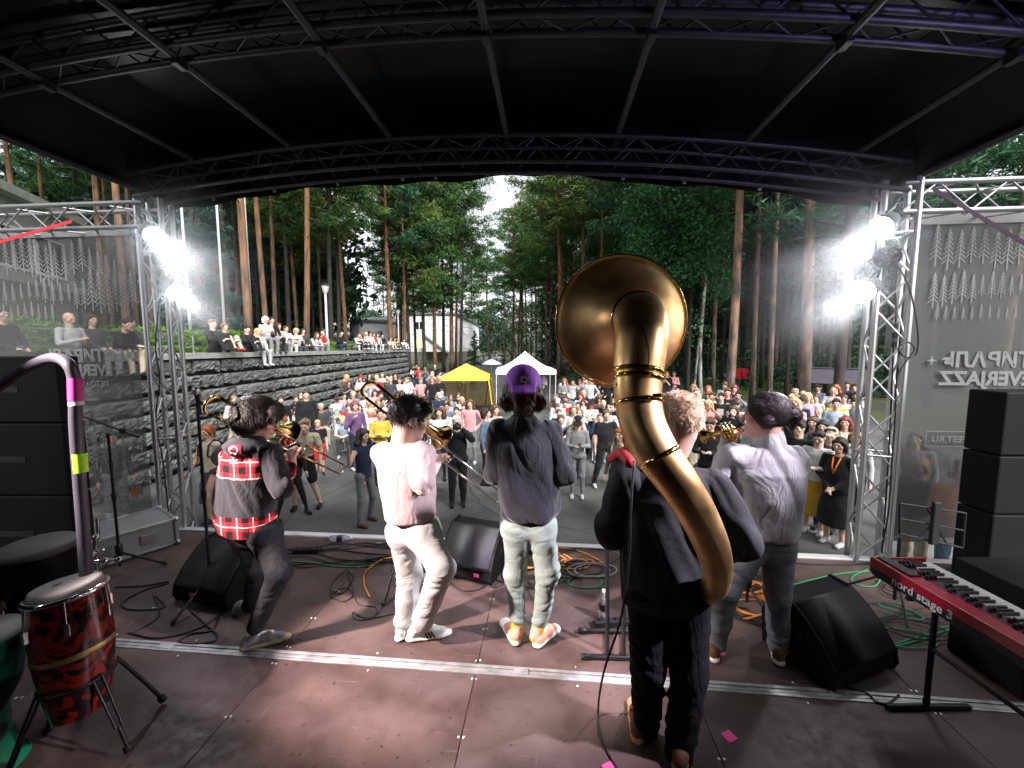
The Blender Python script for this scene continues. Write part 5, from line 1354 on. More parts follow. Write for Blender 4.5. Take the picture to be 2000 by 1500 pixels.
def hair_sdf(c, Rm, style, s=1.0):
    S_ = Sdf(); c = np.array(c, float)
    W = lambda x, y, z: c + Rm @ (np.array([x, y, z]) * s)
    e = lambda p, r, **k: S_.ell(W(*p), np.array(r) * s, Rm, **k)
    cp = lambda a, b, r0, r1, **k: S_.cap(W(*a), W(*b), r0 * s, r1 * s, **k)
    if style == 'buzz':
        e((0, .016, .026), (.078, .099, .088)); e((0, -.105, -.045), (.09, .07, .085), cut=True); e((0, .05, -.15), (.12, .12, .105), cut=True)
        for q in (-1, 1): e((q * .08, .005, -.03), (.02, .03, .045), cut=True)
        return S_
    if style == 'short':
        e((0, .016, .032), (.083, .104, .095)); cp((-.05, -.055, .075), (.05, -.05, .085), .03, .03)
        e((0, -.118, -.022), (.084, .072, .092), cut=True); e((0, .05, -.155), (.12, .13, .10), cut=True)
        for q in (-1, 1): e((q * .085, -.02, -.04), (.02, .05, .05), cut=True)
        return S_
    if style == 'mop':
        e((0, .014, .036), (.094, .114, .100)); cp((-.06, -.07, .065), (.06, -.075, .07), .036, .04); cp((-.05, .06, -.03), (.05, .06, -.03), .05, .05, k=.04)
        for q in (-1, 1): cp((q * .075, -.02, .04), (q * .082, .02, -.03), .025, .018)
        e((0, -.13, -.04), (.085, .075, .095), cut=True)
        return S_
    if style == 'fade':
        cp((-.045, -.06, .082), (-.04, .06, .078), .036, .034); cp((.045, -.065, .086), (.04, .06, .078), .038, .034); cp((0, -.075, .088), (0, .07, .085), .038, .036)
        e((0, -.13, .0), (.085, .07, .075), cut=True); return S_
    # long styles share the cap of hair
    e((0, .016, .030), (.086, .107, .096)); cp((-.06, -.045, .055), (-.075, .0, -.03), .03, .022); cp((.06, -.045, .055), (.075, .0, -.03), .03, .022)
    if style in ('long', 'wavy', 'capped'):
        b = .02 if style == 'wavy' else 0
        for q in (-1, 1):
            cp((q * .07, .01, 0), (q * (.085 + b), .02, -.12 if style != 'capped' else -.07), .036, .04 + b, k=.04); cp((q * (.085 + b), .02, -.12 if style != 'capped' else -.07), (q * (.078 + b), .03, -.24 if style != 'capped' else -.085), .04 + b, .022 + b, k=.04)
        cp((0, .07, 0), (0, .075, -.2 if style != 'capped' else -.085), .07, .05, k=.05)
    if style == 'bob':
        for q in (-1, 1): cp((q * .07, .01, 0), (q * .078, .005, -.085), .034, .03, k=.03)
        cp((0, .06, 0), (0, .06, -.08), .07, .055, k=.05)
    if style == 'tail':
        e((0, .115, .04), (.03, .03, .03), k=.03); cp((0, .12, .03), (.01, .125, -.12), .028, .016, k=.02)
    if style == 'bun':
        e((0, .118, .01), (.036, .034, .040), k=.02); cp((.0, .118, -.02), (.0, .11, -.06), .022, .012, k=.02)
    e((0, -.122, -.040), (.070, .078, .110), cut=True)
    return S_
def cap_sdf(c, Rm, s=1.0, back=False):
    S_ = Sdf(); c = np.array(c, float)
    W = lambda x, y, z: c + Rm @ (np.array([x, y, z]) * s)
    S_.ell(W(0, .014, .040), np.array((.089, .109, .088)) * s, Rm); S_.ell(W(0, .014, -.075), np.array((.16, .18, .10)) * s, Rm, k=.006, cut=True)
    d = 1 if back else -1
    for x in np.linspace(-.052, .052, 9): S_.cap(W(x, d * .09, .028), W(x * .95, d * (.172 - abs(x) * .5), -.016 if back else .012), .0095 * s, .008 * s, k=.016)
    return S_
def hand_sdf(S_, w, fwd, palm, side, curl, s=1.0, mi=0, spread=.0):
    w, f, p = np.array(w, float), np.array(fwd, float), np.array(palm, float)
    f /= np.linalg.norm(f); p -= f * (p @ f); p /= np.linalg.norm(p); l = np.cross(f, p) * side
    S_.cap(w - f * .05, w + f * .02, .026 * s, .024 * s, mi, .015)
    cu = curl if isinstance(curl, (list, tuple)) else [curl] * 4
    for i in range(4):
        o = (1.5 - i) * .0185 * s
        kn = w + f * (.086 - .006 * abs(i - 1.2)) * s + l * o
        S_.cap(w + l * o * .6 + f * .01, kn, .0165 * s, .0118 * s, mi, .012)
        L = [.072, .080, .074, .058][i] * s; d = f + l * spread * (1.5 - i); d /= np.linalg.norm(d); q = kn
        for j, (fr, r0, r1, m) in enumerate(((.45, .0098, .0090, .85), (.32, .0090, .0082, 1.1), (.23, .0082, .0072, .7))):
            a = cu[i] * m; d2 = d * math.cos(a) + p * math.sin(a); pp_ = p * math.cos(a) - d * math.sin(a)
            n = q + d2 * L * fr; S_.cap(q, n, r0 * s, r1 * s, mi, .003); q, d, p_ = n, d2, pp_
            p = p if j == 2 else pp_
        p = np.array(palm, float); p -= f * (p @ f); p /= np.linalg.norm(p)
    b = w + f * .022 * s + l * .026 * s; d = f * .62 + l * .62 + p * .35; d /= np.linalg.norm(d); e1 = b + d * .045 * s
    d2 = f * .75 + l * .1 + p * .55; d2 /= np.linalg.norm(d2)
    S_.cap(w + l * .012 * s, b, .017 * s, .0145 * s, mi, .012); S_.cap(b, e1, .0135 * s, .0108 * s, mi, .006); S_.cap(e1, e1 + d2 * .032 * s, .0105 * s, .0085 * s, mi, .003)
    return S_
def wrinkle(amp, f, seed=0.0, zs=.55):
    """creases: zs > 1 runs them across the limb, zs < 1 lengthwise"""
    if zs >= 1:
        def fn(X, Y, Z):
            w = vnoise(X * 5 + seed, Y * 5, Z * 4 + seed) * 1.2
            a = vnoise(X * f * .45 + seed, Y * f * .45 + 3.1, Z * f * zs * .8 + w * 2); amp_ = amp * .85
            b = vnoise(X * 4 + 7, Y * 4, Z * 5 + seed)
            return amp_ * (.6 * b - .8 * np.abs(a) * 1.5 + .25)
        return fn
    def fn(X, Y, Z):
        a = vnoise(X * f + seed, Y * f + 3.1, Z * f * zs + seed * 2); b = vnoise((X + Z * .45) * f * 1.7 + 7, Y * f * 1.7, Z * f * zs + seed)
        return amp * (1.0 * a - .8 * np.abs(b) * 1.6 + .25)
    return fn
A3 = lambda p: np.array((p[0], p[1], p[2]), float)

class Figure:
    """a posed figure; joints in world coordinates, built round its root"""
    def __init__(s, name, label, root, cat='person', group=None):
        s.t = thing(name, label, cat, root, 0, group); s.r = A3(root)
    def L(s, p): return A3(p) - s.r
    def part(s, name, sdf, h, mats, noise=None, mf=None, parent=None):
        return obj(name, np_mesh(name, [sdf.build(h, noise, mf)], mats), parent or s.t)
def underbody(S_, F, nb, shL, elL, wrL, shR, elR, wrR, hipL, knL, anL, hipR, knR, anR):
    """the rest of the body, under the clothes, so that the figure is one continuous surface"""
    L = F.L; n = L(nb); pel = (L(hipL) + L(hipR)) / 2
    S_.cap(pel, n - np.array([0, 0, .10]), .085, .085, 0, .03); S_.cap(n - np.array([0, 0, .10]), n, .07, .05, 0, .03)
    for sh, el, wr in ((shL, elL, wrL), (shR, elR, wrR)):
        S_.cap(n - np.array([0, 0, .06]), L(sh), .045, .042, 0, .03); S_.cap(L(sh), L(el), .042, .038, 0, .02); S_.cap(L(el), L(wr), .039, .026, 0, .01)
    for h, k, a in ((hipL, knL, anL), (hipR, knR, anR)):
        S_.cap(pel, L(h), .08, .07, 0, .03); S_.cap(L(h), L(k), .066, .046, 0, .02); S_.cap(L(k), L(a), .046, .036, 0, .02)
    return S_
def sleeve(F, pts, rads, m, noise, mis=None, mats=None, h=.0085):
    S_ = Sdf()
    for i in range(len(pts) - 1): S_.cap(F.L(pts[i]) if not isinstance(pts[i], np.ndarray) else pts[i], F.L(pts[i + 1]) if not isinstance(pts[i + 1], np.ndarray) else pts[i + 1], rads[i], rads[i + 1], mis[i] if mis else 0, .03)
    return F.part('sleeve', S_, h, mats or [m], noise)
def folds(m, scale=10, strength=.5, dist=.03, stretch=(1, 1, .45)):
    nt = m.node_tree; b = nt.nodes['Principled BSDF']; tc = nt.nodes.new('ShaderNodeTexCoord'); mp = nt.nodes.new('ShaderNodeMapping'); mp.inputs['Scale'].default_value = stretch; mp.inputs['Rotation'].default_value = (.3, .5, .2)
    nt.links.new(tc.outputs['Object'], mp.inputs['Vector']); n = nt.nodes.new('ShaderNodeTexNoise'); n.inputs['Scale'].default_value = scale; n.inputs['Detail'].default_value = 3; n.inputs['Distortion'].default_value = 1.1; nt.links.new(mp.outputs[0], n.inputs['Vector'])
    a = nt.nodes.new('ShaderNodeMath'); a.operation = 'SUBTRACT'; a.inputs[1].default_value = .5; nt.links.new(n.outputs['Fac'], a.inputs[0]); c = nt.nodes.new('ShaderNodeMath'); c.operation = 'ABSOLUTE'; nt.links.new(a.outputs[0], c.inputs[0])
    bp = nt.nodes.new('ShaderNodeBump'); bp.inputs['Strength'].default_value = strength; bp.inputs['Distance'].default_value = dist; nt.links.new(c.outputs[0], bp.inputs['Height'])
    for l in list(nt.links):
        if l.to_socket == b.inputs['Normal']: nt.links.new(l.from_socket, bp.inputs['Normal']); nt.links.remove(l); break
    nt.links.new(bp.outputs['Normal'], b.inputs['Normal']); return m
def strands(m, sc=(40, 40, 5)):
    nt = m.node_tree; tc = [n for n in nt.nodes if n.type == 'TEX_COORD'][0]; mp = nt.nodes.new('ShaderNodeMapping'); mp.inputs['Scale'].default_value = sc; nt.links.new(tc.outputs['Object'], mp.inputs['Vector'])
    for n in nt.nodes:
        if n.type == 'TEX_NOISE': n.inputs['Scale'].default_value = 3.5; n.inputs['Detail'].default_value = 3; nt.links.new(mp.outputs[0], n.inputs['Vector'])
    return m
def strand_hair(F, base, hc, Rm, n, ln, w, m, seed, mode='radial', lift=.004, jit=.35, s=1.15):
    """separate locks laid along the hair, flowing from the crown (or gathered to the knot)"""
    r = np.random.default_rng(seed); me = base.data; nv = len(me.vertices)
    co = np.empty(nv * 3, np.float32); me.vertices.foreach_get('co', co); co = co.reshape(-1, 3); no = np.empty(nv * 3, np.float32); me.vertices.foreach_get('normal', no); no = no.reshape(-1, 3)
    ix = r.integers(0, nv, n); P, N = co[ix].astype(float), no[ix].astype(float); P = P + r.normal(size=P.shape) * .002
    c = F.L(hc); W = c + Rm @ (np.array([0.01, .055, .11]) * s); K = c + Rm @ (np.array([0, .12, .01]) * s)
    D = (P - W) if mode == 'radial' else (K - P)
    D = D / (np.linalg.norm(D, axis=1)[:, None] + 1e-6)
    if mode == 'radial': D[:, 2] -= .25
    D += r.normal(size=D.shape) * jit * .6 + (r.normal(size=(n, 1)) * jit * .4) * np.cross(D, N)
    L = ln * r.uniform(.5, 1.25, n)[:, None] / 3; pts = [P + N * .0005]; nn_ = N.copy()
    for k in range(3):
        T = D - nn_ * (D * nn_).sum(1)[:, None]; T /= np.linalg.norm(T, axis=1)[:, None] + 1e-6
        q = pts[-1] + T * L + nn_ * (lift * r.uniform(.2, 1.3, n)[:, None] - .55 * (k + 1) * L * L / .11); pts.append(q)
        nn_ = q - c; nn_ /= np.linalg.norm(nn_, axis=1)[:, None]
    side = np.cross(pts[1] - pts[0], N); side /= np.linalg.norm(side, axis=1)[:, None] + 1e-6; ws = [w * .8, w, w * .8, 0]
    tr = []
    for k in range(3):
        a0, a1, b0, b1 = pts[k] - side * ws[k], pts[k] + side * ws[k], pts[k + 1] - side * ws[k + 1], pts[k + 1] + side * ws[k + 1]
        tr.append(np.stack([a0, a1, b1], 1))
        if k < 2: tr.append(np.stack([a0, b1, b0], 1))
    o = obj('hair_locks', tri_mesh('hair_locks', np.concatenate(tr), m), base, kind='stuff'); return o
def lockmat(name, c, c2): return mat(name, c, .55, color2=c2, scale=30, detail=2, spec=.35)
def shoe(F, ankle, heel, toe, m_up, m_sole, h=.008, low=True, name='shoe', extra=None):
    a, hl, te = F.L(ankle), F.L(heel), F.L(toe); S_ = Sdf()
    d = te - hl; d /= np.linalg.norm(d); up = np.array([0, 0, 1.0]); z = np.array([0, 0, .035])
    lat = np.cross(d, up); lat /= np.linalg.norm(lat)
    ln = np.linalg.norm(te - hl)
    for (p0, p1, r0, r1) in ((.02, .13, .036, .040), (.13, .22, .040, .043), (.22, ln - .02, .043, .032)):
        S_.cap(hl + d * p0 + up * .018, hl + d * p1 + up * .018, r0, r1, 1, .01, sq=(up, 2.0))
    S_.cap(hl + d * .03 + up * .05, hl + d * (ln * .55) + up * .055, .034, .034, 0, .02); S_.cap(hl + d * (ln * .55) + up * .050, te - d * .055 + up * .032, .034, .030, 0, .02)
    S_.cap(hl + d * .045 + up * .07, a - up * .01 if low else a + up * .03, .034, .036, 0, .02)
    S_.cap(hl + d * (ln * .32) + up * .085, hl + d * (ln * .62) + up * .068, .016, .014, 2, .006)
    return F.part(name, S_, h, [m_up, m_sole, mat('shoe_lace', (.8, .8, .78), .8)])

# ---------------------------------------------------------------- instruments
m_brass = mat('aged_brass', (.50, .26, .10), .20, 1.0, color2=(.92, .66, .32), scale=3.2, detail=14, bump=.03, bscale=9)
_nt = m_brass.node_tree; _n = _nt.nodes.new('ShaderNodeTexNoise'); _n.inputs['Scale'].default_value = 7; _n.inputs['Detail'].default_value = 9
_r = _nt.nodes.new('ShaderNodeMapRange'); _r.inputs[1].default_value = .3; _r.inputs[2].default_value = .7; _r.inputs[3].default_value = .30; _r.inputs[4].default_value = .52
_nt.links.new([n for n in _nt.nodes if n.type == 'TEX_COORD'][0].outputs['Object'], _n.inputs['Vector']); _nt.links.new(_n.outputs['Fac'], _r.inputs[0]); _nt.links.new(_r.outputs[0], _nt.nodes['Principled BSDF'].inputs['Roughness'])
m_gold = mat('gold_lacquer', (.86, .55, .16), .14, 1.0)
m_bronze = mat('rose_brass', (.70, .36, .16), .2, 1.0)
m_silver = mat('nickel_silver', (.78, .76, .74), .14, 1.0)
def frame_to(d):
    return Vector((0, 0, 1)).rotation_difference(Vector(d).normalized()).to_matrix().to_4x4()
def trombone(label, M, E, p, q, mslide, mbell):
    t = thing('trombone', label, 'trombone', M, 0, 'slide trombones')
    M = Vector(M); d = (Vector(E) - M); Ln = d.length; d.normalize(); p = Vector(p); p = (p - d * p.dot(d)).normalized(); q = Vector(q); q = (q - d * q.dot(d) - p * q.dot(p)).normalized()
    G = lambda a, b=0, c=0: d * a + p * b + q * c
    def tb(name, pts, r, m, n=10):
        v, f = tube_geo(pts, r, n); return obj(name, mesh(name, v, f, m, True), t)
    tb('mouthpiece', [G(-.005), G(.012), G(.03), G(.075)], [.0125, .011, .006, .0065], m_silver, 14)
    tb('inner_slide', [G(.06), G(.52)], .0068, m_silver); tb('inner_slide', [G(.16, .085), G(.52, .085)], .0068, m_silver)
    tb('outer_slide', [G(.42), G(Ln)], .0085, mslide); tb('outer_slide', [G(.42, .085), G(Ln, .085)], .0085, mslide)
    tb('slide_bow', [G(Ln + .042 * math.sin(a), .0425 - .0425 * math.cos(a)) for a in np.linspace(0, math.pi, 12)], .0095, m_silver)
    tb('slide_brace', [G(.17), G(.17, .085)], .005, m_silver); tb('slide_brace', [G(.44), G(.44, .085)], .006, m_silver)
    tb('gooseneck', [G(.16, .085), G(.10, .085), G(.05, .085, .03), G(-.02, .085, .07), G(-.10, .085, .085), G(-.36, .085, .085)], .0085, mbell)
    tb('tuning_slide', [G(-.36 - .055 * math.sin(a), .03 + .055 * math.cos(a), .085) for a in np.linspace(0, math.pi, 14)], .010, m_gold)
    fl = [(-.36, .011), (-.1, .0135), (.05, .0175), (.14, .024), (.20, .034), (.245, .050), (.275, .072), (.29, .098), (.293, .103)]
    tb('bell', [G(a, -.025, .085) for a, _ in fl], [r for _, r in fl], mbell, 28)
    bl = t.children[-1]
    v, f = tube_geo([G(.293, -.025, .085) + (p * math.cos(a) + q * math.sin(a)) * .103 for a in np.linspace(0, 2 * math.pi, 29)], .0035, 6); obj('bell_rim', mesh('bell_rim', v, f, m_silver, True), bl)
    # open mouth: darker inside seen from the front
    tb('bell_brace', [G(-.22, .085, .085), G(-.22, -.025, .085)], .005, m_silver); tb('bell_brace', [G(.02, .085, .05), G(.02, -.025, .085)], .005, m_silver)
    return t
def Jp(px, py, Y): return aty(px, py, Y)

# ---------------------------------------------------------------- musician: plaid-trimmed black shirt, trombone
def plaidmat():
    m = bpy.data.materials.new('red_plaid'); m.use_nodes = True; nt = m.node_tree; b = nt.nodes['Principled BSDF']; b.inputs['Roughness'].default_value = .9; b.inputs['Specular IOR Level'].default_value = .2
    tc = nt.nodes.new('ShaderNodeTexCoord'); sp = nt.nodes.new('ShaderNodeSeparateXYZ'); nt.links.new(tc.outputs['Object'], sp.inputs[0])
    def mth(op, a, bb=None):
        n = nt.nodes.new('ShaderNodeMath'); n.operation = op
        for i, x in enumerate((a, bb)):
            if x is None: continue
            if isinstance(x, (int, float)): n.inputs[i].default_value = x
            else: nt.links.new(x, n.inputs[i])
        return n.outputs[0]
    xx = mth('ADD', sp.outputs['X'], mth('MULTIPLY', sp.outputs['Y'], .6))
    def band(c, off, lo, hi):
        f = mth('FRACT', mth('ADD', mth('DIVIDE', c, .105), off)); return mth('MULTIPLY', mth('GREATER_THAN', f, lo), mth('LESS_THAN', f, hi))
    dk = mth('ADD', band(xx, 10.2, .0, .42), band(sp.outputs['Z'], 10.55, .0, .42)); wh = mth('MAXIMUM', band(xx, 10.2, .66, .72), band(sp.outputs['Z'], 10.55, .66, .72))
    rp = nt.nodes.new('ShaderNodeValToRGB'); e = rp.color_ramp.elements; rp.color_ramp.interpolation = 'CONSTANT'
    e[0].color = (.62, .035, .04, 1); e[0].position = 0; e[1].color = (.22, .012, .018, 1); e[1].position = .3; x = e.new(.8); x.color = (.012, .008, .010, 1)
    nt.links.new(mth('MULTIPLY', dk, .5), rp.inputs['Fac'])
    mx = nt.nodes.new('ShaderNodeMix'); mx.data_type = 'RGBA'; nt.links.new(wh, mx.inputs[0]); nt.links.new(rp.outputs[0], mx.inputs[6]); mx.inputs[7].default_value = (.75, .66, .62, 1); nt.links.new(mx.outputs[2], b.inputs['Base Color'])
    return m
m_plaid = plaidmat()
c_black = mat('cloth_black_matt', (.007, .007, .008), .9, var=.15, scale=6, bump=.3, bscale=30, spec=.15)
c_char = mat('cloth_dark_charcoal', (.030, .030, .034), .9, var=.12, scale=5, bump=.3, bscale=30, spec=.2, sheen=.15)
c_blkden = mat('cloth_black_denim', (.009, .009, .010), .85, var=.3, scale=20, bump=.3, bscale=90, spec=.25)

for m_ in (c_char, c_black, c_blkden, m_plaid): folds(m_, 8, .65, .04)
root = Vector((-1.80, 2.62, DECK + .004))
F1 = Figure('person', 'person in black shirt trimmed with red plaid and black trousers playing trombone', root, group='musicians on the stage')
hc, nb = Jp(502, 818, 2.62), Jp(484, 868, 2.60)
Rm = rot_head(R(118), R(16))                      # face turned right and away
S_, mf = head_sdf(F1.L(hc), Rm, F1.L(nb), 1.14)
shR, elR, wrR = Jp(528, 886, 2.53), Jp(552, 955, 2.44), Jp(569, 900, 2.62)
shL, elL, wrL = Jp(440, 892, 2.74), Jp(490, 965, 3.0), Jp(552, 905, 2.86)
hands = Sdf(); d1 = A3(Jp(566, 868, 2.70)) - A3(wrR)
hand_sdf(hands, F1.L(wrR), d1, (.2, .8, -.1), -1, .95)
hand_sdf(hands, F1.L(wrL), (.7, -.1, .6), (.3, -.9, 0), 1, 1.1)
hands.cap(F1.L(elR), F1.L(wrR), .04, .026, 0, .01); hands.cap(F1.L(elL), F1.L(wrL), .04, .026, 0, .01)
hipL, knL, anL = Jp(478, 1040, 2.72), Jp(503, 1112, 2.74), Jp(487, 1183, 2.80)
hipR, knR, anR = Jp(518, 1042, 2.56), Jp(546, 1118, 2.44), Jp(500, 1222, 2.46)
skin_1 = m_skin_t["rosy"]
hb_ = F1.part('hair', hair_sdf(F1.L(hc), Rm, 'mop', 1.16), .006, [strands(mat('hair_dark_glossy', (.012, .009, .008), .32, color2=(.022, .016, .014), scale=40, detail=5, bump=.5, bscale=90, spec=.5))], wrinkle(.006, 26, 3, .25))
strand_hair(F1, hb_, hc, Rm, 5200, .075, .0016, lockmat('locks_dark', (.010, .008, .007), (.035, .026, .022)), 1, lift=.006, s=1.16)
tr = Sdf()
tr.chain([F1.L(hipL), F1.L(knL), F1.L(anL)], [.095, .068, .052], 0, .03); tr.chain([F1.L(hipR), F1.L(knR), F1.L(anR)], [.098, .072, .055], 0, .03)
tr.cap(F1.L(hipL), F1.L(hipR), .105, .105, 0, .04)
S_.p += hands.p; underbody(S_, F1, nb, shL, elL, wrL, shR, elR, wrR, hipL, knL, anL, hipR, knR, anR); obj('body', np_mesh('body', [S_.build(.006, None, mf)], [skin_1, m_eye, m_lip]), F1.t)
F1.part('trousers', tr, .009, [c_blkden], wrinkle(.020, 15, 1, 1.6))
sh = Sdf(); hem = (A3(Jp(480, 1030, 2.63))); lat = A3(shR) - A3(shL)
sh.loft(F1.L(hem), F1.L(nb), lat, [(0, .235, .16), (.2, .228, .155), (.45, .222, .15), (.68, .220, .14), (.85, .19, .11), (1, .075, .075)], 0, .03, .025)
sh.cap(F1.L(shL), F1.L(shR), .07, .07, 0, .05)
for a_, b_, c_ in ((shR, elR, wrR), (shL, elL, wrL)): sleeve(F1, [a_, b_, F1.L(b_) * .22 + F1.L(c_) * .78], [.080, .066, .050], None, wrinkle(.024, 12, 3, .8), [0, 1], [c_char, m_plaid])
hoodc = F1.L(Jp(470, 872, 2.50)); sh.ell(hoodc, (.115, .07, .06), None, 0, .05); sh.cap(F1.L(Jp(455, 868, 2.58)), F1.L(Jp(505, 862, 2.53)), .045, .04, 0, .04)
z1, z0 = F1.L(Jp(480, 893, 2.47))[2], F1.L(Jp(480, 937, 2.47))[2]; zh = F1.L(Jp(480, 1012, 2.46))[2]
def mf1(P, fm):
    f = fm.copy(); tors = np.hypot(P[:, 0] - F1.L(hem)[0], P[:, 1] - F1.L(hem)[1]) < .30
    f[tors & (fm == 0) & (P[:, 2] > z0) & (P[:, 2] < z1)] = 1; f[tors & (P[:, 2] < zh)] = 1; return f
shirt = F1.part('shirt', sh, .0085, [c_char, m_plaid], wrinkle(.026, 8.5, 5, .55), mf1)
# back patch with a skull print
pc = A3(Jp(452, 885, 2.50)) - F1.r
def put_on_back(Fg, shirt_o, px, py, Y, w, h, name, m):
    """a small cloth rectangle laid on the shirt by casting onto its mesh"""
    dg = bpy.context.evaluated_depsgraph_get(); dg.update(); n = 6; vs, fs = [], []
    eye = Vector((0, 0, CAMZ)); mw = Matrix.Translation(Vector(Fg.r)).inverted()
    for i in range(n + 1):
        for j in range(n + 1):
            tgt = aty(px + w * (i / n - .5), py + h * (j / n - .5), Y); d = (tgt - eye).normalized()
            ok, hit, nr, _ = shirt_o.ray_cast(mw @ eye, d)
            vs.append((hit if ok else mw @ tgt) - d * .006)
    for i in range(n):
        for j in range(n): a = i * (n + 1) + j; fs.append((a, a + 1, a + n + 2, a + n + 1))
    return obj(name, mesh(name, vs, fs, m, True), shirt_o)
m_patch = mat('dark_red_patch', (.20, .01, .03), .85); m_bone = mat('white_ink', (.78, .76, .72), .8)
patch = put_on_back(F1, shirt, 458, 885, 2.48, 26, 34, 'patch', m_patch)
def on_patch(px, py, w, h, m): return put_on_back(F1, shirt, px, py, 2.477, w, h, 'print', m)
def decal_disc(Fg, base, px, py, rx, ry, m, name='skull_print', off=.009, n=14):
    eye = Vector((0, 0, CAMZ)); mw = Matrix.Translation(Vector(Fg.r)).inverted(); vs = []
    for k in range(n):
        a = 2 * math.pi * k / n; d = (aty(px + rx * math.cos(a), py + ry * math.sin(a), 2.48) - eye).normalized(); ok, hit, _, _ = base.ray_cast(mw @ eye, d)
        vs.append((hit if ok else mw @ aty(px, py, 2.48)) - d * off)
    return obj(name, mesh(name, vs, [tuple(range(n))], m), base)
decal_disc(F1, shirt, 455, 879, 9, 8.5, m_bone); decal_disc(F1, shirt, 455, 889, 6, 5, m_bone)
for x in (451.5, 458.5): decal_disc(F1, shirt, x, 881, 2.3, 2.4, c_black, 'skull_print', .0115, 8)
decal_disc(F1, shirt, 455, 886, 1.1, 1.4, c_black, 'skull_print', .0115, 6)
for k in range(4): decal_disc(F1, shirt, 447 + 5 * k, 899, 2.0, 1.5, m_bone, 'lettering_print', .010, 6)
for k in range(3): decal_disc(F1, shirt, 450 + 5 * k, 904, 1.8, 1.1, m_bone, 'lettering_print', .010, 6)
shoe(F1, anR, (*atz(472, 1270, DECK)[:2], DECK), (*atz(566, 1246, DECK)[:2], DECK), mat('grey_knit', (.22, .22, .22), .85, var=.3, scale=40), mat('tan_sole', (.42, .36, .22), .7))
shoe(F1, anL, (*atz(456, 1205, DECK)[:2], DECK), (*atz(520, 1178, DECK)[:2], DECK), mat('grey_knit', (.22, .22, .22), .85), mat('dark_sole', (.06, .06, .06), .7))
stripe = MB().box((0, 0, 0), (.12, .004, .028), Matrix.Rotation(math.atan2(atz(566, 1246, DECK).y - atz(472, 1270, DECK).y, atz(566, 1246, DECK).x - atz(472, 1270, DECK).x), 3, 'Z'), bevel=.002)
so = stripe.obj('shoe_stripe', mat('orange_stripe', (.75, .42, .2), .7), F1.t); so.location = A3(atz(522, 1256, DECK)) - F1.r + np.array([.0, -.012, .055])
mo = Jp(523, 832, 2.72)
trombone('brass trombone held by the plaid-shirted player', mo, Jp(672, 908, 3.55), (-.2, .1, -1), (-.8, -.4, .2), m_bronze, m_gold)

# ---------------------------------------------------------------- musician: pale pink T-shirt, trombone
c_pinkT = mat('cloth_pale_pink', (.37, .285, .278), .9, var=.06, scale=5, bump=.25, bscale=30, spec=.2, sheen=.15); folds(c_pinkT, 7, .65, .04)
c_cream = mat('cloth_cream_denim', (.42, .42, .405), .9, var=.08, scale=6, bump=.3, bscale=60, spec=.2); folds(c_cream, 7, .5, .035, (.6, .6, 1.3))
root = Vector((-.64, 2.58, DECK + .004))
F2 = Figure('person', 'person in pale pink T-shirt and cream trousers playing trombone', root, group='musicians on the stage')
hc, nb = Jp(801, 817, 2.56), Jp(786, 866, 2.55)
Rm = rot_head(R(122), R(14))
S_, mf = head_sdf(F2.L(hc), Rm, F2.L(nb), 1.20)
shR, elR, wrR = Jp(824, 886, 2.44), Jp(826, 952, 2.33), Jp(852, 908, 2.56)
shL, elL, wrL = Jp(748, 886, 2.64), Jp(790, 950, 2.92), Jp(838, 905, 2.86)
hands = Sdf(); hand_sdf(hands, F2.L(wrR), A3(Jp(864, 876, 2.70)) - A3(wrR), (.3, .8, .1), -1, [.8, .95, 1.1, 1.2])
hand_sdf(hands, F2.L(wrL), (.5, -.1, .7), (.3, -.9, 0), 1, 1.1)
hands.cap(F2.L(elR), F2.L(wrR), .043, .027, 0, .01); hands.cap(F2.L(shR), F2.L(elR), .05, .043, 0, .02); hands.cap(F2.L(elL), F2.L(wrL), .042, .027, 0, .01); hands.cap(F2.L(shL), F2.L(elL), .05, .042, 0, .02)
hipL, knL, anL = Jp(788, 1040, 2.62), Jp(800, 1128, 2.66), Jp(790, 1218, 2.64)
hipR, knR, anR = Jp(826, 1036, 2.50), Jp(862, 1110, 2.38), Jp(826, 1216, 2.50)
skin_2 = m_skin_t["fair"]
hb_ = F2.part('hair', hair_sdf(F2.L(hc), Rm, 'short', 1.185), .006, [strands(mat('hair_black_cropped', (.008, .007, .007), .45, color2=(.02, .016, .016), scale=40, detail=5, bump=.5, bscale=90, spec=.5))], wrinkle(.006, 40, 3, .4))
strand_hair(F2, hb_, hc, Rm, 4200, .020, .0013, lockmat('locks_black', (.007, .006, .006), (.02, .016, .016)), 2, lift=.007, jit=.6)
F2.part('stubble_hair', hair_sdf(F2.L(hc), Rm, 'buzz', 1.195), .006, [mat('hair_faded', (.085, .05, .042), .7, bump=.5, bscale=200)])
tr = Sdf(); tr.chain([F2.L(hipL), F2.L(knL), F2.L(anL)], [.105, .082, .066], 0, .03); tr.chain([F2.L(hipR), F2.L(knR), F2.L(anR)], [.110, .088, .068], 0, .03); tr.cap(F2.L(hipL), F2.L(hipR), .112, .112, 0, .04)
for an in (anL, anR): tr.ell(F2.L(an) + np.array([0, 0, .03]), (.072, .072, .05), None, 0, .02)
S_.p += hands.p; underbody(S_, F2, nb, shL, elL, wrL, shR, elR, wrR, hipL, knL, anL, hipR, knR, anR); obj('body', np_mesh('body', [S_.build(.006, None, mf)], [skin_2, m_eye, m_lip]), F2.t)
F2.part('trousers', tr, .009, [c_cream], wrinkle(.026, 13, 2, 1.7))
sh = Sdf(); hem = A3(Jp(802, 1010, 2.55)); lat = A3(shR) - A3(shL)
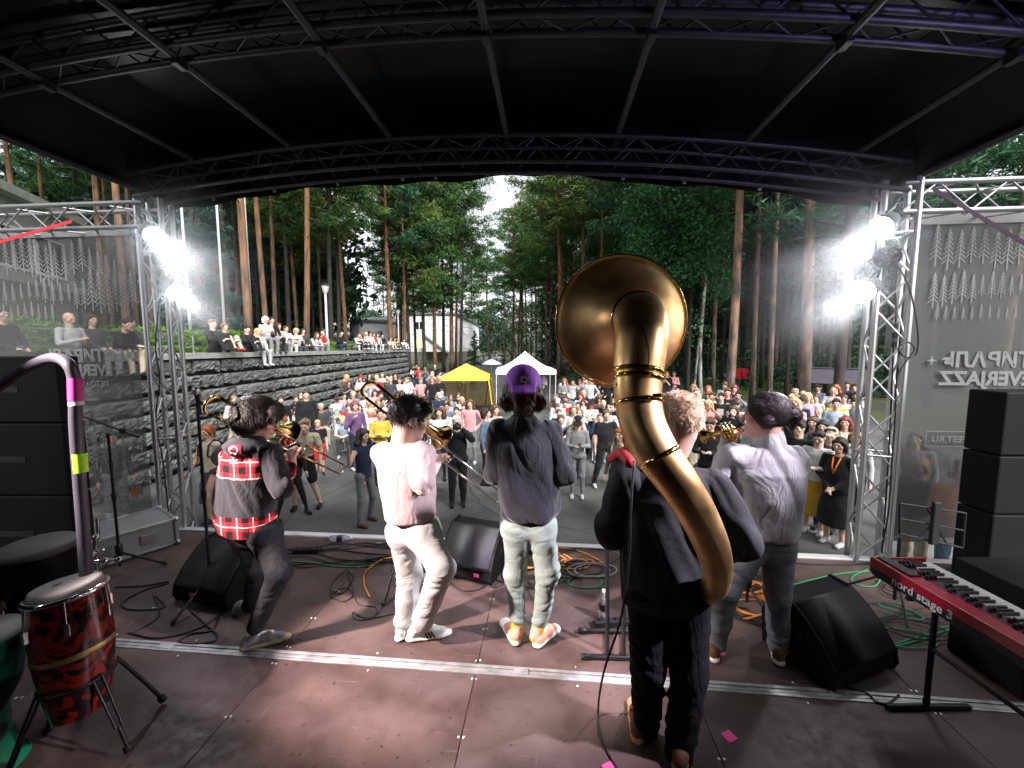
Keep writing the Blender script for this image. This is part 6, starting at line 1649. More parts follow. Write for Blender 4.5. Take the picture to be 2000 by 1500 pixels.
sh.loft(F2.L(hem), F2.L(nb), lat, [(0, .192, .15), (.25, .196, .15), (.5, .21, .15), (.72, .215, .14), (.87, .19, .11), (1, .07, .07)], 0, .03, .025)
sh.cap(F2.L(shL), F2.L(shR), .072, .072, 0, .05)
for a_, b_ in ((shR, elR), (shL, elL)): sleeve(F2, [a_, F2.L(b_) * .80 + F2.L(a_) * .20], [.080, .082], c_pinkT, wrinkle(.020, 10, 4, .6))
F2.part('shirt', sh, .0085, [c_pinkT], wrinkle(.024, 7.5, 9, .5))
m_wsh = mat('white_leather', (.72, .72, .72), .45); m_wsole = mat('white_rubber', (.75, .75, .73), .6)
s1 = shoe(F2, anR, (*atz(796, 1252, DECK)[:2], DECK), (*atz(880, 1238, DECK)[:2], DECK), m_wsh, m_wsole)
shoe(F2, anL, (*atz(778, 1254, DECK)[:2], DECK), (*atz(806, 1212, DECK)[:2], DECK), m_wsh, m_wsole)
hz, tz = atz(796, 1252, DECK), atz(880, 1238, DECK); dd = (tz - hz).normalized(); sd = Vector((dd.y, -dd.x, 0))
for k in range(3):
    b = MB(); p = hz + dd * (.125 + .022 * k) + sd * .046 + Vector((0, 0, .052)) - Vector(F2.r)
    b.box(p, (.009, .003, .052), Matrix.Rotation(math.atan2(dd.y, dd.x), 3, 'Z') @ Matrix.Rotation(R(-28), 3, 'Y')).obj('shoe_stripe', c_black, F2.t)
vv, ff = tube_geo([Vector(F2.L(wrR)) + (Vector(F2.L(elR)) - Vector(F2.L(wrR))) * .08 + Vector((.031 * math.cos(a), .031 * math.sin(a) * .8, .012 * math.cos(a))) for a in np.linspace(0, 6.283, 18)], .006, 6); obj('wristband', mesh('wristband', vv, ff, mat('white_band', (.8, .8, .78), .6), True), F2.t)
trombone('brass trombone held by the pink-shirted player', Jp(812, 828, 2.66), Jp(982, 965, 3.28), (-.5, .1, -1), (-.8, -.4, .2), m_silver, m_gold)

# ---------------------------------------------------------------- musician: purple cap, dark shirt
c_slate = mat('cloth_slate', (.020, .020, .026), .85, var=.2, scale=6, bump=.35, bscale=25, spec=.25, sheen=.2); folds(c_slate, 7, .65, .04)
c_sage = mat('cloth_sage', (.24, .29, .26), .9, var=.08, scale=6, bump=.3, bscale=60, spec=.2); folds(c_sage, 7, .5, .035, (.6, .6, 1.3))
root = Vector((.10, 2.55, DECK + .004))
F3 = Figure('person', 'person in backwards purple cap, loose dark shirt and sage trousers', root, group='musicians on the stage')
hc, nb = Jp(1021, 762, 2.54), Jp(1024, 815, 2.53)
Rm = rot_head(R(180), R(8))
S_, mf = head_sdf(F3.L(hc), Rm, F3.L(nb), 1.12)
shR, elR, wrR = Jp(1076, 842, 2.53), Jp(1101, 925, 2.50), Jp(1070, 930, 2.72)
shL, elL, wrL = Jp(976, 842, 2.55), Jp(968, 925, 2.55), Jp(1000, 930, 2.76)
hands = Sdf(); hand_sdf(hands, F3.L(wrR), (-.7, .6, .1), (-.3, -.6, .3), 1, .9); hand_sdf(hands, F3.L(wrL), (.7, .6, .1), (.3, -.6, .3), -1, .9)
legs = Sdf()
hipL, knL, anL = Jp(1008, 1026, 2.55), Jp(1008, 1118, 2.55), Jp(1010, 1205, 2.57)
hipR, knR, anR = Jp(1056, 1026, 2.55), Jp(1068, 1118, 2.52), Jp(1055, 1212, 2.55)
hlL, hlR = Vector((*atz(1009, 1262, DECK)[:2], DECK)), Vector((*atz(1046, 1266, DECK)[:2], DECK))
for an, hl in ((anL, hlL), (anR, hlR)): legs.cap(F3.L(an), F3.L((hl.x, hl.y + .03, DECK + .07)), .045, .037, 0, .01)
skin_3 = m_skin_t["light"]
m_must = mat('mustard_sock', (.62, .33, .03), .9)
for an, hl in ((anL, hlL), (anR, hlR)):
    sk = Sdf(); sk.cap(F3.L(an), F3.L((hl.x, hl.y + .035, DECK + .055)), .047, .040, 0, .01); F3.part('sock', sk, .008, [m_must])
hb_ = F3.part('hair', hair_sdf(F3.L(hc), Rm, 'capped', 1.13), .006, [m_hair['brown']], wrinkle(.014, 26, 8, .25))
strand_hair(F3, hb_, hc, Rm, 3600, .06, .0016, lockmat('locks_brown', (.035, .018, .012), (.09, .05, .035)), 3, lift=.002, jit=.2)
cp_ = F3.part('cap', cap_sdf(F3.L(hc), Rm, 1.30, True), .006, [mat('purple_cap', (.27, .07, .48), .8, var=.1, scale=8, bump=.3, bscale=60)])
for k in range(5):
    a = k * 1.257; decal_disc(F3, cp_, 1024 + 6 * math.cos(a), 741 + 5 * math.sin(a), 4, 3.2, m_bone, 'emblem', .004, 5)
decal_disc(F3, cp_, 1024, 742, 3, 3, c_black, 'emblem', .006, 6)
tr = Sdf(); tr.chain([F3.L(hipL), F3.L(knL), F3.L(anL)], [.098, .080, .058], 0, .03); tr.chain([F3.L(hipR), F3.L(knR), F3.L(anR)], [.098, .080, .058], 0, .03); tr.cap(F3.L(hipL), F3.L(hipR), .10, .10, 0, .04)
S_.p += hands.p + legs.p; underbody(S_, F3, nb, shL, elL, wrL, shR, elR, wrR, hipL, knL, anL, hipR, knR, anR); obj('body', np_mesh('body', [S_.build(.006, None, mf)], [skin_3, m_eye, m_lip]), F3.t)
F3.part('trousers', tr, .009, [c_sage], wrinkle(.026, 13, 4, 1.8))
sh = Sdf(); hem = A3(Jp(1032, 1012, 2.54)); lat = A3(shR) - A3(shL)
sh.loft(F3.L(hem), F3.L(nb), lat, [(0, .165, .13), (.08, .20, .15), (.3, .208, .155), (.55, .212, .15), (.76, .213, .135), (.9, .18, .10), (1, .072, .07)], 0, .03, .02)
sh.cap(F3.L(shL), F3.L(shR), .068, .068, 0, .05); sh.ell(F3.L(nb) + np.array([0, -.02, -.01]), (.085, .08, .05), None, 0, .03)
for a_, b_, c_ in ((shR, elR, wrR), (shL, elL, wrL)): sleeve(F3, [a_, b_, c_], [.078, .074, .046], c_slate, wrinkle(.028, 10, 7, .6))
F3.part('shirt', sh, .0085, [c_slate], wrinkle(.030, 8.0, 14, .45))
m_peach = mat('peach_canvas', (.72, .30, .19), .85)
for an, hl, toe in ((anL, hlL, (988, 1222)), (anR, hlR, (1088, 1228))):
    shoe(F3, (hl.x, hl.y + .05, DECK + .085), hl, (*atz(*toe, DECK)[:2], DECK), m_peach, m_wsole)

# ---------------------------------------------------------------- musician: sousaphone player in black
root = Vector((.74, 1.84, DECK + .004))
F4 = Figure('person', 'person in black clothes playing the sousaphone, seen from behind', root, group='musicians on the stage')
hc, nb = Jp(1322, 822, 1.88), Jp(1302, 905, 1.86)
Rm = rot_head(R(196), R(12))
S_, mf = head_sdf(F4.L(hc), Rm, F4.L(nb), 1.17)
shR, elR, wrR = Jp(1392, 950, 1.84), Jp(1448, 1058, 1.80), Jp(1425, 1075, 2.05)
shL, elL, wrL = Jp(1222, 935, 1.88), Jp(1195, 1035, 1.92), Jp(1240, 1000, 2.14)
hands = Sdf(); hand_sdf(hands, F4.L(wrR), (-.5, .8, .1), (-.5, -.4, .3), 1, .9); hand_sdf(hands, F4.L(wrL), (.5, .8, .1), (.3, -.6, .3), -1, .9)
skin_4 = m_skin_t["rosy"]
hb_ = F4.part('hair', hair_sdf(F4.L(hc), Rm, 'buzz', 1.185), .005, [strands(mat('hair_fair_cropped', (.55, .38, .24), .7, color2=(.75, .58, .42), scale=60, detail=4, bump=1.0, bscale=240))], wrinkle(.007, 70, 3, .6))
strand_hair(F4, hb_, hc, Rm, 6000, .020, .0012, lockmat('locks_fair', (.50, .33, .20), (.78, .60, .44)), 4, lift=.005, jit=.6)
hipL, knL, anL = Jp(1272, 1150, 1.86), Jp(1264, 1300, 1.84), Jp(1262, 1420, 1.90)
hipR, knR, anR = Jp(1342, 1150, 1.84), Jp(1348, 1310, 1.80), Jp(1325, 1470, 1.80)
tr = Sdf(); tr.chain([F4.L(hipL), F4.L(knL), F4.L(anL)], [.11, .082, .070], 0, .03); tr.chain([F4.L(hipR), F4.L(knR), F4.L(anR)], [.11, .084, .072], 0, .03); tr.cap(F4.L(hipL), F4.L(hipR), .11, .11, 0, .04)
S_.p += hands.p; underbody(S_, F4, nb, shL, elL, wrL, shR, elR, wrR, hipL, knL, anL, hipR, knR, anR); obj('body', np_mesh('body', [S_.build(.006, None, mf)], [skin_4, m_eye, m_lip]), F4.t)
F4.part('trousers', tr, .009, [c_black], wrinkle(.022, 13, 6, 1.6))
sh = Sdf(); hem = A3(Jp(1300, 1175, 1.86)); lat = A3(shR) - A3(shL)
sh.loft(F4.L(hem), F4.L(nb), lat, [(0, .215, .15), (.3, .215, .15), (.6, .225, .15), (.78, .215, .135), (.9, .16, .10), (1, .08, .08)], 0, .03, .02)
sh.cap(F4.L(shL), F4.L(shR), .075, .075, 0, .05)
c_jers = mat('cloth_black_jersey', (.030, .030, .033), .85, var=.15, scale=5, bump=.25, bscale=30, spec=.2)
for a_, b_, c_ in ((shR, elR, wrR), (shL, elL, wrL)): sleeve(F4, [a_, b_, c_], [.090, .088, .058], c_jers, wrinkle(.026, 9, 2, .6))
F4.part('shirt', sh, .0085, [mat('cloth_black_jersey', (.030, .030, .033), .85, var=.15, scale=5, bump=.25, bscale=30, spec=.2)], wrinkle(.026, 8.0, 23, .45))
m_brn = mat('brown_suede', (.10, .045, .02), .8)
for an, hl, toe in ((anL, (1246, 1455), (1240, 1380)), (anR, (1325, 1515), (1340, 1430))): shoe(F4, an, (*atz(*hl, DECK)[:2], DECK), (*atz(*toe, DECK)[:2], DECK), m_brn, mat('tan_crepe', (.45, .28, .13), .8))
# the sousaphone
so = thing('sousaphone', 'large brass sousaphone with bell turned to the crowd', 'sousaphone', root)
R0 = Vector(root)
pth = [(1290, 1110, 2.12, .030), (1345, 1160, 1.92, .040), (1392, 1150, 1.70, .052), (1398, 1095, 1.55, .062), (1370, 1020, 1.475, .070), (1325, 945, 1.46, .076), (1283, 885, 1.50, .083), (1256, 830, 1.56, .088), (1246, 780, 1.60, .092), (1246, 735, 1.63, .097), (1249, 695, 1.66, .104), (1252, 660, 1.70, .110), (1252, 634, 1.77, .115), (1247, 622, 1.86, .120)]
sp4 = spline([(*(Jp(a, b, c) - R0), r) for a, b, c, r in pth], 7)
iJ = 9 * 7                                           # bell elbow starts above the collar
def swept(name, seg, m, n=36):
    v, f = tube_geo([p[:3] for p in seg], [float(p[3]) for p in seg], n, False); return obj(name, mesh(name, v, f, m, True), so)
swept('body_branch', sp4[:iJ + 1], m_brass); elb = swept('bell_elbow', sp4[iJ:], m_brass)
for i, w, nm in ((iJ - 1, 1.07, 'collar_ring'), (iJ - 8, 1.06, 'collar_ring'), (iJ - 22, 1.05, 'collar_ring'), (iJ + 1, 1.07, 'collar_ring')):
    p = Vector(sp4[i][:3]); d = (Vector(sp4[i + 1][:3]) - Vector(sp4[i - 1][:3])).normalized(); M = Matrix.Translation(p) @ frame_to(d); r = float(sp4[i][3])
    MB().lathe([(r, -.010), (r * w, -.008), (r * (w + .02), 0), (r * w, .008), (r, .010)], 36, M=M).obj(nm, m_gold, so)
e0, e1 = Vector(sp4[-1][:3]), Jp(1214, 629, 2.12) - R0
ax_b = (e1 - e0).normalized(); LB = (e1 - e0).length; M = Matrix.Translation(e0) @ frame_to(ax_b)
bp = [(0, .120), (.12, .123), (.28, .135), (.45, .155), (.60, .183), (.73, .218), (.84, .258), (.92, .297), (.97, .328), (1.0, .347)]
ts = np.linspace(0, 1, 40); rs = np.interp(ts, [b[0] for b in bp], [b[1] for b in bp])
rs = np.convolve(np.pad(rs, 2, 'edge'), np.ones(5) / 5, 'valid')
prof = [(float(r), float(t) * LB) for t, r in zip(ts, rs)]; prof += [(r - .003, z + .004) for r, z in prof[::-1]]
bell = MB().lathe(prof, 72, M=M).obj('bell', m_brass, so)
v, f = tube_geo([M @ Vector((.346 * math.cos(a), .346 * math.sin(a), LB)) for a in np.linspace(0, 2 * math.pi, 73)], .006, 8, False); obj('bell_rim', mesh('bell_rim', v, f, m_gold, True), bell)
MB().lathe([(.120, -.006), (.128, -.004), (.129, .004), (.121, .007)], 48, M=M).obj('elbow_ring', m_silver, so)
sc1 = Jp(1206, 752, 1.60) - R0; rod('thumb_screw', sc1, Jp(1222, 752, 1.60) - R0, .006, m_dark, so); MB().lathe([(.0001, -.006), (.012, -.005), (.012, .005), (.0001, .006)], 8, M=Matrix.Translation(sc1) @ frame_to((1, 0, 0))).obj('thumb_screw', m_dark, so)
sc2 = Jp(1283, 772, 1.50) - R0; MB().box(sc2, (.035, .012, .016), bevel=.004).obj('thumb_screw', m_gold, so)
for xs in (((1257, 640), (1268, 690), (1262, 745)), ((1240, 655), (1241, 705), (1250, 745))):   # long seam lines engraved in the elbow
    eye = Vector((0, 0, CAMZ)); pts = []
    for a, b in spline(xs, 8):
        d = (aty(a, b, 1.5) - eye).normalized(); ok, hit, _, _ = elb.ray_cast(eye - R0, d)
        if ok: pts.append(hit - d * .0004)
    if len(pts) > 3: v, f = tube_geo(pts, .0016, 4); obj('seam', mesh('seam', v, f, m_dark), elb)
pts = spline([(*(Jp(a, b, c) - R0),) for a, b, c in ((1290, 1110, 2.12), (1250, 1060, 2.22), (1215, 980, 2.2), (1205, 905, 2.06), (1225, 868, 1.93))], 8)
v, f = tube_geo(pts, .022, 12); obj('valve_branch', mesh('valve_branch', v, f, m_brass, True), so)
v, f = tube_geo(spline([(*(Jp(a, b, c) - R0),) for a, b, c in ((1232, 905, 1.76), (1213, 885, 1.86), (1196, 895, 1.97))], 8), .026, 12); obj('shoulder_pad', mesh('shoulder_pad', v, f, mat('red_pad', (.45, .02, .03), .7), True), so)

# ---------------------------------------------------------------- musician: white jumper, trumpet
c_knit = mat('cloth_white_knit', (.40, .39, .41), .95, var=.05, scale=6, bump=.35, bscale=110, spec=.15, sheen=.2); folds(c_knit, 7, .65, .04)
c_jean = mat('cloth_grey_denim', (.20, .21, .23), .9, var=.25, scale=5, bump=.3, bscale=80, spec=.2); folds(c_jean, 7, .5, .035, (.6, .6, 1.3))
root = Vector((1.50, 2.42, DECK + .004))
F5 = Figure('person', 'person in white turtleneck jumper and grey jeans playing trumpet', root, group='musicians on the stage')
hc, nb = Jp(1496, 812, 2.42), Jp(1502, 868, 2.41)
Rm = rot_head(R(232), R(2))
S_, mf = head_sdf(F5.L(hc), Rm, F5.L(nb), 1.16)
shL, elL, wrL = Jp(1432, 890, 2.46), Jp(1402, 938, 2.50), Jp(1416, 862, 2.62)
shR, elR, wrR = Jp(1550, 892, 2.38), Jp(1545, 945, 2.66), Jp(1478, 850, 2.64)
hands = Sdf(); hand_sdf(hands, F5.L(wrL), A3(Jp(1436, 828, 2.60)) - A3(wrL), (.6, .3, .2), 1, 1.1)
hand_sdf(hands, F5.L(wrR), A3(Jp(1448, 822, 2.62)) - A3(wrR), (-.3, -.4, -.7), -1, .7)
hands.cap(F5.L(elL), F5.L(wrL), .042, .027, 0, .01); hands.cap(F5.L(elR), F5.L(wrR), .042, .027, 0, .01)
skin_5 = m_skin_t["rosy"]
hb_ = F5.part('hair', hair_sdf(F5.L(hc), Rm, 'bun', 1.18), .006, [strands(mat('hair_dark_silky', (.02, .014, .014), .3, color2=(.04, .028, .028), scale=50, detail=5, bump=.4, bscale=110, spec=.5))], wrinkle(.003, 32, 4, .25))
strand_hair(F5, hb_, hc, Rm, 4600, .085, .0016, lockmat('locks_dark_brown', (.012, .009, .009), (.045, .032, .032)), 5, 'knot', lift=.0015, jit=.12)
hipL, knL, anL = Jp(1472, 1060, 2.44), Jp(1418, 1150, 2.38), Jp(1398, 1256, 2.46)
hipR, knR, anR = Jp(1520, 1060, 2.40), Jp(1520, 1160, 2.38), Jp(1520, 1262, 2.44)
tr = Sdf(); tr.chain([F5.L(hipL), F5.L(knL), F5.L(anL)], [.102, .076, .060], 0, .03); tr.chain([F5.L(hipR), F5.L(knR), F5.L(anR)], [.102, .076, .060], 0, .03); tr.cap(F5.L(hipL), F5.L(hipR), .10, .10, 0, .04)
S_.p += hands.p; underbody(S_, F5, nb, shL, elL, wrL, shR, elR, wrR, hipL, knL, anL, hipR, knR, anR); obj('body', np_mesh('body', [S_.build(.006, None, mf)], [skin_5, m_eye, m_lip]), F5.t)
F5.part('trousers', tr, .009, [c_jean], wrinkle(.022, 14, 12, 1.8))
sh = Sdf(); hem = A3(Jp(1505, 1046, 2.41)); lat = A3(shR) - A3(shL)
sh.loft(F5.L(hem), F5.L(nb), lat, [(0, .155, .12), (.2, .165, .125), (.45, .19, .135), (.72, .215, .135), (.88, .19, .10), (1, .068, .068)], 0, .03, .02)
sh.cap(F5.L(shL), F5.L(shR), .068, .068, 0, .05); sh.cap(F5.L(nb) - np.array([0, 0, .02]), F5.L(nb) + np.array([.004, 0, .075]), .086, .080, 0, .015)
for a_, b_, c_ in ((shL, elL, wrL), (shR, elR, wrR)): sleeve(F5, [a_, b_, F5.L(b_) * .10 + F5.L(c_) * .90], [.076, .066, .040], c_knit, wrinkle(.022, 10, 5, .7))
F5.part('jumper', sh, .0085, [c_knit], wrinkle(.026, 7.5, 31, .5))
for an, hl, toe in ((anL, (1396, 1296), (1378, 1252)), (anR, (1522, 1302), (1512, 1256))): shoe(F5, an, (*atz(*hl, DECK)[:2], DECK), (*atz(*toe, DECK)[:2], DECK), m_brn, mat('white_edge', (.7, .68, .64), .6))
def trumpet(label, M, E, down):
    t = thing('trumpet', label, 'trumpet', M); M = Vector(M); d = (Vector(E) - M); Ln = d.length; d.normalize(); p = Vector(down); p = (p - d * p.dot(d)).normalized(); q = d.cross(p)
    G = lambda a, b=0, c=0: d * a + p * b + q * c
    def tb(name, pts, r, m=m_gold, n=10):
        v, f = tube_geo(pts, r, n); return obj(name, mesh(name, v, f, m, True), t)
    tb('mouthpiece', [G(-.005), G(.01), G(.03), G(.07)], [.013, .010, .005, .006], m_silver, 14)
    tb('leadpipe', [G(.06), G(Ln * .72)], .006); tb('tuning_slide', [G(Ln * .72 + .028 * math.sin(a), .028 - .028 * math.cos(a)) for a in np.linspace(0, math.pi, 12)], .0065); tb('lower_pipe', [G(Ln * .72, .056), G(Ln * .45, .056)], .006)
    fl = [(.12, .006), (Ln * .55, .008), (Ln * .75, .013), (Ln * .87, .022), (Ln * .95, .037), (Ln * .99, .055), (Ln, .060)]
    b = tb('bell', [G(a, .010, .018) for a, _ in fl], [r for _, r in fl], m_gold, 26)
    tb('bell_bow', [G(.12 - .033 * math.sin(a), .043 - .033 * math.cos(a), .018) for a in np.linspace(0, math.pi, 12)], .006)
    for k in range(3): 
        x = Ln * .36 + k * .026; tb('valve', [G(x, -.035, .009), G(x, .085, .009)], .010); tb('valve_button', [G(x, -.055, .009), G(x, -.035, .009)], [.008, .003], m_silver)
    tb('valve_slide', [G(Ln * .34, .03, .02), G(Ln * .25, .03, .03), G(Ln * .25, .05, .03), G(Ln * .34, .05, .02)], .005)
trumpet('gold trumpet played by the musician in the white jumper', Jp(1464, 834, 2.50), Jp(1374, 846, 2.72), (0, .2, -1))

# ================================================================ THE CROWD
SKINS = ['light', 'fair', 'tan', 'rosy']
COL = dict(white=(.50, .50, .50), black=(.012, .012, .014), grey=(.20, .20, .21), charcoal=(.045, .045, .05), navy=(.02, .028, .06), denim=(.10, .14, .20), beige=(.42, .36, .27), pink=(.62, .28, .30), purple=(.13, .07, .17), yellow=(.62, .42, .06), mustard=(.45, .26, .03), red=(.45, .025, .03), orange=(.70, .20, .04), green=(.10, .16, .07), lime=(.42, .52, .08), blue=(.06, .11, .25), brown=(.10, .06, .035), cream=(.60, .55, .44), lightgrey=(.40, .41, .42), olive=(.12, .13, .06), lilac=(.42, .34, .46), paleblue=(.34, .42, .50))
CL = {k: cloth(k, c) for k, c in COL.items()}
VAR = {}
def pose_joints(pose):
    """local joints of a 1.75 m figure facing -Y, feet on z = 0"""
    J = dict(pel=(0, 0, .95), neck=(0, .0, 1.47), head=(0, -.01, 1.635), shL=(.175, 0, 1.405), shR=(-.175, 0, 1.405),
             elL=(.235, .02, 1.12), elR=(-.235, .02, 1.12), wrL=(.245, -.05, .87), wrR=(-.245, -.05, .87),
             hipL=(.09, 0, .92), hipR=(-.09, 0, .92), knL=(.10, -.02, .49), knR=(-.10, -.02, .49), anL=(.11, .02, .08), anR=(-.11, .02, .08), hy=0.0, hp=.06)
    top = 1.75
    if pose.startswith('sit'):
        dz = -.47
        for k in ('pel', 'neck', 'head', 'shL', 'shR', 'elL', 'elR', 'wrL', 'wrR', 'hipL', 'hipR'): J[k] = (J[k][0], J[k][1], J[k][2] + dz)
        J.update(knL=(.12, -.44, .50), knR=(-.12, -.44, .50), anL=(.13, -.40, .08), anR=(-.12, -.48, .08))
        J.update(elL=(.24, -.06, .68), elR=(-.24, -.06, .68), wrL=(.08, -.30, .58), wrR=(-.08, -.30, .58)); top += dz
    if pose == 'cross': J.update(elL=(.25, -.04, 1.13), elR=(-.25, -.04, 1.13), wrL=(-.05, -.20, 1.19), wrR=(.06, -.19, 1.14))
    if pose == 'phone': J.update(elL=(.23, -.02, 1.13), elR=(-.23, -.02, 1.13), wrL=(.06, -.25, 1.17), wrR=(-.07, -.25, 1.16), hp=.35)
    if pose == 'clap': J.update(elL=(.26, -.08, 1.15), elR=(-.26, -.08, 1.15), wrL=(.04, -.26, 1.32), wrR=(-.04, -.26, 1.32))
    if pose == 'photo': J.update(elL=(.27, -.16, 1.32), elR=(-.27, -.16, 1.32), wrL=(.07, -.22, 1.55), wrR=(-.09, -.22, 1.53))
    if pose == 'front': J.update(elL=(.24, .0, 1.13), elR=(-.24, .0, 1.13), wrL=(.04, -.17, .97), wrR=(-.04, -.18, .95))
    if pose == 'hips': J.update(elL=(.36, .04, 1.15), elR=(-.26, .02, 1.12), wrL=(.20, -.03, 1.0), wrR=(-.25, -.05, .87))
    if pose == 'walk': J.update(knL=(.09, -.16, .50), anL=(.10, -.14, .09), knR=(-.09, .05, .49), anR=(-.10, .30, .13), elL=(.23, .10, 1.14), wrL=(.24, .12, .90), elR=(-.23, -.06, 1.13), wrR=(-.20, -.22, .95))
    if pose == 'wide': J.update(knL=(.20, -.04, .49), anL=(.30, .0, .08), knR=(-.16, -.04, .49), anR=(-.24, .02, .08), elL=(.27, .0, 1.14), wrL=(.30, -.05, .89))
    if pose == 'lean': J.update(pel=(0, .05, .95), neck=(.10, -.16, 1.40), head=(.13, -.24, 1.54), shL=(.26, -.10, 1.33), shR=(-.08, -.14, 1.36), elL=(.32, -.06, 1.06), wrL=(.33, -.16, .83), elR=(-.14, -.18, 1.08), wrR=(-.04, -.32, .97), knL=(.16, -.04, .49), anL=(.24, .06, .08), knR=(-.12, -.06, .49), anR=(-.17, .0, .08), hp=.2); 
    if pose == 'wave': J.update(elR=(-.38, -.08, 1.22), wrR=(-.46, -.16, 1.46), elL=(.27, .02, 1.13), wrL=(.30, -.08, .9), anL=(.2, .1, .08), knL=(.16, -.04, .5))
    if pose == 'chin': J.update(elR=(-.24, -.05, 1.12), wrR=(-.08, -.20, 1.36))
    if pose == 'sit_phone': J.update(wrL=(.06, -.28, .76), wrR=(-.06, -.28, .76), hp=.35)
    if pose == 'sit_clap': J.update(wrL=(.03, -.26, .86), wrR=(-.03, -.26, .86))
    if pose == 'sit_lean': J.update(neck=(0, -.2, .95), head=(0, -.27, 1.10), shL=(.17, -.16, .90), shR=(-.17, -.16, .90), elL=(.2, -.36, .66), elR=(-.2, -.36, .66), wrL=(.03, -.5, .64), wrR=(-.03, -.5, .64)); top = 1.22 if pose == 'sit_lean' else top
    if pose == 'sit_knees': J.update(knL=(.12, -.33, .84), knR=(-.1, -.35, .84), anL=(.12, -.52, .53), anR=(-.1, -.55, .53), wrL=(.0, -.42, .72), wrR=(.02, -.42, .76), elL=(.24, -.22, .76), elR=(-.22, -.22, .76))
    return {k: (np.array(v) if isinstance(v, tuple) else v) for k, v in J.items()}, top
def crowd_mesh(pose, sleeve, legs, build, hair, h=.017, hat=None):
    key = (pose, sleeve, legs, build, hair, h, hat)
    if key in VAR: return VAR[key]
    J, top = pose_joints(pose); b = {'slim': .92, 'mid': 1.0, 'big': 1.2}[build]
    S_ = Sdf(); lat = J['shL'] - J['shR']
    S_.loft(J['pel'] - np.array([0, 0, .07]), J['neck'], lat, [(0, .150 * b, .108 * b), (.25, .145 * b, .108 * b), (.55, .160 * b, .115 * b), (.8, .172, .10), (.93, .11, .07), (1, .055, .05)], 1, .03, .025)
    S_.cap(J['shL'], J['shR'], .056, .056, 1, .03)
    for s in 'LR':
        sh, el, wr = J['sh' + s], J['el' + s], J['wr' + s]
        if sleeve == 'long': S_.cap(sh, el, .056 * b, .048 * b, 1, .02); S_.cap(el, el * .08 + wr * .92, .048 * b, .036, 1, .02)
        elif sleeve == 'short': S_.cap(sh, sh * .42 + el * .58, .058 * b, .056 * b, 1, .02); S_.cap(sh, el, .045 * b, .039 * b, 0, .01); S_.cap(el, wr, .039 * b, .026, 0, .015)
        else: S_.cap(sh, el, .045 * b, .039 * b, 0, .02); S_.cap(el, wr, .039 * b, .026, 0, .015)
        d = wr - el; d = d / np.linalg.norm(d)
        S_.cap(wr, wr + d * .05, .026, .033, 0, .015, sq=((1, .3, 0), 1.4)); S_.cap(wr + d * .05, wr + d * .115 + np.array([0, -.018, 0]), .030, .018, 0, .012, sq=((1, .3, 0), 1.4))
        S_.cap(wr + d * .03, wr + d * .065 + np.array([0, -.04, 0]), .012, .010, 0, .01)
        hp, kn, an = J['hip' + s], J['kn' + s], J['an' + s]
        if legs == 'long': S_.cap(hp, kn, .088 * b, .064 * b, 2, .03); S_.cap(kn, an, .064 * b, .052, 2, .03)
        elif legs == 'slim': S_.cap(hp, kn, .084 * b, .055 * b, 2, .03); S_.cap(kn, an, .056 * b, .038, 2, .03)
        elif legs == 'shorts': S_.cap(hp, hp * .15 + kn * .85, .095 * b, .088 * b, 2, .03); S_.cap(hp, kn, .07, .052, 0, .02); S_.cap(kn, an, .052, .036, 0, .02)
        else: S_.cap(hp, kn, .075, .052, 0, .02); S_.cap(kn, an, .052, .036, 0, .02)
        f = np.array([0, -1, 0]) if not pose == 'walk' else np.array([0, -1, .12 if s == 'L' else -.35])
        S_.cap(an + np.array([0, .03, -.035]), an + f * .15 + np.array([0, 0, -.043]), .044, .036, 3, .02)
    S_.cap(J['hipL'], J['hipR'], .095 * b, .095 * b, 2, .03)
    if legs == 'skirt': S_.loft(np.array([0, -.01, .34]), J['pel'] + np.array([0, 0, .02]), lat, [(0, .21 * b, .17 * b), (.5, .19 * b, .15 * b), (1, .135 * b, .10 * b)], 2, .02, .02)
    body = S_.build(h, wrinkle(.016, 9, len(VAR) * 1.7, .6))
    Rm = rot_head(J['hy'], J['hp'])
    H, mf = head_sdf(J['head'], Rm, J['neck'], 1.0)
    hv = H.build(.0095, None, mf); hv = (hv[0], hv[1], np.where(hv[2] == 1, 4, np.where(hv[2] == 2, 5, 0)))
    me = np_mesh('body', [body, hv], [m_skin_t['light'], CL['grey'], CL['navy'], CL['black'], m_eye, m_lip])
    hm = None
    if hair != 'bald': hm = np_mesh('hair', [hair_sdf(J['head'], Rm, hair, 1.03).build(.010, wrinkle(.012, 24, len(VAR), .5))], [m_hair['dark']])
    cm = np_mesh('cap', [cap_sdf(J['head'], Rm, 1.07).build(.010)], [CL['black']]) if hat else None
    VAR[key] = (me, hm, cm, top, J); return VAR[key]
PEOPLE = []
def facing(x, y, tx=0.0, ty=2.0): return math.atan2(tx - x, -(ty - y))
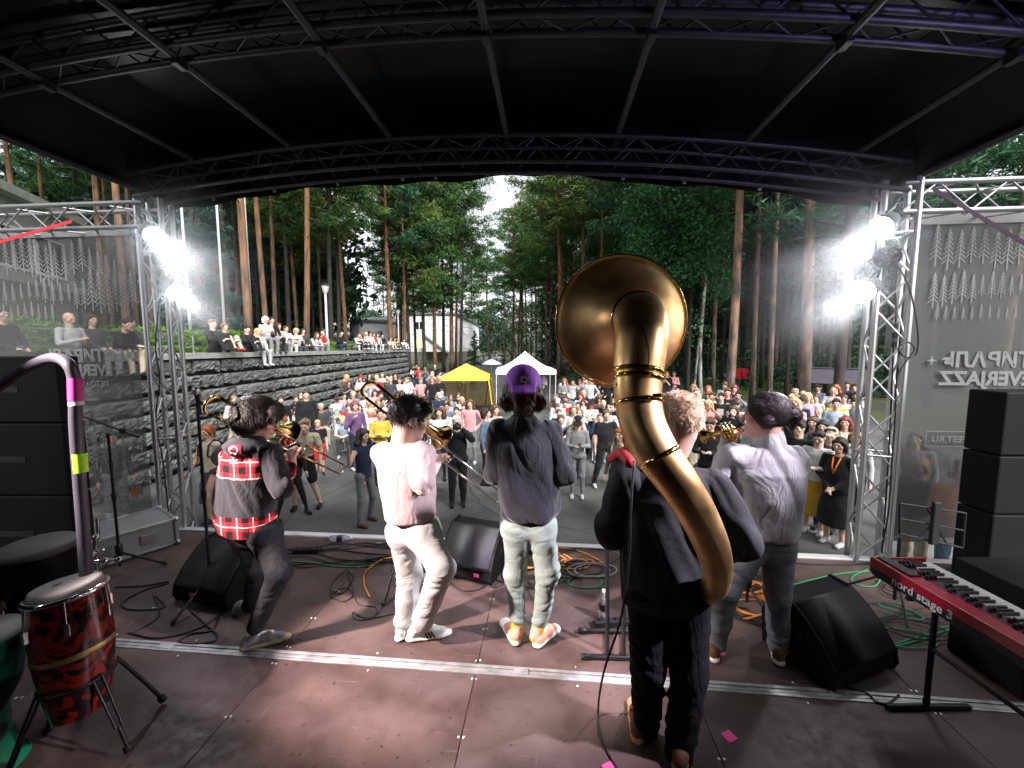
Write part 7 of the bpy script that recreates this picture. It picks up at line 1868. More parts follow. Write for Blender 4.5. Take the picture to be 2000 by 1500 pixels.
def person(loc, rz, label, pose='relax', sleeve='long', legs='long', build='mid', hair='short', hc='dark', skin='light', top='grey', bot='navy', shoes='black', height=1.72, group=None, h=.017, hat=None, extra=()):
    me, hm, cm, tp, J = crowd_mesh(pose, sleeve, legs, build, hair, h, bool(hat))
    t = thing('person', label, 'person', loc, rz, group); s = height / 1.75; t.scale = (s, s, s)
    b = obj('body', me, t)
    for i, m in enumerate((m_skin_t[skin], CL[top] if isinstance(top, str) else top, CL[bot], CL[shoes])):
        b.material_slots[i].link = 'OBJECT'; b.material_slots[i].material = m
    if hm: o = obj('hair', hm, t); o.material_slots[0].link = 'OBJECT'; o.material_slots[0].material = m_hair[hc]
    if cm: o = obj('cap', cm, t); o.material_slots[0].link = 'OBJECT'; o.material_slots[0].material = CL[hat]
    PEOPLE.append((t, J)); return t, J
def at_head(px, py, pose, height):
    top = pose_joints(pose)[1] * height / 1.75 - (.02)
    P = atz(px, py, top); return Vector((P.x, P.y, 0))
GN = 'listeners standing near the stage'
def near(px, py, label, turn=0.0, **k):
    pose = k.get('pose', 'relax'); ht = k.setdefault('height', 1.72)
    k.setdefault('h', .0125); P = at_head(px, py, pose, ht)
    return person(P, facing(P.x, P.y) + turn, label, group=GN, **k)
BACKP = {}
def backpack(t, J, m, label=None):
    o = MB().box((0, .20, J['neck'][2] - .26), (.27, .15, .40), bevel=.05).obj('backpack_body', m, t)
    for s in 'LR':
        p = J['sh' + s] * .62 + J['neck'] * .38
        v, f = tube_geo([p + np.array([0, .16, -.02]), p + np.array([0, .02, .065]), p + np.array([0, -.10, -.02]), p + np.array([0, -.125, -.2]), p + np.array([0, .08, -.33])], .014, 6); obj('backpack_strap', mesh('strap', v, f, m, True), t)
def wristband(t, J, s, m):
    w = J['wr' + s]; v, f = tube_geo([w + np.array([.03 * math.cos(a), .03 * math.sin(a), 0]) for a in np.linspace(0, 6.283, 12)], .008, 5); obj('wristband', mesh('wristband', v, f, m, True), t)
m_limeb = mat('lime_band', (.25, .8, .25), .5)
def phone(t, J, glow=False):
    w = J['wrL'] * .5 + J['wrR'] * .5; MB().box(w + np.array([.03, -.10, .03]), (.075, .012, .15), Matrix.Rotation(R(-25), 3, 'X'), bevel=.004).obj('phone', m_dark, t)

near(378, 756, 'person in black suit and white shirt standing at the stone wall', pose='front', sleeve='long', hc='grey', hair='short', top='black', bot='black', height=1.8)
t, J = near(417, 768, 'person in lime T-shirt behind the left microphone', pose='front', sleeve='short', hair='bald', top='lime', bot='charcoal', height=1.78, skin='tan')
MB().lathe([(.045, -.03), (.05, 0), (.04, .03)], 10, M=Matrix.Translation(J['head'] + np.array([0, -.055, -.075]))).obj('beard', m_hair['dark'], t)
t, J = near(405, 833, 'person in tan tank top walking left with a black backpack', R(-60), pose='walk', sleeve='none', legs='skirt', hair='tail', hc='ginger', top='beige', bot='charcoal', shoes='navy', height=1.68, skin='tan'); backpack(t, J, CL['black']); wristband(t, J, 'L', m_limeb)
near(457, 774, 'person in pale grey shirt with folded arms left of the plaid player', hair='tail', hc='light', top='lightgrey', pose='cross', height=1.68)
near(470, 806, 'person in beige top right behind the left trombone bell', hair='long', hc='brown', top='beige', pose='relax', height=1.6)
near(482, 752, 'person in navy, hand on hip, before the stone wall', hc='black', top='navy', pose='hips', height=1.8, skin='tan')
near(521, 772, 'person in black clapping beside another in cream at the wall', hair='long', hc='brown', top='black', pose='clap', height=1.66)
near(526, 746, 'person in cream top with folded arms at the stone wall', hair='bob', hc='black', top='cream', pose='cross', height=1.72)
near(544, 801, 'person in olive top, arms folded, behind the left trombone', hair='wavy', hc='ginger', top='olive', pose='cross', height=1.66)
near(548, 775, 'person in black jacket close beside the plaid player', hair='tail', hc='dark', top='black', pose='relax', height=1.66)
t, J = near(560, 842, 'youngster in white cap and black trousers behind the trombone slide', R(10), pose='wide', hair='short', hc='dark', top='black', bot='black', hat='white', height=1.58, legs='slim')
t, J = near(587, 806, 'person in beige T-shirt and black shorts leaning with a backpack', R(-25), pose='lean', sleeve='short', legs='shorts', hc='light', top='beige', bot='black', height=1.84, build='mid'); wristband(t, J, 'L', m_limeb)
near(597, 763, 'person in black jacket standing behind the beige T-shirt', pose='relax', hc='dark', top='black', bot='black', height=1.84, build='big')
near(620, 822, 'small person in black top and red shorts beside the beige T-shirt', pose='relax', sleeve='short', legs='shorts', hc='blond', top='black', bot='red', height=1.32)
t, J = near(693, 786, 'person in hooded purple jacket touching the chin', R(10), pose='chin', hair='bob', hc='red', top='purple', bot='navy', shoes='white', legs='slim', height=1.70)
hd = Sdf(); c = J['head']; hd.ell(c + np.array([0, .03, .0]), (.115, .115, .14)); hd.ell(c + np.array([0, -.10, -.02]), (.085, .11, .11), k=.01, cut=True); obj('hood', np_mesh('hood', [hd.build(.012)], [CL['purple']]), t)
near(708, 840, 'person in navy tank top dancing with one arm raised', R(35), pose='wave', sleeve='none', hair='wavy', hc='dark', top='navy', bot='grey', shoes='brown', height=1.66)
near(742, 800, 'person in bright yellow jumper behind the pink-shirted player', pose='cross', hair='short', hc='brown', top='yellow', bot='black', height=1.68)
t, J = near(892, 814, 'person in black clothes aiming a camera at the stage', pose='photo', hc='white', hair='short', top='black', bot='black', height=1.74, build='big')
cp = J['wrL'] * .5 + J['wrR'] * .5 + np.array([0.0, -.04, .05]); t2 = thing('camera', 'black camera with big lens raised to the photographer face', 'camera', t.matrix_basis @ Vector(cp), t.rotation_euler[2])
MB().box((0, 0, 0), (.15, .07, .10), bevel=.012).obj('camera_body', m_dark, t2); MB().lathe([(.0001, .13), (.04, .13), (.045, .12), (.036, 0)], 14, M=Matrix.Rotation(R(90), 4, 'X')).obj('lens', m_black, t2); MB().box((0, .0, .06), (.06, .05, .04), bevel=.008).obj('viewfinder', m_dark, t2)
near(918, 781, 'person in pink jumper and grey leggings', R(-8), hair='long', hc='brown', top='pink', bot='grey', shoes='white', legs='slim', pose='hips', height=1.70)
near(948, 799, 'person in denim jacket turned to the right', R(70), hair='bob', hc='dark', top='denim', bot='black', legs='slim', pose='relax', height=1.70)
near(857, 797, 'person in white jacket over a black top', hair='wavy', hc='dark', top='white', bot='black', pose='relax', height=1.68, legs='slim')
near(829, 776, 'person in yellow and grey printed top beside the pink-shirted player', sleeve='short', hc='dark', top='olive', bot='black', pose='relax', height=1.80)
near(838, 842, 'small person in charcoal top peeking beside the trombone', hair='bob', hc='red', top='charcoal', bot='denim', pose='relax', height=1.30)
near(966, 792, 'person in ripped pale jeans half hidden by the capped musician', R(40), hair='long', hc='brown', top='white', bot='paleblue', legs='slim', pose='relax', height=1.74)
t, J = near(1129, 815, 'person in grey hooded top and dark cap looking at a phone', R(6), pose='phone', hair='long', hc='blond', top='grey', bot='grey', shoes='white', legs='slim', hat='black', height=1.66); phone(t, J)
near(1184, 801, 'person in black T-shirt and black trousers dancing, feet wide', R(20), pose='wide', sleeve='short', build='big', hair='tail', hc='brown', top='black', bot='black', shoes='white', height=1.70)
near(1121, 792, 'person in white hooded sweatshirt behind the phone user', hair='bob', hc='light', top='white', bot='charcoal', pose='clap', height=1.70)
t, J = near(1212, 838, 'person in olive jacket with backpack beside the sousaphone player', R(-20), hair='long', hc='ginger', top='olive', bot='charcoal', pose='relax', height=1.66); backpack(t, J, CL['lightgrey'])
t, J = near(1642, 858, 'person in black track jacket with white stripes and orange lanyard', R(-12), pose='front', hair='bob', hc='black', top='black', bot='black', shoes='white', legs='skirt', build='big', height=1.66); wristband(t, J, 'L', m_limeb)
for s in (-1, 1):
    v, f = tube_geo([J['neck'] + np.array([s * .05, -.06, -.02]), J['neck'] + np.array([s * .03, -.135, -.15]), J['neck'] + np.array([0, -.15, -.28])], .011, 5); obj('lanyard', mesh('lanyard', v, f, CL['orange'], True), t)
    sd_ = J['shL'] if s > 0 else J['shR']; el_ = J['elL'] if s > 0 else J['elR']
    for k in range(3):
        o_ = np.array([s * .052, -.03 + .026 * k, .04]); v, f = tube_geo([J['neck'] * .5 + sd_ * .5 + np.array([0, -.03 + .026 * k, .062]), sd_ + o_ + np.array([s * -.002, 0, 0]), el_ + np.array([s * .058, -.02 + .02 * k, 0])], .006, 5); obj('sleeve_stripe', mesh('sleeve_stripe', v, f, CL['white'], True), t)
near(1601, 843, 'person in open white shirt and mustard skirt behind the trumpeter', R(-5), pose='phone', hair='short', hc='black', top='white', bot='mustard', shoes='white', legs='skirt', height=1.70)
near(1562, 826, 'person in black T-shirt, hand on hip, right behind the trumpeter', R(-20), pose='hips', sleeve='short', hc='black', top='black', bot='denim', shoes='brown', height=1.74)
near(1552, 797, 'person in black standing tall before the big pine', hc='black', top='black', bot='black', pose='relax', height=1.84)
near(1652, 815, 'person in cream top behind the track jacket', hair='wavy', hc='red', top='cream', bot='charcoal', pose='relax', height=1.72)
near(1588, 816, 'person in grey top under the big pine', hair='long', hc='brown', top='grey', pose='relax', height=1.68)
near(1608, 823, 'person in charcoal top left of the cream top', hair='long', hc='black', top='charcoal', pose='relax', height=1.66)
near(1624, 838, 'person in beige cap behind the track jacket', hair='short', hc='black', top='charcoal', hat='beige', pose='relax', height=1.72)
near(1672, 845, 'person in pale top beside the right tower', hair='bob', hc='light', top='lightgrey', pose='relax', height=1.64)
near(1352, 846, 'small person in beige T-shirt left of the trumpet bell', hair='short', hc='light', top='beige', bot='navy', sleeve='short', pose='relax', height=1.35)
near(1388, 818, 'person in black with a phone beneath the trumpet', hair='short', hc='brown', top='black', bot='black', pose='phone', height=1.76)
near(1372, 800, 'person in peach top, arms folded, left of the trumpet', hair='bob', hc='brown', top='pink', bot='denim', pose='cross', height=1.66)
near(1391, 768, 'person in sleeveless orange top under the pines', sleeve='none', hc='brown', top='orange', bot='charcoal', pose='relax', height=1.76)
t, J = near(1409, 769, 'person in black T-shirt with white square print under the pines', sleeve='short', hc='dark', top='black', bot='black', pose='front', height=1.78); MB().box(J['neck'] + np.array([0, -.125, -.22]), (.16, .008, .17), bevel=.002).obj('shirt_print', CL['white'], t)
near(1361, 761, 'person in pale cap and grey jacket beside the birch', hc='brown', hat='beige', top='grey', bot='charcoal', pose='relax', height=1.78)
near(1880, 905, 'person in bright orange hooded top behind the right banner', R(30), hair='bob', hc='brown', top='orange', bot='denim', pose='phone', height=1.70)
near(1800, 900, 'person in dark top, hand on hip, seen through the right banner', R(-20), hair='tail', hc='blond', top='charcoal', bot='beige', pose='hips', height=1.62)
near(1792, 845, 'person in grey top behind the right banner', hair='long', hc='brown', top='grey', pose='relax', height=1.7)
near(180, 790, 'person in pale cap seen through the left banner', R(10), hair='short', hat='grey', top='charcoal', bot='black', pose='cross', height=1.75)
near(215, 845, 'person in grey trousers standing behind the left banner', R(10), hair='short', top='charcoal', bot='grey', shoes='white', pose='relax', height=1.6)

# people sitting on the wall top
GW = 'people sitting on the wall'
def on_wall(px, label, pose, dz=0.0, dx=0.0, turn=0.0, **k):
    x = -8.16 + dx; Y = x * FPX / (px - 1000) / CP
    ht = k.setdefault('height', 1.7); base = {'sit': .47, 'sit_knees': .445, 'sit_lean': .47, 'sit_phone': .47, 'sit_clap': .47}.get(pose, 0) * ht / 1.75
    if pose == 'sit_knees': base = .40 * ht / 1.75
    t, J = person((x, Y, 2.875 - base + dz), facing(x, Y) + R(28) + turn, label, pose, group=GW, h=.016, **k); return t, J
on_wall(418, 'person in black sitting with raised knees on the wall top', 'sit_knees', hair='short', hc='light', top='black', bot='black', height=1.8)
on_wall(441, 'person in dark top hugging the knees on the wall', 'sit_knees', hair='tail', hc='light', top='black', bot='beige', shoes='red', height=1.66)
on_wall(484, 'person in black sitting low beside the one in white', 'sit_knees', hair='short', hc='black', top='black', bot='black', height=1.6)
on_wall(505, 'person in white sitting with legs over the wall edge', 'sit', .0, .12, hair='long', hc='blond', top='white', bot='lightgrey', shoes='white', height=1.62)
on_wall(521, 'person in white T-shirt perched on the railing', 'sit_phone', .40, -.22, sleeve='short', hair='bob', hc='white', top='white', bot='grey', height=1.72)
on_wall(533, 'person in black perched on the railing beside one in white', 'sit', .40, -.20, hc='black', top='black', bot='black', height=1.74)
on_wall(546, 'person in pale top sitting on the railing', 'sit', .24, -.3, hc='brown', top='lightgrey', bot='grey')
on_wall(560, 'person in white shirt leaning at the railing', 'sit', .18, -.4, sleeve='short', hc='brown', top='white', bot='white')
on_wall(580, 'person in white T-shirt with phone behind the railing', 'sit_phone', .12, -.35, sleeve='short', hair='bob', hc='blond', top='white', bot='charcoal')
on_wall(593, 'person in charcoal top and black trousers behind the railing', 'sit', .14, -.4, hair='bob', hc='black', top='charcoal', bot='black')
on_wall(613, 'person in grey leaning over the railing', 'sit_lean', .06, -.25, hair='long', hc='brown', top='lightgrey', bot='grey')
on_wall(625, 'person in red T-shirt behind the railing', 'sit_lean', .16, -.4, sleeve='short', hair='bald', top='red', bot='grey')
on_wall(662, 'person in dark hooded top bent forward on the railing', 'sit_lean', .22, -.2, hc='black', top='black', bot='navy', shoes='white')
on_wall(697, 'person in white hooded top bent forward on the railing', 'sit_lean', .20, -.2, hc='brown', top='white', bot='lightgrey', shoes='white')
for k, (px, hr, hcx, tp, bt, dz) in enumerate([(704, 'short', 'black', 'black', 'black', 0), (716, 'long', 'blond', 'white', 'grey', .28), (712, 'bob', 'brown', 'white', 'black', -.0), (724, 'short', 'dark', 'white', 'white', .28), (738, 'long', 'brown', 'lightgrey', 'white', .26), (747, 'short', 'black', 'black', 'charcoal', .26), (730, 'short', 'brown', 'red', 'navy', .26), (763, 'long', 'brown', 'white', 'beige', 0), (771, 'long', 'dark', 'mustard', 'charcoal', .0), (777, 'bob', 'brown', 'brown', 'black', .05), (789, 'short', 'dark', 'white', 'lightgrey', 0)]):
    on_wall(px, 'person in %s top and %s trousers sitting near the far end of the wall' % (tp.replace('light', 'light '), bt.replace('light', 'light ')), 'sit' if dz else 'sit_knees', dz, -.2 if dz else 0, hair=hr, hc=hcx, top=tp, bot=bt, shoes='white', height=1.68)
# larger figures on the wall seen through the left banner
for px, tp, bt, ps, hr in ((140, 'lightgrey', 'black', 'sit_phone', 'bald'), (182, 'charcoal', 'grey', 'sit', 'long'), (232, 'black', 'beige', 'sit_lean', 'short'), (258, 'charcoal', 'charcoal', 'sit', 'short'), (8, 'black', 'black', 'sit', 'short')):
    on_wall(px, 'person in %s top sitting on the wall behind the left banner' % tp.replace('light', 'light '), ps, 0, -.1, hair=hr, hc='dark', top=tp, bot=bt)

# seated and standing crowd on the plaza
GCROWD = 'seated and standing crowd on the plaza'
rc = random.Random(2024)
TOPS = ['white'] * 10 + ['black'] * 11 + ['grey', 'grey', 'charcoal', 'charcoal', 'charcoal', 'lightgrey', 'lightgrey', 'lightgrey', 'navy', 'navy', 'beige', 'cream', 'pink', 'red', 'yellow', 'denim', 'denim', 'olive', 'paleblue', 'lilac', 'brown']
BOTS = ['navy', 'black', 'denim', 'charcoal', 'grey', 'beige', 'black', 'navy']
HAIRS = [('short', c) for c in ('dark', 'black', 'brown', 'light', 'grey')] * 2 + [('long', c) for c in ('dark', 'brown', 'light', 'blond', 'ginger', 'red')] + [('bob', 'brown'), ('bob', 'dark'), ('tail', 'brown'), ('tail', 'blond'), ('wavy', 'dark'), ('bald', 'dark')]
placed = [p[0].location.copy() for p in PEOPLE]
HW = dict(dark='dark-haired', black='black-haired', brown='brown-haired', light='light-haired', grey='grey-haired', blond='blond', ginger='ginger', red='red-haired', white='white-haired')
def zone(px):
    if px < 760: return 'near the stone wall'
    if px < 900: return 'before the yellow tent'
    if px < 1000: return 'left of the purple cap'
    if px < 1090: return 'under the white tent'
    if px < 1260: return 'right of the white tent'
    if px < 1480: return 'left of the trumpeter'
    return 'right of the trumpeter'
def scatter(px0, px1, Y0, Y1, n, sit, mind=.55):
    cnt = tries = 0
    while cnt < n and tries < n * 40:
        tries += 1
        Y = rc.uniform(Y0, Y1); px = rc.uniform(px0, px1); x = by_px(px, Y)
        if any((p.x - x) ** 2 + (p.y - Y) ** 2 < mind ** 2 for p in placed): continue
        placed.append(Vector((x, Y, 0))); cnt += 1
        sl = rc.choice(['long', 'long', 'short']); hr, hcx = rc.choice(HAIRS); tp, bt = rc.choice(TOPS), rc.choice(BOTS)
        pose = rc.choice(['sit', 'sit', 'sit_phone', 'sit_clap', 'sit_lean']) if sit else rc.choice(['relax', 'cross', 'phone', 'clap', 'front', 'hips', 'photo'])
        hw = 'bald' if hr == 'bald' else HW[hcx]
        person((x, Y, 0), facing(x, Y) + rc.uniform(-.3, .3), 'person in %s top and %s trousers %s %s' % (tp.replace('pale', 'pale ').replace('light', 'light '), bt, 'sitting' if sit else 'standing', zone(px)), pose, sl, 'long', 'mid', hr, hcx, rc.choice(SKINS), tp, bt, rc.choice(['black', 'white', 'grey']), rc.uniform(1.58, 1.86), GCROWD, .02, rc.choice(['black', 'white', 'beige']) if (rc.random() < .08 and hr != 'bald') else None)
        if sit:
            pass
scatter(650, 905, 11.0, 16.2, 44, True)
scatter(660, 860, 16.6, 20.5, 26, False)
scatter(1085, 1245, 10.6, 16.0, 34, True)
scatter(1085, 1330, 16.4, 21, 24, False)
scatter(1000, 1080, 20.0, 21.5, 6, False)
scatter(1350, 1450, 9.0, 14, 12, False)
scatter(1540, 1690, 9.0, 14.5, 20, False)
scatter(560, 640, 12.5, 15.5, 4, True)
scatter(800, 850, 26, 34, 7, False, .8); scatter(925, 1000, 60, 95, 6, False, 1.2); scatter(880, 930, 22, 30, 3, False)
# chairs under the seated crowd: white folding chairs
m_chair = mat('white_chair_steel', (.7, .7, .7), .4, .2)
def folding_chair():
    t = thing('folding_chair', 'white folding chair under a seated listener', 'chair', (0, 0, 0), 0, 'folding chairs of the crowd')
    MB().box((0, 0, .43), (.38, .36, .025), bevel=.008).obj('seat', m_chair, t); MB().box((0, .20, .72), (.38, .018, .16), bevel=.006).obj('backrest', m_chair, t)
    for s in (-.19, .19):
        rod('leg', (s, .21, .80), (s, -.22, 0), .011, m_chair, t, 6); rod('leg', (s * .9, -.12, .42), (s * .9, .24, 0), .011, m_chair, t, 6)
    rod('crossbar', (-.19, -.12, .13), (.19, -.12, .13), .009, m_chair, t, 6)
    return t
ch0 = folding_chair(); first = True
for (t, J) in list(PEOPLE):
    if t.get('group') == GCROWD and abs(t.location.z) < .01 and J['pel'][2] < .6:
        c = ch0 if first else copy_tree(ch0); first = False
        s = t.scale[0]; c.location = t.location; c.rotation_euler = t.rotation_euler; c.scale = (s, s, s)
        c['label'] = 'white folding chair under a listener ' + zone(proj(t.location)[0])
c = copy_tree(ch0); c.location = atz(659, 836, 0) ; c.rotation_euler = (0, 0, 2.4); c.scale = (1, 1, 1); c['label'] = 'empty white folding chair left of the purple jacket'

# ---------------------------------------------------------------- tents, umbrella, cone, kiosk, car
m_wcan = mat('white_canvas', (.74, .74, .72), .8); m_ycan = mat('yellow_canvas', (.72, .50, .06), .8); m_ynet = meshmat('yellow_net', (.62, .46, .14), .75)
def tent(label, x, y, hw, eave, apex, m, splay, valance, sag, rz=0.0):
    t = thing('canopy_tent', label, 'tent', (x, y, 0), rz)
    n = 12; V, F = [], []
    for s in range(4):
        c0 = Vector(((-1, 1, 1, -1)[s] * hw, (-1, -1, 1, 1)[s] * hw, eave)); c1 = Vector(((-1, 1, 1, -1)[(s + 1) % 4] * hw, (-1, -1, 1, 1)[(s + 1) % 4] * hw, eave)); b0 = len(V)
        for i in range(n + 1):
            k = i / n; z = (apex - eave) * (k ** (1 + sag))
            for j in range(5): V.append((c0 * (1 - j / 4) + c1 * (j / 4)) * (1 - k) + Vector((0, 0, eave)) * k + Vector((0, 0, z - eave * 0)))
        for i in range(n):
            for j in range(4): a = b0 + i * 5 + j; F.append((a, a + 1, a + 6, a + 5))
    V = [(v.x, v.y, v.z if True else 0) for v in V]
    obj('roof', mesh('roof', V, F, m, True), t)
    for s in range(4):
        x0, y0 = (-1, 1, 1, -1)[s] * hw, (-1, -1, 1, 1)[s] * hw; x1, y1 = (-1, 1, 1, -1)[(s + 1) % 4] * hw, (-1, -1, 1, 1)[(s + 1) % 4] * hw
        nx, ny = (y1 - y0), -(x1 - x0); L = math.hypot(nx, ny)
        MB().prism([(x0, y0, eave), (x1, y1, eave), (x1, y1, eave - valance), (x0, y0, eave - valance)], (nx / L * .01, ny / L * .01, 0)).obj('valance', m, t)
        rod('leg', (x0 * .985, y0 * .985, eave), (x0 * splay, y0 * splay, 0), .022, m_pale if m is m_wcan else m_ycan, t)
    return t
tent('white peaked canopy tent behind the purple cap', .66, 20.2, 1.42, 1.98, 2.85, m_wcan, .985, .22, .45)
yt = tent('yellow gazebo tent with net walls left of the purple cap', -2.2, 19.2, 1.14, 1.66, 2.27, m_ycan, 1.18, .14, .0)
for s in (1, 3, 2):
    x0, y0 = (-1, 1, 1, -1)[s] * 1.12, (-1, -1, 1, 1)[s] * 1.12; x1, y1 = (-1, 1, 1, -1)[(s + 1) % 4] * 1.12, (-1, -1, 1, 1)[(s + 1) % 4] * 1.12
    obj('net_wall', mesh('net_wall', [(x0, y0, 1.6), (x1, y1, 1.6), (x1 * 1.17, y1 * 1.17, .05), (x0 * 1.17, y0 * 1.17, .05)], [(0, 1, 2, 3)], m_ynet), yt)
um = thing('parasol', 'pale grey parasol between the two tents', 'umbrella', (by_px(960, 22.5), 22.5, 0))
MB().lathe([(.0001, 2.38), (.12, 2.36), (.35, 2.26), (.60, 2.10), (.60, 2.095), (.35, 2.25), (.0001, 2.37)], 8).obj('canopy', mat('grey_nylon', (.42, .45, .50), .6), um); rod('pole', (0, 0, 0), (0, 0, 2.4), .014, m_steel, um)
for k in range(8): a = k * math.pi / 4; rod('rib', (.03 * math.cos(a), .03 * math.sin(a), 2.30), (.58 * math.cos(a), .58 * math.sin(a), 2.10), .005, m_steel, um)
vc = thing('video_camera', 'black video camera on a tall tripod beside the yellow tent', 'video camera', (by_px(953, 19.0), 19.0, 0))
for k in range(3): a = k * 2.094; rod('leg', (0, 0, 1.3), (.4 * math.cos(a), .4 * math.sin(a), 0), .018, m_black, vc)
MB().box((0, 0, 1.5), (.16, .42, .22), bevel=.02).obj('body', m_dark, vc); rod('lens', (0, -.2, 1.5), (0, -.4, 1.5), .06, m_black, vc); rod('column', (0, 0, 1.28), (0, 0, 1.4), .03, m_black, vc); MB().box((.12, .1, 1.68), (.08, .15, .12), bevel=.01).obj('monitor', m_dark, vc)
cn = thing('traffic_cone', 'orange traffic cone on the asphalt behind the dancer', 'cone', atz(717, 942, 0))
MB().lathe([(.13, .02), (.03, .34), (.0001, .345)], 18).obj('cone', CL['orange'], cn); MB().box((0, 0, .012), (.3, .3, .024), bevel=.006).obj('base', CL['orange'], cn); MB().lathe([(.093, .14), (.072, .21)], 18, M=Matrix.Scale(1.01, 4)).obj('reflective_band', CL['white'], cn)
ki = thing('kiosk', 'wooden kiosk with purple-grey slatted roof among the dark pines', 'kiosk', (13.4, 16.6, 0), R(-35))
m_slat = mat('grey_roof_board', (.06, .052, .072), .7, var=.2)
for k in range(7):
    MB().box((0, -.9 + k * .15, 1.62 + k * .085), (2.2, .17, .03), Matrix.Rotation(R(30), 3, 'X'), bevel=.004).obj('roof_board', m_slat, ki); MB().box((0, .9 - k * .15, 1.62 + k * .085), (2.2, .17, .03), Matrix.Rotation(R(-30), 3, 'X'), bevel=.004).obj('roof_board', m_slat, ki)
for sx in (-1, 1):
    for sy in (-.75, .75): rod('post', (sx, sy, 0), (sx, sy, 1.68), .05, m_bark_dk, ki)
MB().box((0, -.7, .5), (2.0, .06, 1.0), bevel=.01).obj('counter', m_bark_dk, ki)
lb = MB().lathe([(.0001, -.06), (.045, -.03), (.05, .01), (.03, .05), (.0001, .06)], 12, M=Matrix.Translation((.3, -.85, 1.45))).obj('bulb', mat('lit_bulb', (1, .9, .8), .4, emit=(1, .93, .9), estr=9), ki); MB().box((.16, -.85, 1.38), (.08, .01, .26)).obj('pennant', CL['yellow'], ki)
def car(label, x, y, rz, m):
    t = thing('parked_car', label, 'car', (x, y, 0), rz)
    b = MB(); prof = [(-2.1, .35), (-2.15, .75), (-1.9, .95), (-1.3, 1.0), (-.75, 1.45), (.9, 1.48), (1.6, 1.02), (2.1, .95), (2.15, .4)]
    b.prism([(-.85, y_, z) for y_, z in prof], (1.7, 0, 0)).obj('body', m, t)
    MB().prism([(-.87, -1.15, 1.03), (-.87, -.68, 1.40), (-.87, .82, 1.42), (-.87, 1.4, 1.03)], (1.74, 0, 0)).obj('side_window', m_glass, t); MB().prism([(-.72, -1.33, 1.03), (.72, -1.33, 1.03), (.66, -.80, 1.44), (-.66, -.80, 1.44)], (0, -.02, .02)).obj('windscreen', m_glass, t)
    for sx in (-.8, .8):
        for sy in (-1.35, 1.35): MB().lathe([(.0001, -.1), (.2, -.1), (.31, -.09), (.31, .09), (.2, .1), (.0001, .1)], 18, M=Matrix.Translation((sx, sy, .31)) @ Matrix.Rotation(R(90), 4, 'Y')).obj('wheel', m_dark, t)
        MB().box((sx * .75, -2.14, .7), (.3, .06, .14), bevel=.02).obj('headlight', m_milk, t)
car('white car parked far down the road', by_px(976, 98), 98, .1, mat('white_car_paint', (.7, .7, .7), .25, coat=.5))
for k, (px, Y) in enumerate(((1446, 30), (1462, 30.4), (1452, 31.5))):
    t = thing('camp_chair', ['red camp chair left of the pair under the pines', 'red camp chair right of the pair under the pines', 'red camp chair behind the other two'][k], 'chair', (by_px(px, Y), Y, .3), 0, 'red camp chairs in the wood')
    MB().box((0, 0, .42), (.55, .5, .04), bevel=.01).obj('seat', CL['red'], t); MB().box((0, .27, .8), (.55, .04, .7), Matrix.Rotation(R(-12), 3, 'X'), bevel=.01).obj('backrest', CL['red'], t)
    for sx in (-.25, .25):
        for sy in (-.22, .22): rod('leg', (sx, sy, .42), (sx * 1.1, sy * 1.1, -.3), .012, m_black, t, 6)

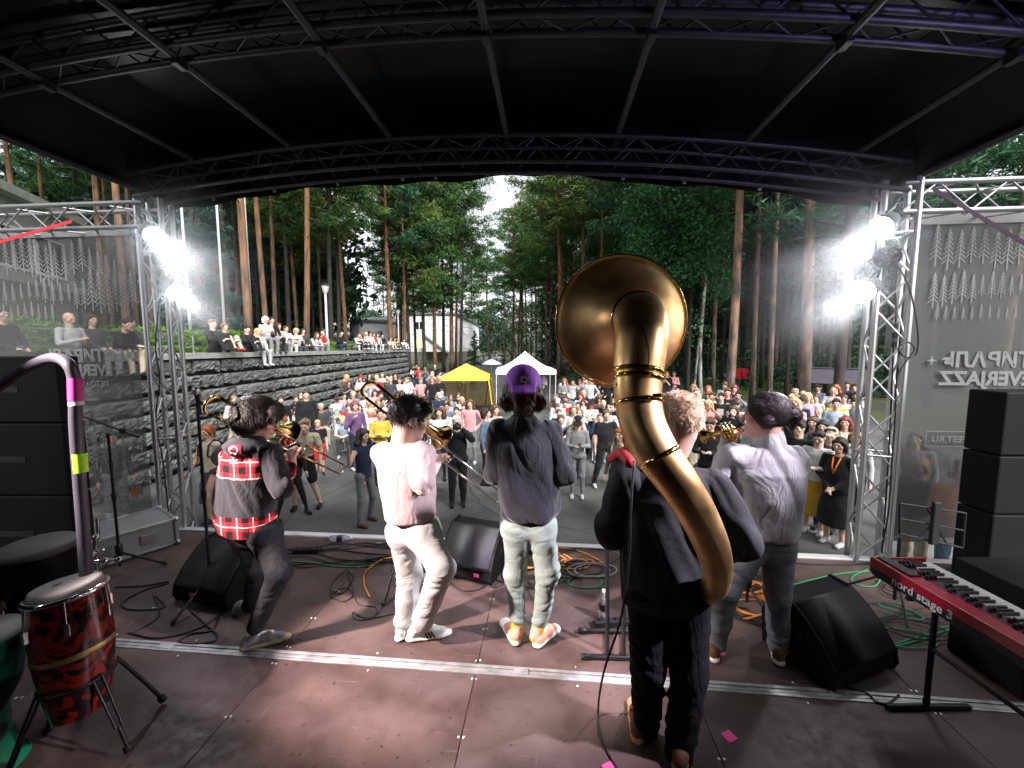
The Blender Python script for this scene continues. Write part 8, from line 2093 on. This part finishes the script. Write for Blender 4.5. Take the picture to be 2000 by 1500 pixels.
# ================================================================ LABELS: no two alike
def ordinal(n): return ['first', 'second', 'third', 'fourth', 'fifth', 'sixth', 'seventh', 'eighth', 'ninth', 'tenth', 'eleventh', 'twelfth'][n - 1] if n <= 12 else '%d%s' % (n, {1: 'st', 2: 'nd', 3: 'rd'}.get(n % 10 if n % 100 // 10 != 1 else 0, 'th'))
bpy.context.view_layer.update()
by = {}
for o in list(col.objects):
    if o.parent is None and 'label' in o: by.setdefault(o['label'], []).append(o)
for lab, os_ in by.items():
    if len(os_) < 2: continue
    os_.sort(key=lambda o: proj(o.location)[0])
    for i, o in enumerate(os_):
        w = lab.split()
        o['label'] = ' '.join(w[:13]) + ', ' + (ordinal(i + 1) + ' from left')

# ---------------------------------------------------------------- stage smoke drifting round the tower lamps
def smoke(label, P, r, dens, seed):
    bm = bmesh.new(); bmesh.ops.create_icosphere(bm, subdivisions=3, radius=1.0); me = bpy.data.meshes.new('stage_smoke'); bm.to_mesh(me); bm.free()
    m = bpy.data.materials.new('smoke_%d' % seed); m.use_nodes = True; nt = m.node_tree; nt.nodes.clear()
    pv = nt.nodes.new('ShaderNodeVolumePrincipled'); pv.inputs['Color'].default_value = (.9, .92, .97, 1); pv.inputs['Anisotropy'].default_value = .55
    tc = nt.nodes.new('ShaderNodeTexCoord'); gr = nt.nodes.new('ShaderNodeTexGradient'); gr.gradient_type = 'QUADRATIC_SPHERE'; nz = nt.nodes.new('ShaderNodeTexNoise'); nz.inputs['Scale'].default_value = 1.6; nz.inputs['Detail'].default_value = 2
    nt.links.new(tc.outputs['Object'], gr.inputs['Vector']); nt.links.new(tc.outputs['Object'], nz.inputs['Vector'])
    a = nt.nodes.new('ShaderNodeMath'); a.operation = 'MULTIPLY'; nt.links.new(gr.outputs['Fac'], a.inputs[0]); nt.links.new(nz.outputs['Fac'], a.inputs[1])
    b = nt.nodes.new('ShaderNodeMath'); b.operation = 'MULTIPLY'; b.inputs[1].default_value = dens * 2; nt.links.new(a.outputs[0], b.inputs[0]); nt.links.new(b.outputs[0], pv.inputs['Density'])
    ou = nt.nodes.new('ShaderNodeOutputMaterial'); nt.links.new(pv.outputs[0], ou.inputs['Volume']); me.materials.append(m)
    o = obj('stage_smoke', me, loc=P, label=label, cat='smoke', kind='stuff'); o.scale = (r[0], r[1], r[2])
smoke('pale stage smoke drifting round the left tower lamps', atv(330, 510, 3.55), (1.05, .75, 1.1), .32, 1)
smoke('pale stage smoke drifting round the right tower lamps', atv(1660, 500, 3.55), (1.35, .75, 1.2), .28, 2)
